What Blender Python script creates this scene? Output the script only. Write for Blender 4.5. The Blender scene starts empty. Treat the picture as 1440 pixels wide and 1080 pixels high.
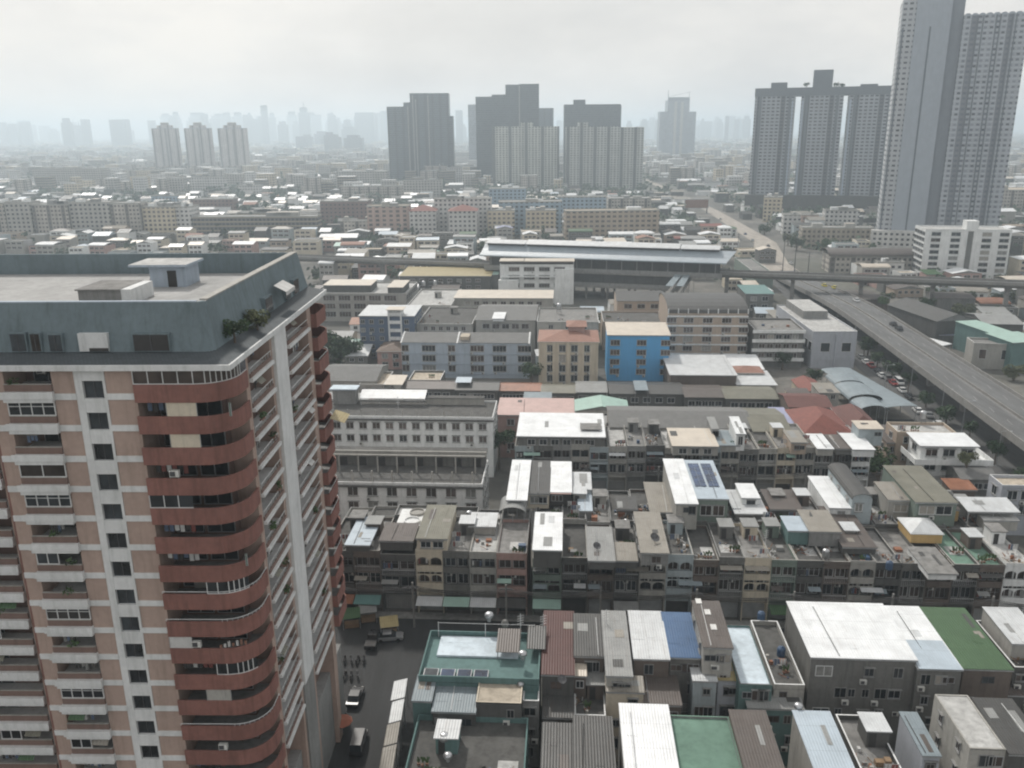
import bpy, math, random
from mathutils import Vector, Matrix, Euler
random.seed(7)
R_ = math.radians
SC = bpy.context.scene
COL = SC.collection

# ------------------------------------------------------------------ camera
CAMZ = 80.0
PITCH = 16.6
ROLL = -0.009
FPX = 1200.0
cam_rot = Euler((R_(90 - PITCH), 0, 0)).to_matrix() @ Matrix.Rotation(ROLL, 3, 'Z')
cam_inv = cam_rot.transposed()
CAM = Vector((0, 0, CAMZ))
cd = bpy.data.cameras.new('camera')
cam = bpy.data.objects.new('camera', cd)
COL.objects.link(cam)
cam.location = CAM
cam.rotation_euler = cam_rot.to_euler()
cd.sensor_width = 36.0
cd.lens = 36.0 * FPX / 1440.0
cd.clip_start = 1.0
cd.clip_end = 60000
SC.camera = cam

# survey helpers: a sight line of the photograph cut with a level plane
def ray(px, py):
    return cam_rot @ Vector(((px - 720) / FPX, -(py - 540) / FPX, -1.0))
def hit(px, py, z=0.0):
    d = ray(px, py)
    return CAM + d * ((z - CAMZ) / d.z)
def proj(p):
    q = cam_inv @ (Vector(p) - CAM)
    return (720 + FPX * q.x / -q.z, 540 - FPX * q.y / -q.z)
def axes(a):
    a = R_(a)
    return Vector((math.cos(a), -math.sin(a), 0)), Vector((math.sin(a), math.cos(a), 0))
def solve(f, lo, hi):
    flo = f(lo)
    for _ in range(50):
        m = (lo + hi) / 2
        if (f(m) > 0) == (flo > 0): lo = m
        else: hi = m
    return (lo + hi) / 2
GA = 3.65     # the lanes run 3.65 degrees off the line of sight
def span(P, xr, a):
    U, V = axes(a)
    return solve(lambda s: proj(P + U * s)[0] - xr, 0.05, 900)
def deep(P, yb, a):
    U, V = axes(a)
    return solve(lambda s: proj(P + V * s)[1] - yb, 0.05, 900)
def height_at(P, px, py):
    d = ray(px, py)
    t = (P.y - CAM.y) / d.y
    return (CAM + d * t).z

# ------------------------------------------------------------------ materials
MATS = {}
def nt(name):
    m = bpy.data.materials.new(name); m.use_nodes = True
    t = m.node_tree; t.nodes.clear()
    return m, t
class NB:
    def __init__(s, t): s.t = t
    def n(s, typ, **k):
        x = s.t.nodes.new(typ)
        for a, b in k.items():
            if a.startswith('i_'):
                key = a[2:]
                key = int(key) if key.isdigit() else key
                x.inputs[key].default_value = b
            else: setattr(x, a, b)
        return x
    def l(s, a, b): s.t.links.new(a, b)
    def math(s, op, a, b=None, c=None):
        x = s.n('ShaderNodeMath', operation=op)
        for i, v in enumerate((a, b, c)):
            if v is None: continue
            if isinstance(v, (int, float)): x.inputs[i].default_value = v
            else: s.l(v, x.inputs[i])
        return x.outputs[0]
    def mix(s, fac, a, b, typ='MIX'):
        x = s.n('ShaderNodeMix', data_type='RGBA', blend_type=typ)
        for sock, v in ((x.inputs[0], fac), (x.inputs[6], a), (x.inputs[7], b)):
            if isinstance(v, (int, float)): sock.default_value = v
            elif isinstance(v, tuple): sock.default_value = (*v[:3], 1)
            else: s.l(v, sock)
        return x.outputs[2]
    def noise(s, vec, scale, detail=3, rough=.6):
        x = s.n('ShaderNodeTexNoise'); x.inputs['Scale'].default_value = scale
        x.inputs['Detail'].default_value = detail; x.inputs['Roughness'].default_value = rough
        s.l(vec, x.inputs['Vector']); return x.outputs['Fac']
    def ramp(s, v, lo, hi, a, b):
        x = s.n('ShaderNodeMapRange')
        for i, q in enumerate((lo, hi, a, b)): x.inputs[i + 1].default_value = q
        s.l(v, x.inputs[0]); return x.outputs[0]
    def out(s, col, rough=.8, metal=0.0, bump=None, bstr=.3, spec=.5):
        p = s.n('ShaderNodeBsdfPrincipled')
        if isinstance(col, tuple): p.inputs['Base Color'].default_value = (*col[:3], 1)
        else: s.l(col, p.inputs['Base Color'])
        if isinstance(rough, (int, float)): p.inputs['Roughness'].default_value = rough
        else: s.l(rough, p.inputs['Roughness'])
        p.inputs['Metallic'].default_value = metal
        p.inputs['Specular IOR Level'].default_value = spec
        if bump is not None:
            b = s.n('ShaderNodeBump'); b.inputs['Strength'].default_value = bstr
            b.inputs['Distance'].default_value = .1
            s.l(bump, b.inputs['Height']); s.l(b.outputs[0], p.inputs['Normal'])
        o = s.n('ShaderNodeOutputMaterial'); s.l(p.outputs[0], o.inputs[0])
def wpos(b): return b.n('ShaderNodeNewGeometry').outputs['Position']
def opos(b): return b.n('ShaderNodeTexCoord').outputs['Object']
def scaled(b, v, s):
    x = b.n('ShaderNodeVectorMath', operation='MULTIPLY'); b.l(v, x.inputs[0])
    x.inputs[1].default_value = s; return x.outputs[0]

def m_wall(name, c, wear=.5, rough=.85):
    """painted or rendered wall: patchy paint, rain streaks, mould"""
    m, t = nt(name); b = NB(t); w = wpos(b)
    n1 = b.noise(w, .25, 4); n2 = b.noise(scaled(b, w, (1.6, 1.6, .16)), 1.0, 4, .7); n3 = b.noise(w, 2.2, 3)
    f1 = b.ramp(n1, .3, .7, 1 - .28 * wear, 1 + .10 * wear)
    f2 = b.ramp(n2, .48, .75, 0, .75 * wear)
    f3 = b.ramp(n3, .3, .7, 1 - .12 * wear, 1.06)
    k = b.math('MULTIPLY', f1, f3)
    v = b.n('ShaderNodeVectorMath', operation='SCALE'); v.inputs[0].default_value = c
    b.l(k, v.inputs['Scale'])
    g = tuple(.35 * q for q in c); g = (g[0] * .9, g[1], g[2] * .9)
    b.out(b.mix(f2, v.outputs[0], g), rough, spec=.3)
    return m
def m_slab(name, c, wear=.8):
    """open concrete roof or pavement: blotches of mould and dry dust"""
    m, t = nt(name); b = NB(t); w = wpos(b)
    n1 = b.noise(w, .16, 6, .7); n2 = b.noise(w, .9, 5, .7); n3 = b.noise(w, 5, 2)
    f = b.ramp(n1, .38, .62, 0, 1); f2 = b.ramp(n2, .42, .68, 0, .8 * wear)
    dark = tuple(q * .42 for q in c); lite = tuple(min(.8, q * 1.25) for q in c)
    col = b.mix(f, c, lite)
    col = b.mix(f2, col, dark)
    b.out(col, .9, bump=n3, bstr=.15, spec=.3)
    return m
def m_sheet(name, c, rust=.25, rough=.42, pitch=.35, metal=0.0):
    """ribbed metal or fibre cement roofing sheet"""
    m, t = nt(name); b = NB(t); o = opos(b); w = wpos(b)
    sx = b.n('ShaderNodeSeparateXYZ'); b.l(o, sx.inputs[0])
    rib = b.math('PINGPONG', sx.outputs[0], pitch / 2)
    ribn = b.math('MULTIPLY', rib, 2 / pitch)
    lap = b.math('FRACT', b.math('DIVIDE', sx.outputs[1], 4.1))
    lapm = b.ramp(lap, 0, .035, .72, 1)
    n1 = b.noise(w, .35, 5, .7); n2 = b.noise(scaled(b, o, (2.6, .25, 1)), 1.0, 4, .7)
    f = b.ramp(n1, .32, .66, .9 - .35 * rust, 1.07)
    k = b.math('MULTIPLY', b.math('MULTIPLY', f, lapm), b.ramp(ribn, 0, .35, .86, 1))
    v = b.n('ShaderNodeVectorMath', operation='SCALE'); v.inputs[0].default_value = c
    b.l(k, v.inputs['Scale'])
    rc = (c[0] * .5 + .03, c[1] * .45 + .02, c[2] * .42 + .015)
    b.out(b.mix(b.ramp(n2, .52, .78, 0, rust * 1.6), v.outputs[0], rc), rough, metal, bump=ribn, bstr=.35, spec=.5 if max(c) > .4 else .18)
    return m
def m_tile(name, c):
    m, t = nt(name); b = NB(t); o = opos(b); w = wpos(b)
    br = b.n('ShaderNodeTexBrick'); br.inputs['Scale'].default_value = 1.0
    br.inputs['Brick Width'].default_value = .34; br.inputs['Row Height'].default_value = .3
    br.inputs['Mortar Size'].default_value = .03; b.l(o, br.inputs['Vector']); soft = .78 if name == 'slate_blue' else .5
    br.inputs['Color1'].default_value = (*c, 1); br.inputs['Color2'].default_value = (*(q * .75 for q in c), 1)
    br.inputs['Mortar'].default_value = (*(q * soft for q in c), 1)
    n1 = b.noise(w, .4, 5, .7)
    b.out(b.mix(b.ramp(n1, .4, .75, 0, .55), br.outputs[0], tuple(q * (.7 if soft > .6 else .45) for q in c)), .8)
    return m
def m_glass(name, c, rough=.12):
    m, t = nt(name); b = NB(t)
    oi = b.n('ShaderNodeObjectInfo'); w = wpos(b)
    wn = b.noise(w, .55, 2)
    f = b.ramp(oi.outputs['Random'], 0, 1, .5, 1.7)
    k = b.math('MULTIPLY', f, b.ramp(wn, .35, .65, .6, 1.4))
    v = b.n('ShaderNodeVectorMath', operation='SCALE'); v.inputs[0].default_value = c
    b.l(k, v.inputs['Scale'])
    b.out(v.outputs[0], rough)
    return m
def m_plain(name, c, rough=.7, metal=0.0):
    m, t = nt(name); b = NB(t); w = wpos(b)
    n1 = b.noise(w, 1.1, 3)
    v = b.n('ShaderNodeVectorMath', operation='SCALE'); v.inputs[0].default_value = c
    b.l(b.ramp(n1, .3, .7, .82, 1.12), v.inputs['Scale'])
    b.out(v.outputs[0], rough, metal)
    return m
def m_leaf(name, c):
    m, t = nt(name); b = NB(t); w = wpos(b)
    n1 = b.noise(w, .6, 3); n2 = b.noise(w, 4, 2)
    k = b.math('MULTIPLY', b.ramp(n1, .3, .7, .55, 1.5), b.ramp(n2, .3, .7, .7, 1.3))
    v = b.n('ShaderNodeVectorMath', operation='SCALE'); v.inputs[0].default_value = c
    b.l(k, v.inputs['Scale'])
    b.out(v.outputs[0], .7, spec=.2)
    return m
def m_grid(name, wall, glass, pu, fh, fu, fz, band=None, bw=.0, vert=None, wear=.4, every=0):
    """far facade: storeys and window bays; every nth bay may be a dark slot"""
    m, t = nt(name); b = NB(t); o = opos(b); w = wpos(b)
    sx = b.n('ShaderNodeSeparateXYZ'); b.l(o, sx.inputs[0])
    g = b.n('ShaderNodeTexCoord').outputs['Normal']
    sn = b.n('ShaderNodeSeparateXYZ'); b.l(g, sn.inputs[0])
    isx = b.math('GREATER_THAN', b.math('ABSOLUTE', sn.outputs[0]), .7)
    top = b.math('GREATER_THAN', b.math('ABSOLUTE', sn.outputs[2]), .5)
    u = b.math('ADD', b.math('MULTIPLY', sx.outputs[1], isx),
               b.math('MULTIPLY', sx.outputs[0], b.math('SUBTRACT', 1, isx)))
    uu = b.math('DIVIDE', u, pu); zz = b.math('DIVIDE', sx.outputs[2], fh)
    fu_ = b.math('FRACT', uu); fz_ = b.math('FRACT', zz)
    mu = b.math('LESS_THAN', b.math('ABSOLUTE', b.math('SUBTRACT', fu_, .5)), fu / 2)
    mz = b.math('LESS_THAN', b.math('ABSOLUTE', b.math('SUBTRACT', fz_, .55)), fz / 2)
    win = b.math('MULTIPLY', b.math('MULTIPLY', mu, mz), b.math('SUBTRACT', 1, top))
    cell = b.n('ShaderNodeCombineXYZ')
    b.l(b.math('FLOOR', uu), cell.inputs[0]); b.l(b.math('FLOOR', zz), cell.inputs[1]); b.l(isx, cell.inputs[2])
    wn = b.n('ShaderNodeTexWhiteNoise', noise_dimensions='3D'); b.l(cell.outputs[0], wn.inputs['Vector'])
    n1 = b.noise(w, .08, 4); n2 = b.noise(scaled(b, w, (.5, .5, .05)), 1.0, 3)
    v = b.n('ShaderNodeVectorMath', operation='SCALE'); v.inputs[0].default_value = wall
    b.l(b.math('MULTIPLY', b.ramp(n1, .3, .7, 1 - .3 * wear, 1.05), b.ramp(n2, .4, .7, 1.03, 1 - .45 * wear)), v.inputs['Scale'])
    col = v.outputs[0]
    if band:
        mb = b.math('MULTIPLY', b.math('LESS_THAN', fz_, bw), b.math('SUBTRACT', 1, top))
        col = b.mix(mb, col, band)
    gv = b.n('ShaderNodeVectorMath', operation='SCALE'); gv.inputs[0].default_value = glass
    b.l(b.ramp(wn.outputs['Value'], 0, 1, .45, 2.0), gv.inputs['Scale'])
    col = b.mix(win, col, gv.outputs[0])
    if every:
        sl = b.math('FRACT', b.math('DIVIDE', b.math('FLOOR', uu), every))
        ms = b.math('MULTIPLY', b.math('LESS_THAN', sl, .5 / every), b.math('SUBTRACT', 1, top))
        col = b.mix(b.math('MULTIPLY', ms, .8), col, glass)
    b.out(col, b.ramp(win, 0, 1, .85, .25), spec=.4)
    return m

PAL = {}
def reg(kind, name, *a, **k): PAL[name] = (kind, a, k)
def M(name):
    if name not in MATS:
        kind, a, k = PAL[name]
        MATS[name] = kind(name, *a, **k)
    return MATS[name]
W = m_wall
for nm, c, wr in (('white_paint', (.73, .74, .735), .5), ('tower_white', (.66, .67, .67), .45), ('peach_paint', (.40, .30, .255), .45), ('brown_paint', (.19, .13, .11), .4),
        ('red_brick', (.245, .118, .098), .75), ('cream_paint', (.58, .52, .42), .55), ('grey_blue_paint', (.40, .46, .53), .4),
        ('navy_paint', (.10, .135, .20), .3), ('blue_paint', (.10, .35, .64), .25), ('beige_paint', (.42, .34, .275), .4),
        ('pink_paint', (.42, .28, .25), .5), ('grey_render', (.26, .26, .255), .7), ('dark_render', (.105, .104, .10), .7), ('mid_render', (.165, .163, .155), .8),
        ('green_paint', (.19, .235, .205), .6), ('teal_paint', (.12, .20, .195), .5), ('yellow_paint', (.52, .36, .16), .5),
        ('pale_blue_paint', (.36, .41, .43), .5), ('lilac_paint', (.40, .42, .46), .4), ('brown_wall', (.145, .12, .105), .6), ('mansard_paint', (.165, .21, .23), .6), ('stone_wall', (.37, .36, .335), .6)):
    reg(W, nm, c, wr)
for nm, c in (('roof_concrete', (.20, .197, .19)), ('roof_dark', (.095, .094, .09)), ('roof_light', (.40, .40, .39)), ('roof_beige', (.42, .37, .30)), ('roof_teal', (.11, .18, .175)), ('roof_green', (.13, .215, .17)),
        ('roof_blue_white', (.50, .57, .62)), ('tower_roof', (.31, .31, .305)), ('bridge_concrete', (.215, .21, .20)), ('pavement', (.22, .22, .21))):
    reg(m_slab, nm, c, .45 if nm in ('roof_blue_white', 'tower_roof', 'roof_teal', 'roof_green', 'bridge_concrete') else .8)
for nm, c, ru in (('white_sheet', (.76, .78, .79), .2), ('cream_sheet', (.56, .50, .42), .2), ('grey_sheet', (.28, .285, .28), .3), ('dark_sheet', (.08, .08, .078), .25), ('light_sheet', (.55, .57, .58), .3),
        ('red_sheet', (.085, .038, .034), .2), ('blue_sheet', (.075, .135, .245), .2), ('sky_sheet', (.40, .47, .53), .1), ('green_sheet', (.07, .125, .065), .15), ('rust_sheet', (.30, .14, .085), .8),
        ('brown_sheet', (.115, .10, .092), .3), ('olive_sheet', (.185, .18, .145), .3), ('pink_sheet', (.47, .32, .29), .15), ('lilac_sheet', (.30, .32, .46), .1), ('beige_sheet', (.28, .262, .23), .3),
        ('teal_sheet', (.13, .24, .23), .1), ('mint_sheet', (.33, .48, .42), .15), ('steel_blue_sheet', (.24, .285, .31), .2), ('yellow_sheet', (.36, .30, .16), .3), ('station_sheet', (.33, .38, .42), .1)):
    reg(m_sheet, nm, c, ru, *((.35,) if 'white' in nm else ()))
for nm, c in (('red_tile', (.26, .09, .07)), ('orange_tile', (.37, .20, .15)), ('grey_tile', (.20, .20, .195)), ('maroon_tile', (.16, .065, .055)), ('brown_tile', (.20, .15, .12)), ('slate_blue', (.15, .19, .215)), ('slate_shadow', (.075, .09, .10))):
    reg(m_tile, nm, c)
reg(m_glass, 'dark_glass', (.022, .026, .030)); reg(m_glass, 'brown_glass', (.055, .043, .038)); reg(m_glass, 'blue_glass', (.03, .05, .075)); reg(m_glass, 'solar_cell', (.022, .04, .085), .2)
for nm, c, r, me in (('frame_white', (.62, .63, .63), .6, 0), ('frame_dark', (.06, .06, .065), .5, 0), ('frame_alu', (.35, .36, .37), .4, .3), ('steel', (.45, .46, .47), .35, .8), ('shade_dark', (.045, .043, .042), .9, 0), ('interior', (.10, .095, .09), .9, 0),
        ('ac_white', (.60, .60, .57), .5, 0), ('plastic_blue', (.04, .08, .15), .5, 0), ('plastic_green', (.05, .22, .16), .5, 0), ('cloth_white', (.5, .5, .49), .9, 0), ('cloth_red', (.20, .07, .06), .9, 0), ('cloth_blue', (.09, .12, .18), .9, 0),
        ('cloth_orange', (.30, .11, .07), .9, 0), ('cloth_green', (.09, .15, .11), .9, 0), ('car_white', (.72, .73, .73), .25, 0), ('car_silver', (.40, .41, .42), .3, .5), ('car_black', (.03, .03, .032), .25, 0), ('car_red', (.25, .03, .03), .3, 0), ('car_taxi', (.62, .52, .04), .35, 0),
        ('car_blue', (.05, .09, .2), .3, 0), ('curtain', (.30, .28, .25), .9, 0), ('rubber', (.025, .025, .025), .9, 0), ('lamp', (.7, .7, .65), .3, 0), ('trunk', (.11, .085, .065), .9, 0), ('line_white', (.27, .27, .265), .8, 0), ('clay', (.22, .12, .085), .9, 0), ('wood', (.22, .15, .09), .9, 0), ('skylight', (.62, .62, .60), .4, 0)):
    reg(m_plain, nm, c, r, me)
for nm, c in (('leaf_dark', (.045, .075, .036)), ('leaf_mid', (.065, .105, .045)), ('leaf_olive', (.09, .10, .05)), ('leaf_far', (.05, .072, .045))):
    reg(m_leaf, nm, c)
def m_asphalt(name, c=(.06, .06, .06)):
    m, t = nt(name); b = NB(t); w = wpos(b)
    n1 = b.noise(scaled(b, w, (1, .12, 1)), .5, 5, .7); n2 = b.noise(w, 3, 3)
    v = b.n('ShaderNodeVectorMath', operation='SCALE'); v.inputs[0].default_value = c
    b.l(b.math('MULTIPLY', b.ramp(n1, .3, .7, .68, 1.35), b.ramp(n2, .3, .7, .85, 1.15)), v.inputs['Scale'])
    b.out(v.outputs[0], .85, bump=n2, bstr=.1)
    return m
reg(m_asphalt, 'asphalt', (.026, .027, .028)); reg(m_asphalt, 'old_asphalt', (.105, .107, .108)); reg(m_asphalt, 'dark_asphalt', (.075, .076, .076)); reg(m_asphalt, 'road_concrete', (.30, .27, .235))
def m_ground(name):
    m, t = nt(name); b = NB(t); w = wpos(b)
    n1 = b.noise(w, .012, 6, .7); n2 = b.noise(w, .0022, 4, .6); n3 = b.noise(w, .25, 4, .7)
    col = b.mix(b.ramp(n1, .42, .6, 0, 1), (.10, .098, .09), (.20, .19, .175))
    col = b.mix(b.ramp(n2, .5, .62, 0, .75), col, (.06, .075, .045))
    col = b.mix(b.ramp(n3, .45, .7, 0, .5), col, (.07, .07, .065))
    b.out(col, .95, spec=.2)
    return m
reg(m_ground, 'city_ground')

# ------------------------------------------------------------------ mesh builder
class MB:
    def __init__(s): s.v = []; s.f = []; s.m = []; s.mats = []
    def mi(s, m):
        if m not in s.mats: s.mats.append(m)
        return s.mats.index(m)
    def face(s, pts, m):
        i = len(s.v); s.v += [tuple(p) for p in pts]; s.f.append(tuple(range(i, i + len(pts)))); s.m.append(s.mi(m))
    def box(s, x0, y0, z0, x1, y1, z1, m, top=None):
        i = len(s.v); k = s.mi(m)
        s.v += [(x0, y0, z0), (x1, y0, z0), (x1, y1, z0), (x0, y1, z0), (x0, y0, z1), (x1, y0, z1), (x1, y1, z1), (x0, y1, z1)]
        for q in ((3, 2, 1, 0), (4, 5, 6, 7), (0, 1, 5, 4), (1, 2, 6, 5), (2, 3, 7, 6), (3, 0, 4, 7)):
            s.f.append(tuple(i + a for a in q)); s.m.append(k)
        if top: s.m[-5] = s.mi(top)
        return s
    def prism(s, poly, z0, z1, m, top=None):
        """poly in xy, counter-clockwise"""
        n = len(poly); i = len(s.v); k = s.mi(m)
        s.v += [(x, y, z0) for x, y in poly] + [(x, y, z1) for x, y in poly]
        s.f.append(tuple(i + a for a in range(n - 1, -1, -1))); s.m.append(k)
        s.f.append(tuple(i + n + a for a in range(n))); s.m.append(s.mi(top) if top else k)
        for a in range(n):
            c = (a + 1) % n
            s.f.append((i + a, i + c, i + n + c, i + n + a)); s.m.append(k)
        return s
    def extr(s, prof, p0, ax, up, ln, m):
        """profile (a, b) in plane (ax x up), pushed along ln"""
        n = len(prof); i = len(s.v); k = s.mi(m)
        p0, ax, up, ln = Vector(p0), Vector(ax), Vector(up), Vector(ln)
        A = [p0 + ax * a + up * b for a, b in prof]
        s.v += [tuple(p) for p in A] + [tuple(p + ln) for p in A]
        s.f.append(tuple(i + a for a in range(n))); s.m.append(k)
        s.f.append(tuple(i + n + a for a in range(n - 1, -1, -1))); s.m.append(k)
        for a in range(n):
            c = (a + 1) % n
            s.f.append((i + c, i + a, i + n + a, i + n + c)); s.m.append(k)
        return s
    def cone(s, cx, cy, z0, z1, r0, r1, n, m, cap=True):
        i = len(s.v); k = s.mi(m)
        for z, r in ((z0, r0), (z1, r1)):
            s.v += [(cx + r * math.cos(2 * math.pi * a / n), cy + r * math.sin(2 * math.pi * a / n), z) for a in range(n)]
        for a in range(n):
            c = (a + 1) % n
            s.f.append((i + a, i + c, i + n + c, i + n + a)); s.m.append(k)
        if cap:
            s.f.append(tuple(i + n + a for a in range(n))); s.m.append(k)
            s.f.append(tuple(i + a for a in range(n - 1, -1, -1))); s.m.append(k)
        return s
    def lathe(s, cx, cy, prof, n, m):
        i = len(s.v); k = s.mi(m)
        for r, z in prof:
            s.v += [(cx + r * math.cos(2 * math.pi * a / n), cy + r * math.sin(2 * math.pi * a / n), z) for a in range(n)]
        for j in range(len(prof) - 1):
            for a in range(n):
                c = (a + 1) % n
                s.f.append((i + j * n + a, i + j * n + c, i + (j + 1) * n + c, i + (j + 1) * n + a)); s.m.append(k)
        return s
    def bar(s, a, b, r, m, n=5):
        a, b = Vector(a), Vector(b); d = (b - a).normalized()
        x = d.orthogonal().normalized(); y = d.cross(x); i = len(s.v); k = s.mi(m)
        for p in (a, b):
            s.v += [tuple(p + x * r * math.cos(2 * math.pi * q / n) + y * r * math.sin(2 * math.pi * q / n)) for q in range(n)]
        for q in range(n):
            c = (q + 1) % n
            s.f.append((i + q, i + c, i + n + c, i + n + q)); s.m.append(k)
        s.f.append(tuple(i + n + q for q in range(n))); s.m.append(k)
        s.f.append(tuple(i + q for q in range(n - 1, -1, -1))); s.m.append(k)
        return s
    def mesh(s, name, smooth=False):
        me = bpy.data.meshes.new(name); me.from_pydata(s.v, [], s.f)
        for q in s.mats: me.materials.append(M(q))
        me.polygons.foreach_set('material_index', s.m)
        if smooth: me.polygons.foreach_set('use_smooth', [True] * len(s.f))
        me.update(); return me
    def build(s, name, parent=None, loc=(0, 0, 0), rz=0, smooth=False, **props):
        return put(name, s.mesh(name, smooth), parent, loc, rz, **props)
def put(name, mesh, parent=None, loc=(0, 0, 0), rz=0, **props):
    o = bpy.data.objects.new(name, mesh); COL.objects.link(o)
    o.location = loc; o.rotation_euler = (0, 0, rz); o.parent = parent
    for k, v in props.items():
        if v is not None: o[k] = v
    return o
def thing(name, label, cat, loc=(0, 0, 0), rz=0, group=None):
    return put(name, None, None, loc, rz, label=label, category=cat, group=group)
def copy_tree(o, parent=None):
    c = o.copy(); COL.objects.link(c); c.parent = parent
    for ch in o.children: copy_tree(ch, c)
    return c
OCC = []       # footprints (x0, x1, y0, y1)
def occupy(P, w, d, a):
    U, V = axes(a)
    c = [P, P + U * w, P + V * d, P + U * w + V * d]
    OCC.append((min(q.x for q in c), max(q.x for q in c), min(q.y for q in c), max(q.y for q in c)))
def free(x0, x1, y0, y1, m=.5):
    return all(x1 + m < a or x0 - m > b or y1 + m < c or y0 - m > d for a, b, c, d in OCC)
HAZE_D = 3.1e-4; HAZE_C = (.79, .91, 1.0, 1); SUN_E = 2.7; SKY_S = .10; EXPO = 0.11
CLOUD_LO = (6.6, 6.6, 6.7); CLOUD_HI = (8.8, 8.45, 8.0)
# ------------------------------------------------------------------ building kit
WIN = {}
def window_mesh(w, h, frame='frame_white', glass='dark_glass', sill=True, ac=False, div=2):
    key = (round(w, 2), round(h, 2), frame, glass, sill, div)
    if key not in WIN:
        b = MB(); f = .09
        b.box(-w / 2 - f, -.07, -h / 2 - f, -w / 2, .0, h / 2 + f, frame); b.box(w / 2, -.07, -h / 2 - f, w / 2 + f, .0, h / 2 + f, frame)
        b.box(-w / 2, -.07, h / 2, w / 2, 0, h / 2 + f, frame); b.box(-w / 2, -.07, -h / 2 - f, w / 2, 0, -h / 2, frame)
        n = div
        for i in range(1, n):
            x = -w / 2 + w * i / n
            b.box(x - .035, -.055, -h / 2, x + .035, -.0, h / 2, frame)
        b.box(-w / 2, -.03, -h / 2, w / 2, -.0, h / 2, glass)
        if sill:
            b.box(-w / 2 - .2, -.32, h / 2 + f + .05, w / 2 + .2, 0, h / 2 + f + .16, 'grey_render')
            b.box(-w / 2 - .15, -.18, -h / 2 - f - .12, w / 2 + .15, 0, -h / 2 - f - .02, 'grey_render')
        WIN[key] = me = b.mesh('window')
        i = b.mats.index(glass); q = [k for k, m in enumerate(b.m) if m == i]; fr, pn = MB(), MB()
        for k, f_ in enumerate(b.f): (pn if b.m[k] == i else fr).face([b.v[j] for j in f_], b.mats[b.m[k]])
        PAIR[me.name] = (fr.mesh('window'), pn.mesh('pane'))
    return WIN[key]
PAIR = {}
def put_window(me, t, loc, rz=0):
    if t.location.y > 235 or me.name not in PAIR: return put('window', me, t, loc, rz)
    o = put('window', PAIR[me.name][0], t, loc, rz); put('pane', PAIR[me.name][1], o); return o
def ac_mesh():
    if 'ac' not in WIN:
        b = MB(); b.box(-.42, -.42, -.3, .42, -.06, .3, 'ac_white'); b.box(-.36, -.45, -.22, .12, -.421, .22, 'frame_dark')
        b.box(-.4, -.40, -.42, -.34, 0, -.31, 'steel'); b.box(.34, -.40, -.42, .4, 0, -.31, 'steel')
        WIN['ac'] = b.mesh('air_conditioner')
    return WIN['ac']

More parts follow.
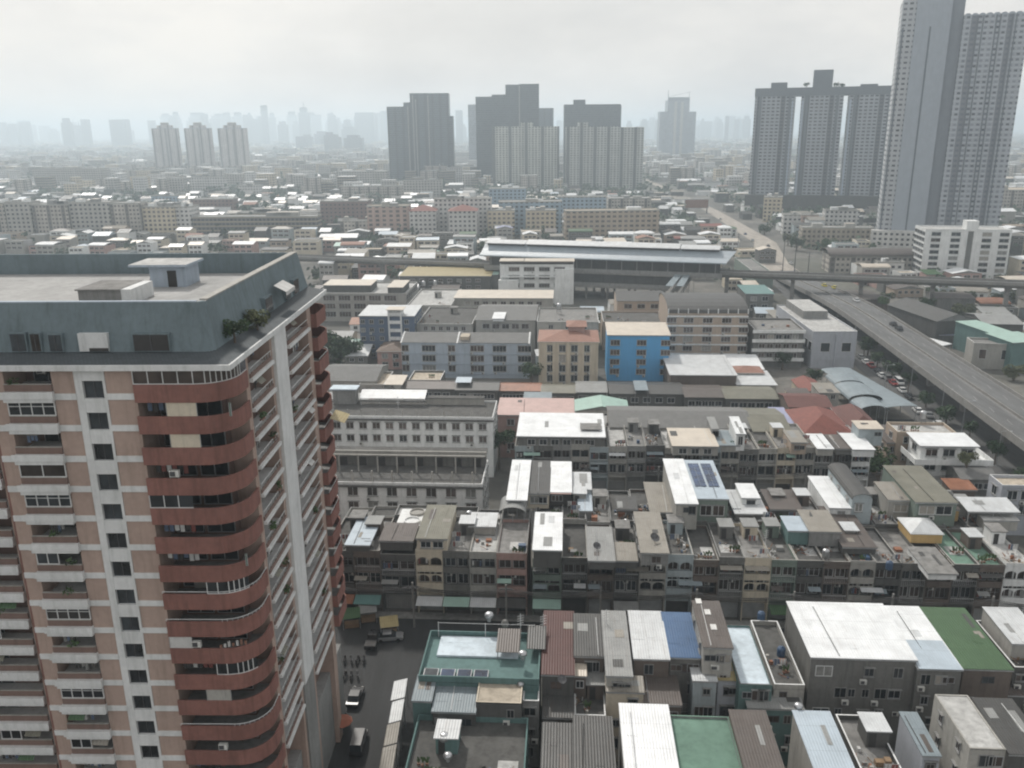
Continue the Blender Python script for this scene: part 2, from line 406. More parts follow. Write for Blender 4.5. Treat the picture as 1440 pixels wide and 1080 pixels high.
def flat_roof(t, w, d, h, roof='roof_concrete', wall='grey_render', par=.7, clutter=0, cop='white_paint', head=.45):
    b = MB(); th = .18
    b.box(0, 0, h - par, w, th, h, wall, cop); b.box(0, d - th, h - par, w, d, h, wall, cop)
    b.box(0, th, h - par, th, d - th, h, wall, cop); b.box(w - th, th, h - par, w, d - th, h, wall, cop)
    b.build('parapet', t)
    b = MB(); b.box(th, th, h - par - .08, w - th, d - th, h - par + .02, roof)
    r = random.Random(int(w * 100 + d * 37 + h * 11))
    b.build('roof', t)
    if clutter and w > 2.5 and d > 5:
      if r.random() < head:
        b = MB(); x = w * r.uniform(.15, .5); y = d * r.uniform(.5, .75); z = h - par + .02
        ww = min(2.6, w * .55)
        b.box(x, y, z, x + ww, min(y + 3, d - .5), z + 2.3, wall); b.box(x - .2, y - .3, z + 2.3, x + ww + .2, min(y + 3.2, d - .3), z + 2.45, r.choice(('roof_concrete', 'grey_sheet', 'light_sheet')))
        sh = b.build('stair_head', t); MB().box(x + .3, y - .03, z, x + 1.1, y - .001, z + 1.9, 'shade_dark').build('door', sh)
      z = h - par + .02
      for k in range(clutter):
            b = MB(); q = r.random(); x = r.uniform(.5, max(.6, w - 1.4)); y = r.uniform(.6, d * .45)
            if r.random() < .45:
                n_ = r.randint(5, 12)
                for i in range(n_):
                    px_, py_ = min(w - .3, x + r.gauss(0, .6)), y + r.gauss(0, .9); a_ = r.uniform(0, 3.1); L_ = r.uniform(.3, 1.3)
                    px_ = max(.25, px_); py_ = min(max(.3, py_), d - .4)
                    if r.random() < .5: b.bar((px_, py_, z + r.uniform(.05, .4)), (min(w - .2, max(.2, px_ + L_ * math.cos(a_))), min(d - .2, max(.2, py_ + L_ * math.sin(a_))), z + r.uniform(.1, .8)), .05, r.choice(('wood', 'steel', 'rust_sheet', 'frame_white')), 4)
                    else: b.box(px_, py_, z, px_ + r.uniform(.15, .5), py_ + r.uniform(.15, .5), z + r.uniform(.1, .7), r.choice(('wood', 'grey_render', 'rust_sheet', 'cloth_white', 'dark_render', 'stone_wall', 'plastic_blue')))
                b.build('scrap_pile', t)
            elif q < .35:
                for i in range(r.randint(2, 4)):
                    xx = min(w - .5, x + i * .5); b.cone(xx, y + r.uniform(-.2, .2), z, z + .3, .16, .2, 7, 'clay')
                    for j in range(10):
                        a = r.uniform(0, 6.3); e = r.uniform(.1, .5); p = Vector((xx, y, z + .3))
                        q_ = p + Vector((math.cos(a) * e * .7, math.sin(a) * e * .7, r.uniform(.2, .9)))
                        b.face((p, q_ + Vector((.12, .1, 0)), q_ + Vector((-.1, .12, .1))), 'leaf_mid')
                b.build('potted_plants', t)
            elif q < .6:
                b.bar((x, y, z), (x, y, z + 1.8), .04, 'steel'); b.bar((x + 1.6, y, z), (x + 1.6, y, z + 1.8), .04, 'steel')
                b.bar((x, y, z + 1.75), (x + 1.6, y, z + 1.75), .02, 'steel')
                for i in range(4): b.box(x + .1 + i * .38, y - .02, z + .9 + r.uniform(-.2, .1), x + .4 + i * .38, y + .02, z + 1.74, r.choice(('cloth_white', 'cloth_red', 'cloth_blue', 'cloth_white')))
                b.build('clothes_line', t)
            elif q < .8:
                b.box(x, y, z, x + r.uniform(.6, 1.3), y + r.uniform(.5, 1.2), z + r.uniform(.4, 1), r.choice(('wood', 'plastic_blue', 'grey_render', 'rust_sheet')))
                b.build('crate', t)
            else:
                b.box(x, y, z, x + min(2.4, w - x - .3), y + min(3, d * .4), z + .03, 'roof_light'); b.bar((x, y, z + .05), (x + 1.5, y + 2, z + .05), .06, 'frame_white'); b.build('roof_pipes', t)

def sheet_roof(t, w, d, h, mat, kind='lean', over=.35, rise=.5, z0=None, name='roof'):
    """roof on walls of height h; local x across, y deep"""
    b = MB(); o = over; th = .07
    if kind == 'lean':        # falls towards the front
        b.extr([(-o, -.0), (d + o, rise), (d + o, rise + th), (-o, th)], (-o, 0, h), (0, 1, 0), (0, 0, 1), (w + 2 * o, 0, 0), mat)
        b.extr([(-o, -.22), (-o + .05, -.22), (-o + .05, -.005), (-o, -.005)], (-o, 0, h), (0, 1, 0), (0, 0, 1), (w + 2 * o, 0, 0), 'frame_alu')
    elif kind == 'back':
        b.extr([(-o, rise), (d + o, 0), (d + o, th), (-o, rise + th)], (-o, 0, h), (0, 1, 0), (0, 0, 1), (w + 2 * o, 0, 0), mat)
    elif kind == 'gable':     # ridge along x
        for s in (0, 1):
            pr = [(-o, -.1), (d / 2, rise), (d / 2, rise + th), (-o, th - .1)] if s == 0 else [(d / 2, rise), (d + o, -.1), (d + o, th - .1), (d / 2, rise + th)]
            b.extr(pr, (-o, 0, h), (0, 1, 0), (0, 0, 1), (w + 2 * o, 0, 0), mat)
    elif kind == 'gabley':    # ridge along y
        b.extr([(-o, -.1), (w / 2, rise), (w / 2, rise + th), (-o, th - .1)], (0, -o, h), (1, 0, 0), (0, 0, 1), (0, d + 2 * o, 0), mat)
        b.extr([(w / 2, rise), (w + o, -.1), (w + o, th - .1), (w / 2, rise + th)], (0, -o, h), (1, 0, 0), (0, 0, 1), (0, d + 2 * o, 0), mat)
        b.face([(0, .02, h - .05), (w, .02, h - .05), (w / 2, .02, h + rise - .02)], 'grey_render')
    elif kind == 'hip':
        q = min(w, d) / 2
        A = [(-o, -o, h), (w + o, -o, h), (w + o, d + o, h), (-o, d + o, h)]
        if w >= d: r0, r1 = (q, d / 2, h + rise), (w - q, d / 2, h + rise)
        else: r0, r1 = (w / 2, q, h + rise), (w / 2, d - q, h + rise)
        if w >= d:
            b.face((A[0], A[1], r1, r0), mat); b.face((A[2], A[3], r0, r1), mat); b.face((A[1], A[2], r1), mat); b.face((A[3], A[0], r0), mat)
        else:
            b.face((A[0], A[1], r0), mat); b.face((A[2], A[3], r1), mat); b.face((A[1], A[2], r1, r0), mat); b.face((A[3], A[0], r0, r1), mat)
        b.box(-o, -o, h - .12, w + o, d + o, h - .01, 'white_paint')
    elif kind == 'barrel':    # axis along x
        n = 10; pr = []
        for i in range(n + 1):
            a = math.pi * i / n; pr.append((d / 2 - (d / 2 + o) * math.cos(a), rise * math.sin(a)))
        b.extr([(p, q + th) for p, q in pr] + [(p, q) for p, q in reversed(pr)], (-o, 0, h), (0, 1, 0), (0, 0, 1), (w + 2 * o, 0, 0), mat)
    elif kind == 'barrely':
        n = 10; pr = []
        for i in range(n + 1):
            a = math.pi * i / n; pr.append((w / 2 - (w / 2 + o) * math.cos(a), rise * math.sin(a)))
        b.extr([(p, q + th) for p, q in pr] + [(p, q) for p, q in reversed(pr)], (0, -o, h), (1, 0, 0), (0, 0, 1), (0, d + 2 * o, 0), mat)
    o_ = b.build(name, t)
    if kind == 'lean' and t.location.y < 260 and w > 1.8:
        r = random.Random(int(w * 131 + d * 17 + h * 3))
        for i in range(r.choice((1, 2, 2, 3))):
            pw, pl = r.uniform(.5, min(1.8, w * .5)), r.uniform(.8, min(4.5, d * .6)); x, y = r.uniform(0, w - pw), r.uniform(0, max(.1, d - pl))
            zf = lambda q: h + rise * (q + over) / (d + 2 * over) + th + .03
            pb = MB(); pb.face([(x, y, zf(y)), (x + pw, y + r.uniform(-.1, .1), zf(y)), (x + pw, y + pl, zf(y + pl) + .02), (x, y + pl, zf(y + pl))], r.choice((mat, mat, 'grey_sheet', 'dark_sheet', 'brown_sheet', 'beige_sheet') if 'white' not in mat and 'light' not in mat else (mat, mat, 'light_sheet', 'grey_sheet')))
            pb.build('roof_patch', o_)
        if r.random() < .5:
            pb = MB(); x = r.uniform(.3, w - .3); pb.bar((x, .2, zf(.2) + .05), (x + r.uniform(-.4, .4), d * .9, zf(d * .9) + .05), .045, r.choice(('frame_white', 'frame_alu', 'shade_dark')), 5); pb.build('pipe', o_)
    return o_

def place(xl, yl, xr, h, yb=None, d=None, a=GA):
    P = hit(xl, yl, h); w = span(P, xr, a)
    if d is None: d = deep(P, yb, a)
    return P, w, d
LM = []   # landmarks for the labels of small houses: (px, py, text)
def windows(t, w, d, h, n=4, ww=1.4, wh=1.3, fl=3, fh=3.1, top=1.9, frame='frame_white', glass='dark_glass', xs=None, sill=True, ac=.25, side=0, P=None, a=GA, div=2, m=.09, z0=0, rough=0):
    r = random.Random(int(w * 91 + h * 17 + n))
    me = window_mesh(ww, wh, frame, glass, sill, div=div)
    for k in range(fl):
        z = h - top - k * fh
        if z - wh / 2 < .3 + z0: break
        for i in range(n):
            x = (xs[i] if xs else m + (1 - 2 * m) * (i + .5) / n) * w
            if rough:
                if r.random() < .4: continue
                x += r.uniform(-.35, .35); me = window_mesh(r.choice((.8, 1.1, 1.4)), r.choice((.8, 1.1, 1.4)), r.choice(('frame_alu', 'frame_dark', 'grey_render')), r.choice(('dark_glass', 'dark_glass', 'brown_glass')), r.random() < .5)
                x = min(max(x, .9), max(.9, w - .9))
            put_window(me if r.random() > .16 else window_mesh(ww, wh, frame, r.choice(('curtain', 'brown_glass', 'dark_glass', 'pavement')), sill, div=div), t, (x, -.004, z))
            if r.random() < ac: put('air_conditioner', ac_mesh(), t, (x + r.choice((-1, 1)) * (ww / 2 + .15) * .6, -.005, z - wh / 2 - .62))
        if side:
            ns = max(1, int(d / 4.2)); 
            for i in range(ns):
                y = d * (i + .5) / ns
                if side < 0: put_window(me, t, (-.004, y, z), -math.pi / 2)
                else: put_window(me, t, (w + .004, y, z), math.pi / 2)

def block(name, label, cat, xl, yl, xr, h, yb=None, d=None, a=GA, wall='white_paint', roof='flat', rmat=None, rise=1.2, over=.35, win=None, par=.7, clutter=0, group=None, lm=None, side=0, z0=0, bands=None, cop='white_paint', plinth=False):
    P, w, d = place(xl, yl, xr, h, yb, d, a)
    if z0 == 0: occupy(P, w, d, a)
    t = thing(name, label, cat, (P.x, P.y, z0), -R_(a), group)
    hh = h - z0
    b = MB()
    top = hh - par - .09 if roof == 'flat' else hh
    b.box(0, 0, 0, w, d, top, wall)
    if roof in ('gable',): 
        for x in (0.02, w - .02): b.face([(x, 0, hh - .02), (x, d, hh - .02), (x, d / 2, hh + rise - .03)], wall)
    if roof in ('lean', 'back'):
        zz = hh + rise - .06
        pts = [(0, hh - .01), (d, hh - .01), (d, zz)] if roof == 'lean' else [(0, hh - .01), (d, hh - .01), (0, zz)]
        for x in (0.02, w - .02): b.face([(x, p, q) for p, q in pts], wall)
        if roof == 'back': b.face([(0, .02, hh), (w, .02, hh), (w, .02, zz), (0, .02, zz)], wall)
    if roof == 'barrel':
        for x in (.02, w - .02): b.face([(x, d / 2 - d / 2 * math.cos(math.pi * i / 10), hh + (rise - .03) * math.sin(math.pi * i / 10)) for i in range(11)], wall)
    if roof == 'barrely':
        b.face([(w / 2 - w / 2 * math.cos(math.pi * i / 10), .02, hh + (rise - .03) * math.sin(math.pi * i / 10)) for i in range(11)], wall)
    b.build('wall', t)
    if roof == 'flat': flat_roof(t, w, d, hh, rmat or 'roof_concrete', wall, par, clutter, cop)
    else: sheet_roof(t, w, d, hh, rmat or 'grey_sheet', roof, over, rise)
    if win:
        k = dict(win); k.setdefault('side', side); windows(t, w, d, hh, a=a, **k)
    if bands:
        fh, bh, off, mat, pr = bands; k = 0
        while hh - off - k * fh > bh + .5:
            z = hh - off - k * fh
            b = MB(); b.box(-pr, -pr, z - bh, w + pr, -.002, z, mat)
            if side < 0: b.box(-pr, -.002, z - bh, -.002, d, z, mat)
            if side > 0: b.box(w + .002, -.002, z - bh, w + pr, d, z, mat)
            b.build('floor_band', t); k += 1
    if lm: LM.append((*proj((P.x + w / 2, P.y, h)), lm))
    t['w'] = w; t['d'] = d
    return t, P, w, d

# water tanks, dishes, ventilators, trees, cars -------------------------------
def tank_proto(kind):
    b = MB(); 
    if kind == 'steel':
        for x, y in ((-.5, -.5), (.5, -.5), (.5, .5), (-.5, .5)): b.bar((x, y, 0), (x * .8, y * .8, .9), .05, 'frame_dark')
        b.lathe(0, 0, [(.05, .9), (.62, .95), (.66, 1.1), (.66, 2.3), (.6, 2.5), (.3, 2.65), (.05, 2.7)], 14, 'steel')
    elif kind == 'ball':
        b.cone(0, 0, 0, .45, .25, .22, 10, 'frame_alu')
        b.lathe(0, 0, [(.22, .45), (.5, .6), (.62, .85), (.55, 1.1), (.3, 1.27), (.02, 1.3)], 14, 'steel')
        for i in range(14):
            q = 2 * math.pi * i / 14; b.bar((.5 * math.cos(q), .5 * math.sin(q), .58), (.5 * math.cos(q + .3), .5 * math.sin(q + .3), 1.14), .03, 'frame_white', 3)
    elif kind == 'clay':
        b.lathe(0, 0, [(.3, 0), (.55, .3), (.62, .7), (.5, 1.05), (.34, 1.15), (.36, 1.25), (.05, 1.25)], 14, 'pavement')
    elif kind == 'blue':
        b.lathe(0, 0, [(.05, 0), (.6, 0), (.62, .1), (.62, 1.3), (.5, 1.5), (.25, 1.55), (.22, 1.65), (.02, 1.66)], 14, 'plastic_blue')
    elif kind == 'dish':
        b.bar((0, 0, 0), (0, 0, 1.0), .04, 'frame_dark')
        b2 = []
        n = 14
        i0 = len(b.v); k = b.mi('frame_dark')
        ax = Vector((.2, -.55, .8)).normalized(); x = ax.orthogonal().normalized(); y = ax.cross(x)
        for r, q in ((.02, 0), (.45, .06), (.85, .22)):
            b.v += [tuple(Vector((0, 0, 1.05)) + ax * q + x * r * math.cos(2 * math.pi * j / n) + y * r * math.sin(2 * math.pi * j / n)) for j in range(n)]
        for ring in range(2):
            for j in range(n):
                c = (j + 1) % n; b.f.append((i0 + ring * n + j, i0 + ring * n + c, i0 + (ring + 1) * n + c, i0 + (ring + 1) * n + j)); b.m.append(k)
        b.bar(Vector((0, 0, 1.05)) + y * .8 + ax * .2, Vector((0, 0, 1.05)) + ax * .75, .025, 'frame_dark'); b.bar(Vector((0, 0, 1.05)) - y * .8 + ax * .2, Vector((0, 0, 1.05)) + ax * .75, .025, 'frame_dark')
    return b
TK = {}
def gadget(kind, label, loc, s=1.0, group=None):
    nm, cat = {'steel': ('water_tank', 'water tank'), 'ball': ('roof_ventilator', 'ventilator'), 'clay': ('water_jar', 'water jar'), 'blue': ('water_tank', 'water tank'), 'dish': ('satellite_dish', 'satellite dish')}[kind]
    if kind not in TK: TK[kind] = tank_proto(kind).mesh(nm, smooth=kind not in ('dish',))
    o = put(nm, TK[kind], None, loc, random.uniform(0, .6), label=label, category=cat, group=group); o.scale = (s, s, s); return o

def crown_mesh(seed, n, leaf, mat, lobes=12, flat=.8):
    r = random.Random(seed); b = MB(); L = []
    for i in range(lobes):
        a = r.uniform(0, 6.283); q = r.uniform(.1, .62)
        L.append((Vector((q * math.cos(a), q * math.sin(a), r.uniform(-.35, .45) * flat)), r.uniform(.3, .5)))
    for i in range(n):
        c, s = r.choice(L)
        v = Vector((r.gauss(0, 1), r.gauss(0, 1), r.gauss(0, 1))).normalized() * s * r.uniform(.55, 1.05) ** .6
        v.z *= flat; p = c + v
        x = Vector((r.gauss(0, 1), r.gauss(0, 1), r.gauss(0, .6))).normalized(); y = x.orthogonal().normalized(); y = (y + x.cross(y) * r.uniform(-1, 1)).normalized()
        l = leaf * r.uniform(.6, 1.3)
        b.face((p - x * l, p - y * l * .6, p + x * l, p + y * l * .6), mat)
    return b, L
TR = {}
def tree(label, px, py, hgt, rad, mat='leaf_mid', name='broadleaf_tree', z0=0.0, group=None, n=1500, leaf=.08, loc=None, v=0):
    P = Vector(loc) if loc else hit(px, py, z0)
    t = thing(name, label, 'tree' if hgt > 2.5 else 'plant', (P.x, P.y, z0), (v * 1.7) % 6.28, group)
    key = (mat, n, leaf, v % 3)
    if key not in TR: 
        b, L = crown_mesh(11 + v % 3 * 7, n, leaf, mat); TR[key] = (b.mesh('crown'), L)
    me, L = TR[key]
    o = put('crown', me, t, (0, 0, hgt - rad * .75)); o.scale = (rad, rad, rad * .95)
    b = MB(); zc = hgt - rad * .8
    b.cone(0, 0, 0, zc, rad * .08, rad * .05, 7, 'trunk')
    for c, s in L[:6]: b.bar((0, 0, zc * .8), (c.x * rad, c.y * rad, hgt - rad * .75 + c.z * rad), rad * .025, 'trunk', 4)
    b.build('trunk', t); return t

CARS = {}
def car_proto(kind, paint):
    t = put('car', None)
    L, Wd = (4.4, 1.75)
    b = MB()
    if kind == 'car':
        pr = [(-2.2, .35), (2.2, .35), (2.2, .72), (1.9, .86), (1.05, .92), (-1.6, .95), (-2.15, .88)]; cab = [(-1.75, .94), (1.1, .92), (.35, 1.45), (-1.05, 1.45)]
    elif kind == 'pickup':
        pr = [(-2.5, .45), (2.5, .45), (2.5, .95), (2.3, 1.05), (1.1, 1.1), (-2.5, 1.1)]; cab = [(-.6, 1.1), (1.2, 1.1), (.6, 1.75), (-.4, 1.75)]
    else:
        pr = [(-2.4, .4), (2.4, .4), (2.4, .9), (2.1, 1.1), (-2.4, 1.1)]; cab = [(-2.38, 1.1), (2.0, 1.1), (1.2, 1.95), (-2.2, 1.95)]
    b.extr(pr, (0, -Wd / 2, 0), (1, 0, 0), (0, 0, 1), (0, Wd, 0), paint)
    xs = [c[0] for c in cab]
    b.box(cab[3][0], -Wd / 2 + .16, cab[2][1], cab[2][0], Wd / 2 - .16, cab[2][1] + .05, paint)
    if kind == 'pickup': b.box(-2.4, -.75, 1.101, -.8, .75, 1.12, 'shade_dark')
    b.build('body', t)
    b = MB(); b.extr(cab, (0, -Wd / 2 + .12, 0), (1, 0, 0), (0, 0, 1), (0, Wd - .24, 0), 'dark_glass'); b.build('cabin_glass', t)
    wm = MB(); n = 12
    wm.extr([(.33 * math.cos(6.283 * i / n), .33 * math.sin(6.283 * i / n)) for i in range(n)], (0, -.1, 0), (1, 0, 0), (0, 0, 1), (0, .2, 0), 'rubber')
    me = wm.mesh('wheel')
    for x in (-1.4, 1.4):
        for y in (-.8, .8): put('wheel', me, t, (x, y, .33))
    hm = MB().box(0, -.18, -.07, .04, .18, .07, 'lamp').mesh('headlight')
    fx = max(p[0] for p in pr)
    for y in (-.58, .58): put('headlight', hm, t, (fx, y, .66))
    return t
def car(kind, paint, label, loc, rz, group=None):
    k = (kind, paint); name = {'car': 'car', 'pickup': 'pickup_truck', 'van': 'van'}[kind]
    if k not in CARS: t = CARS[k] = car_proto(kind, paint)
    else: t = copy_tree(CARS[k])
    t.name = name; t.location = loc; t.rotation_euler = (0, 0, rz); t['label'] = label; t['category'] = {'car': 'car', 'pickup': 'pickup truck', 'van': 'van'}[kind]
    if group: t['group'] = group
    elif 'group' in t: del t['group']
    return t
# ------------------------------------------------------------------ the near tower on the left
def near_tower():
    P = hit(318, 511, 61.0)
    D = 35.5; FH = 2.9; ZC = 60.5; NF = 17
    t = thing('apartment_tower', 'tall near apartment tower of peach and white panels with rounded brick red corner balconies', 'tower', (P.x, P.y, 0), -R_(1.3))
    occupy(P + Vector((-75, 0, 0)), 75, D, 1.3)
    rr = random.Random(3)
    LW = -72.0
    # core and facade skin ---------------------------------------------------
    b = MB()
    b.box(LW, 3.2, 0, -1.9, D - 2, ZC, 'brown_paint')             # inner core, back walls of the balconies
    zb = ZC - NF * FH
    b.box(LW, 1.9, 0, -.6, 3.19, zb, 'grey_render'); b.box(-1.89, 3.2, 0, -.6, D - 2, zb, 'grey_render')
    def pier(x0, x1, mat, y0=0.0, y1=3.19): b.box(x0, y0, 0, x1, y1, ZC, mat)
    pier(-21.0, -19.6, 'peach_paint'); pier(-15.4, -13.42, 'peach_paint'); pier(-10.7, -8.15, 'peach_paint')
    pier(-13.4, -12.75, 'tower_white', -.06); pier(-10.95, -10.72, 'tower_white', -.06)
    b.box(-12.74, .3, 0, -10.96, 3.19, ZC, 'tower_white')
    for k in range(NF + 1):
        z = ZC - k * FH
        zl = z - 3.02 + (0 if k else 0)
        # white spandrel between stair windows
        b.box(-12.74, -.05, z - 1.02 if k == 0 else z - 1.02, -10.96, .29, z - .0 if k == 0 else z + .27, 'tower_white')
    # side piers (x = 0 plane looks right)
    def spier(y0, y1, mat, x1=0.0): b.box(-1.88, y0, 0, x1, y1, ZC, mat)
    spier(4.4, 5.4, 'peach_paint'); spier(12.2, 12.9, 'peach_paint'); spier(17.0, 18.2, 'peach_paint'); spier(27.0, 28.7, 'peach_paint')
    b.box(-1.87, 12.92, 19.5, .35, 16.98, ZC, 'tower_white'); b.box(-1.87, 12.92, 0, .2, 16.98, 19.4, 'grey_render')
    # wing to the left, set back
    b.box(-22.1, 1.2, 0, -21.02, 3.18, ZC, 'peach_paint'); b.box(-21.3, .2, 0, -21.01, 1.19, ZC, 'red_brick')
    for x in (-33.2, -43, -54, -65): b.box(x, 1.2, 0, x + 2.8, 3.18, ZC, 'peach_paint')
    b.build('wall', t)
    # white bands on peach piers
    for k in range(NF):
        z = ZC - k * FH - 2.17
        for x0, x1 in ((-21.02, -19.6), (-15.4, -13.41), (-10.71, -8.15)): MB().box(x0, -.1, z - .56, x1, -.001, z, 'tower_white').build('floor_band', t)
    # stair windows
    sw = MB(); sw.box(-.86, -.06, -.8, -.8, 0, .8, 'frame_dark'); sw.box(.8, -.06, -.8, .86, 0, .8, 'frame_dark'); sw.box(-.8, -.02, -.8, .8, 0, .8, 'dark_glass'); sw.box(-.03, -.05, -.8, .03, -.021, .8, 'frame_dark')
    me = sw.mesh('stair_window')
    for k in range(NF): put('stair_window', me, t, (-11.85, .26, ZC - k * FH - 1.83))
    # front balconies ---------------------------------------------------------
    W2 = 4.2
    def bay_mesh(w, depth, side=False, rail='brown_paint'):
        b = MB()
        b.box(-.06, -.5, -2.86, w + .06, depth, -1.95, 'tower_white')           # slab and fascia
        b.box(-.2, -.62, -2.5, w + .2, -.501, -1.9, 'tower_white')
        b.box(.02, -.18, -1.948, w - .02, -.02, -1.32, rail)
        b.box(.02, -.2, -1.318, w - .02, .0, -1.26, 'stone_wall')
        return b
    fb = bay_mesh(W2, 3.18).mesh('balcony'); fb2 = bay_mesh(8.2, 1.95).mesh('balcony')
    sb = MB(); sb.box(-.05, -.36, -2.8, 6.85, 1.85, -2.45, 'tower_white'); sb.box(.05, -.12, -2.448, 6.75, -.02, -2.0, 'brown_paint'); sb.bar((.05, -.07, -1.5), (6.75, -.07, -1.5), .04, 'frame_white')
    for i in range(9): sb.bar((.1 + i * .82, -.07, -2.0), (.1 + i * .82, -.07, -1.5), .025, 'frame_white', 4)
    sb1 = sb.mesh('balcony')
    sb = MB(); sb.box(-.05, -.36, -2.8, 8.75, 1.85, -2.45, 'tower_white'); sb.box(.05, -.12, -2.448, 8.7, -.02, -2.0, 'brown_paint'); sb.bar((.05, -.07, -1.5), (8.7, -.07, -1.5), .04, 'frame_white')
    sb2 = sb.mesh('balcony')
    def glazing(w, n, z0, z1, mat='dark_glass', fr='frame_white'):
        b = MB()
        for i in range(n + 1): b.box(w * i / n - .04, -.05, z0, w * i / n + .04, .05, z1, fr)
        b.box(-.04, -.05, z0 - .08, w + .04, .05, z0 - .001, fr); b.box(-.04, -.05, z1 + .001, w + .04, .05, z1 + .08, fr)
        if n > 2: b.box(0, -.04, (z0 + z1) / 2 + .2, w, .04, (z0 + z1) / 2 + .26, fr)
        for i in range(n): b.box(w * i / n + .05, -.015, z0, w * (i + 1) / n - .05, .015, z1, mat)
        return b.mesh('glazing')
    gl = [glazing(W2 - .1, 4, -1.18, -.1), glazing(W2 - .1, 2, -1.18, -.1, 'brown_glass'), glazing(2.0, 2, -1.18, -.1)]
    gback = glazing(2.6, 2, -2.4, -.5, 'dark_glass', 'frame_alu')
    def dress(o, w, y, k, sd=False):
        """what the tenants put on one balcony"""
        q = rr.random()
        put('sliding_door', gback, o, (w * .15 + .2, y, 0))
        if rr.random() < .55: put('air_conditioner', ac_mesh(), o, (rr.uniform(.8, w - .8), y - .1, rr.uniform(-1.2, -.6)))
        if rr.random() < .6:
            b = MB(); x = rr.uniform(.3, w * .4); n = rr.randint(3, 7)
            b.bar((x, .25, -.35), (x + n * .34, .25, -.35), .02, 'steel')
            for i in range(n): b.box(x + i * .34 + .03, .24, -.36 - rr.uniform(.35, .9), x + i * .34 + .3, .27, -.36, rr.choice(('cloth_white', 'shade_dark', 'interior', 'cloth_blue', 'cloth_red', 'shade_dark', 'grey_render')))
            b.build('laundry', o)
        if rr.random() < .35:
            b = MB(); x = rr.uniform(.3, w - 1.2); b.box(x, -.15, -1.55, x + .9, .15, -1.38, 'clay')
            for i in range(26):
                p = Vector((x + rr.uniform(0, .9), rr.uniform(-.3, .2), -1.38 + rr.uniform(0, .6))); e = Vector((rr.gauss(0, .1), rr.gauss(0, .1), rr.gauss(0, .1))); f = Vector((rr.gauss(0, .1), rr.gauss(0, .1), rr.gauss(0, .1)))
                b.face((p - e, p - f, p + e, p + f), 'leaf_mid')
            b.build('planter', o)
        if rr.random() < .25:
            b = MB(); x = rr.uniform(.2, w - 1.8); b.face([(x, -.5, -.62), (x + 1.6, -.5, -.66), (x + 1.6, .1, -.1), (x, .1, -.1)], rr.choice(('green_sheet', 'cloth_white', 'olive_sheet', 'beige_sheet'))); b.build('awning', o)
    for k in range(NF):
        z = ZC - k * FH
        o = put('balcony', fb, t, (-19.6, 0, z)); dress(o, W2, 3.18, k)
        q = k % 7
        if q in (1, 4): put('glazing', gl[0], o, (.05, -.1, 0))
        elif q == 6: put('glazing', gl[2], o, (.1, -.1, 0)); 
        if k in (3, 8): put('glazing', gl[1], o, (.05, -.1, 0))
        o = put('balcony', fb2, t, (-30.35, 1.2, z)); dress(o, 8.2, 1.98, k)
        if k % 4 == 1: put('glazing', gl[2], o, (3.1, -.1, 0))
        if k < 15:
            o = put('balcony', sb1, t, (0, 5.4, z), math.pi / 2); dress(o, 6.6, 1.86, k)
            o = put('balcony', sb2, t, (0, 18.2, z), math.pi / 2); dress(o, 8.6, 1.86, k)
    # rounded corner balconies ------------------------------------------------
    def corner_poly(ins, x0=-8.15, y1=4.35, yf=-.45, xs=.25, r=3.1):
        pts = [(x0, yf + ins)]
        n = 10
        for i in range(n + 1):
            a = -math.pi / 2 + (math.pi / 2) * i / n
            pts.append((xs - r + (r - ins) * math.cos(a), yf + r + (r - ins) * math.sin(a)))
        pts.append((xs - ins, y1))
        return pts
    def strip(b, outer, inner, z0, z1, m):
        for i in range(len(outer) - 1):
            a, c, d, e = outer[i], outer[i + 1], inner[i + 1], inner[i]
            b.face([(a[0], a[1], z0), (c[0], c[1], z0), (c[0], c[1], z1), (a[0], a[1], z1)], m)
            b.face([(d[0], d[1], z0), (e[0], e[1], z0), (e[0], e[1], z1), (d[0], d[1], z1)], m)
            b.face([(a[0], a[1], z1), (c[0], c[1], z1), (d[0], d[1], z1), (e[0], e[1], z1)], m)
            b.face([(a[0], a[1], z0), (e[0], e[1], z0), (d[0], d[1], z0), (c[0], c[1], z0)], m)
        for a, e in ((outer[0], inner[0]), (outer[-1], inner[-1])):
            b.face([(a[0], a[1], z0), (e[0], e[1], z0), (e[0], e[1], z1), (a[0], a[1], z1)], m)
    def corner_mesh(y1=4.35, **k):
        b = MB(); o = corner_poly(0, y1=y1, **k); i = corner_poly(.16, y1=y1, **k)
        strip(b, o, i, -2.9, -1.27, 'red_brick')
        i2 = corner_poly(.17, y1=y1, **k)
        b.prism(i2 + [(-1.9, y1), (-1.9, 3.15), (-8.15, 3.15)], -2.88, -2.72, 'grey_render')
        return b.mesh('corner_balcony')
    cm = corner_mesh()
    rail = MB(); pts = corner_poly(.08)
    for i in range(len(pts) - 1): rail.bar((*pts[i], -1.05), (*pts[i + 1], -1.05), .035, 'frame_white')
    for p in pts: rail.bar((*p, -1.27), (*p, -1.05), .025, 'frame_white', 4)
    rm = rail.mesh('railing')
    def panel(x0, x1, mat, y=-.36, z0=-1.26, z1=-.02):
        b = MB(); b.box(x0, y, z0, x1, y + .05, z1, mat)
        b.box(x0 - .05, y - .02, z0, x0 - .001, y + .06, z1, 'frame_alu'); b.box(x1 + .001, y - .02, z0, x1 + .05, y + .06, z1, 'frame_alu'); return b
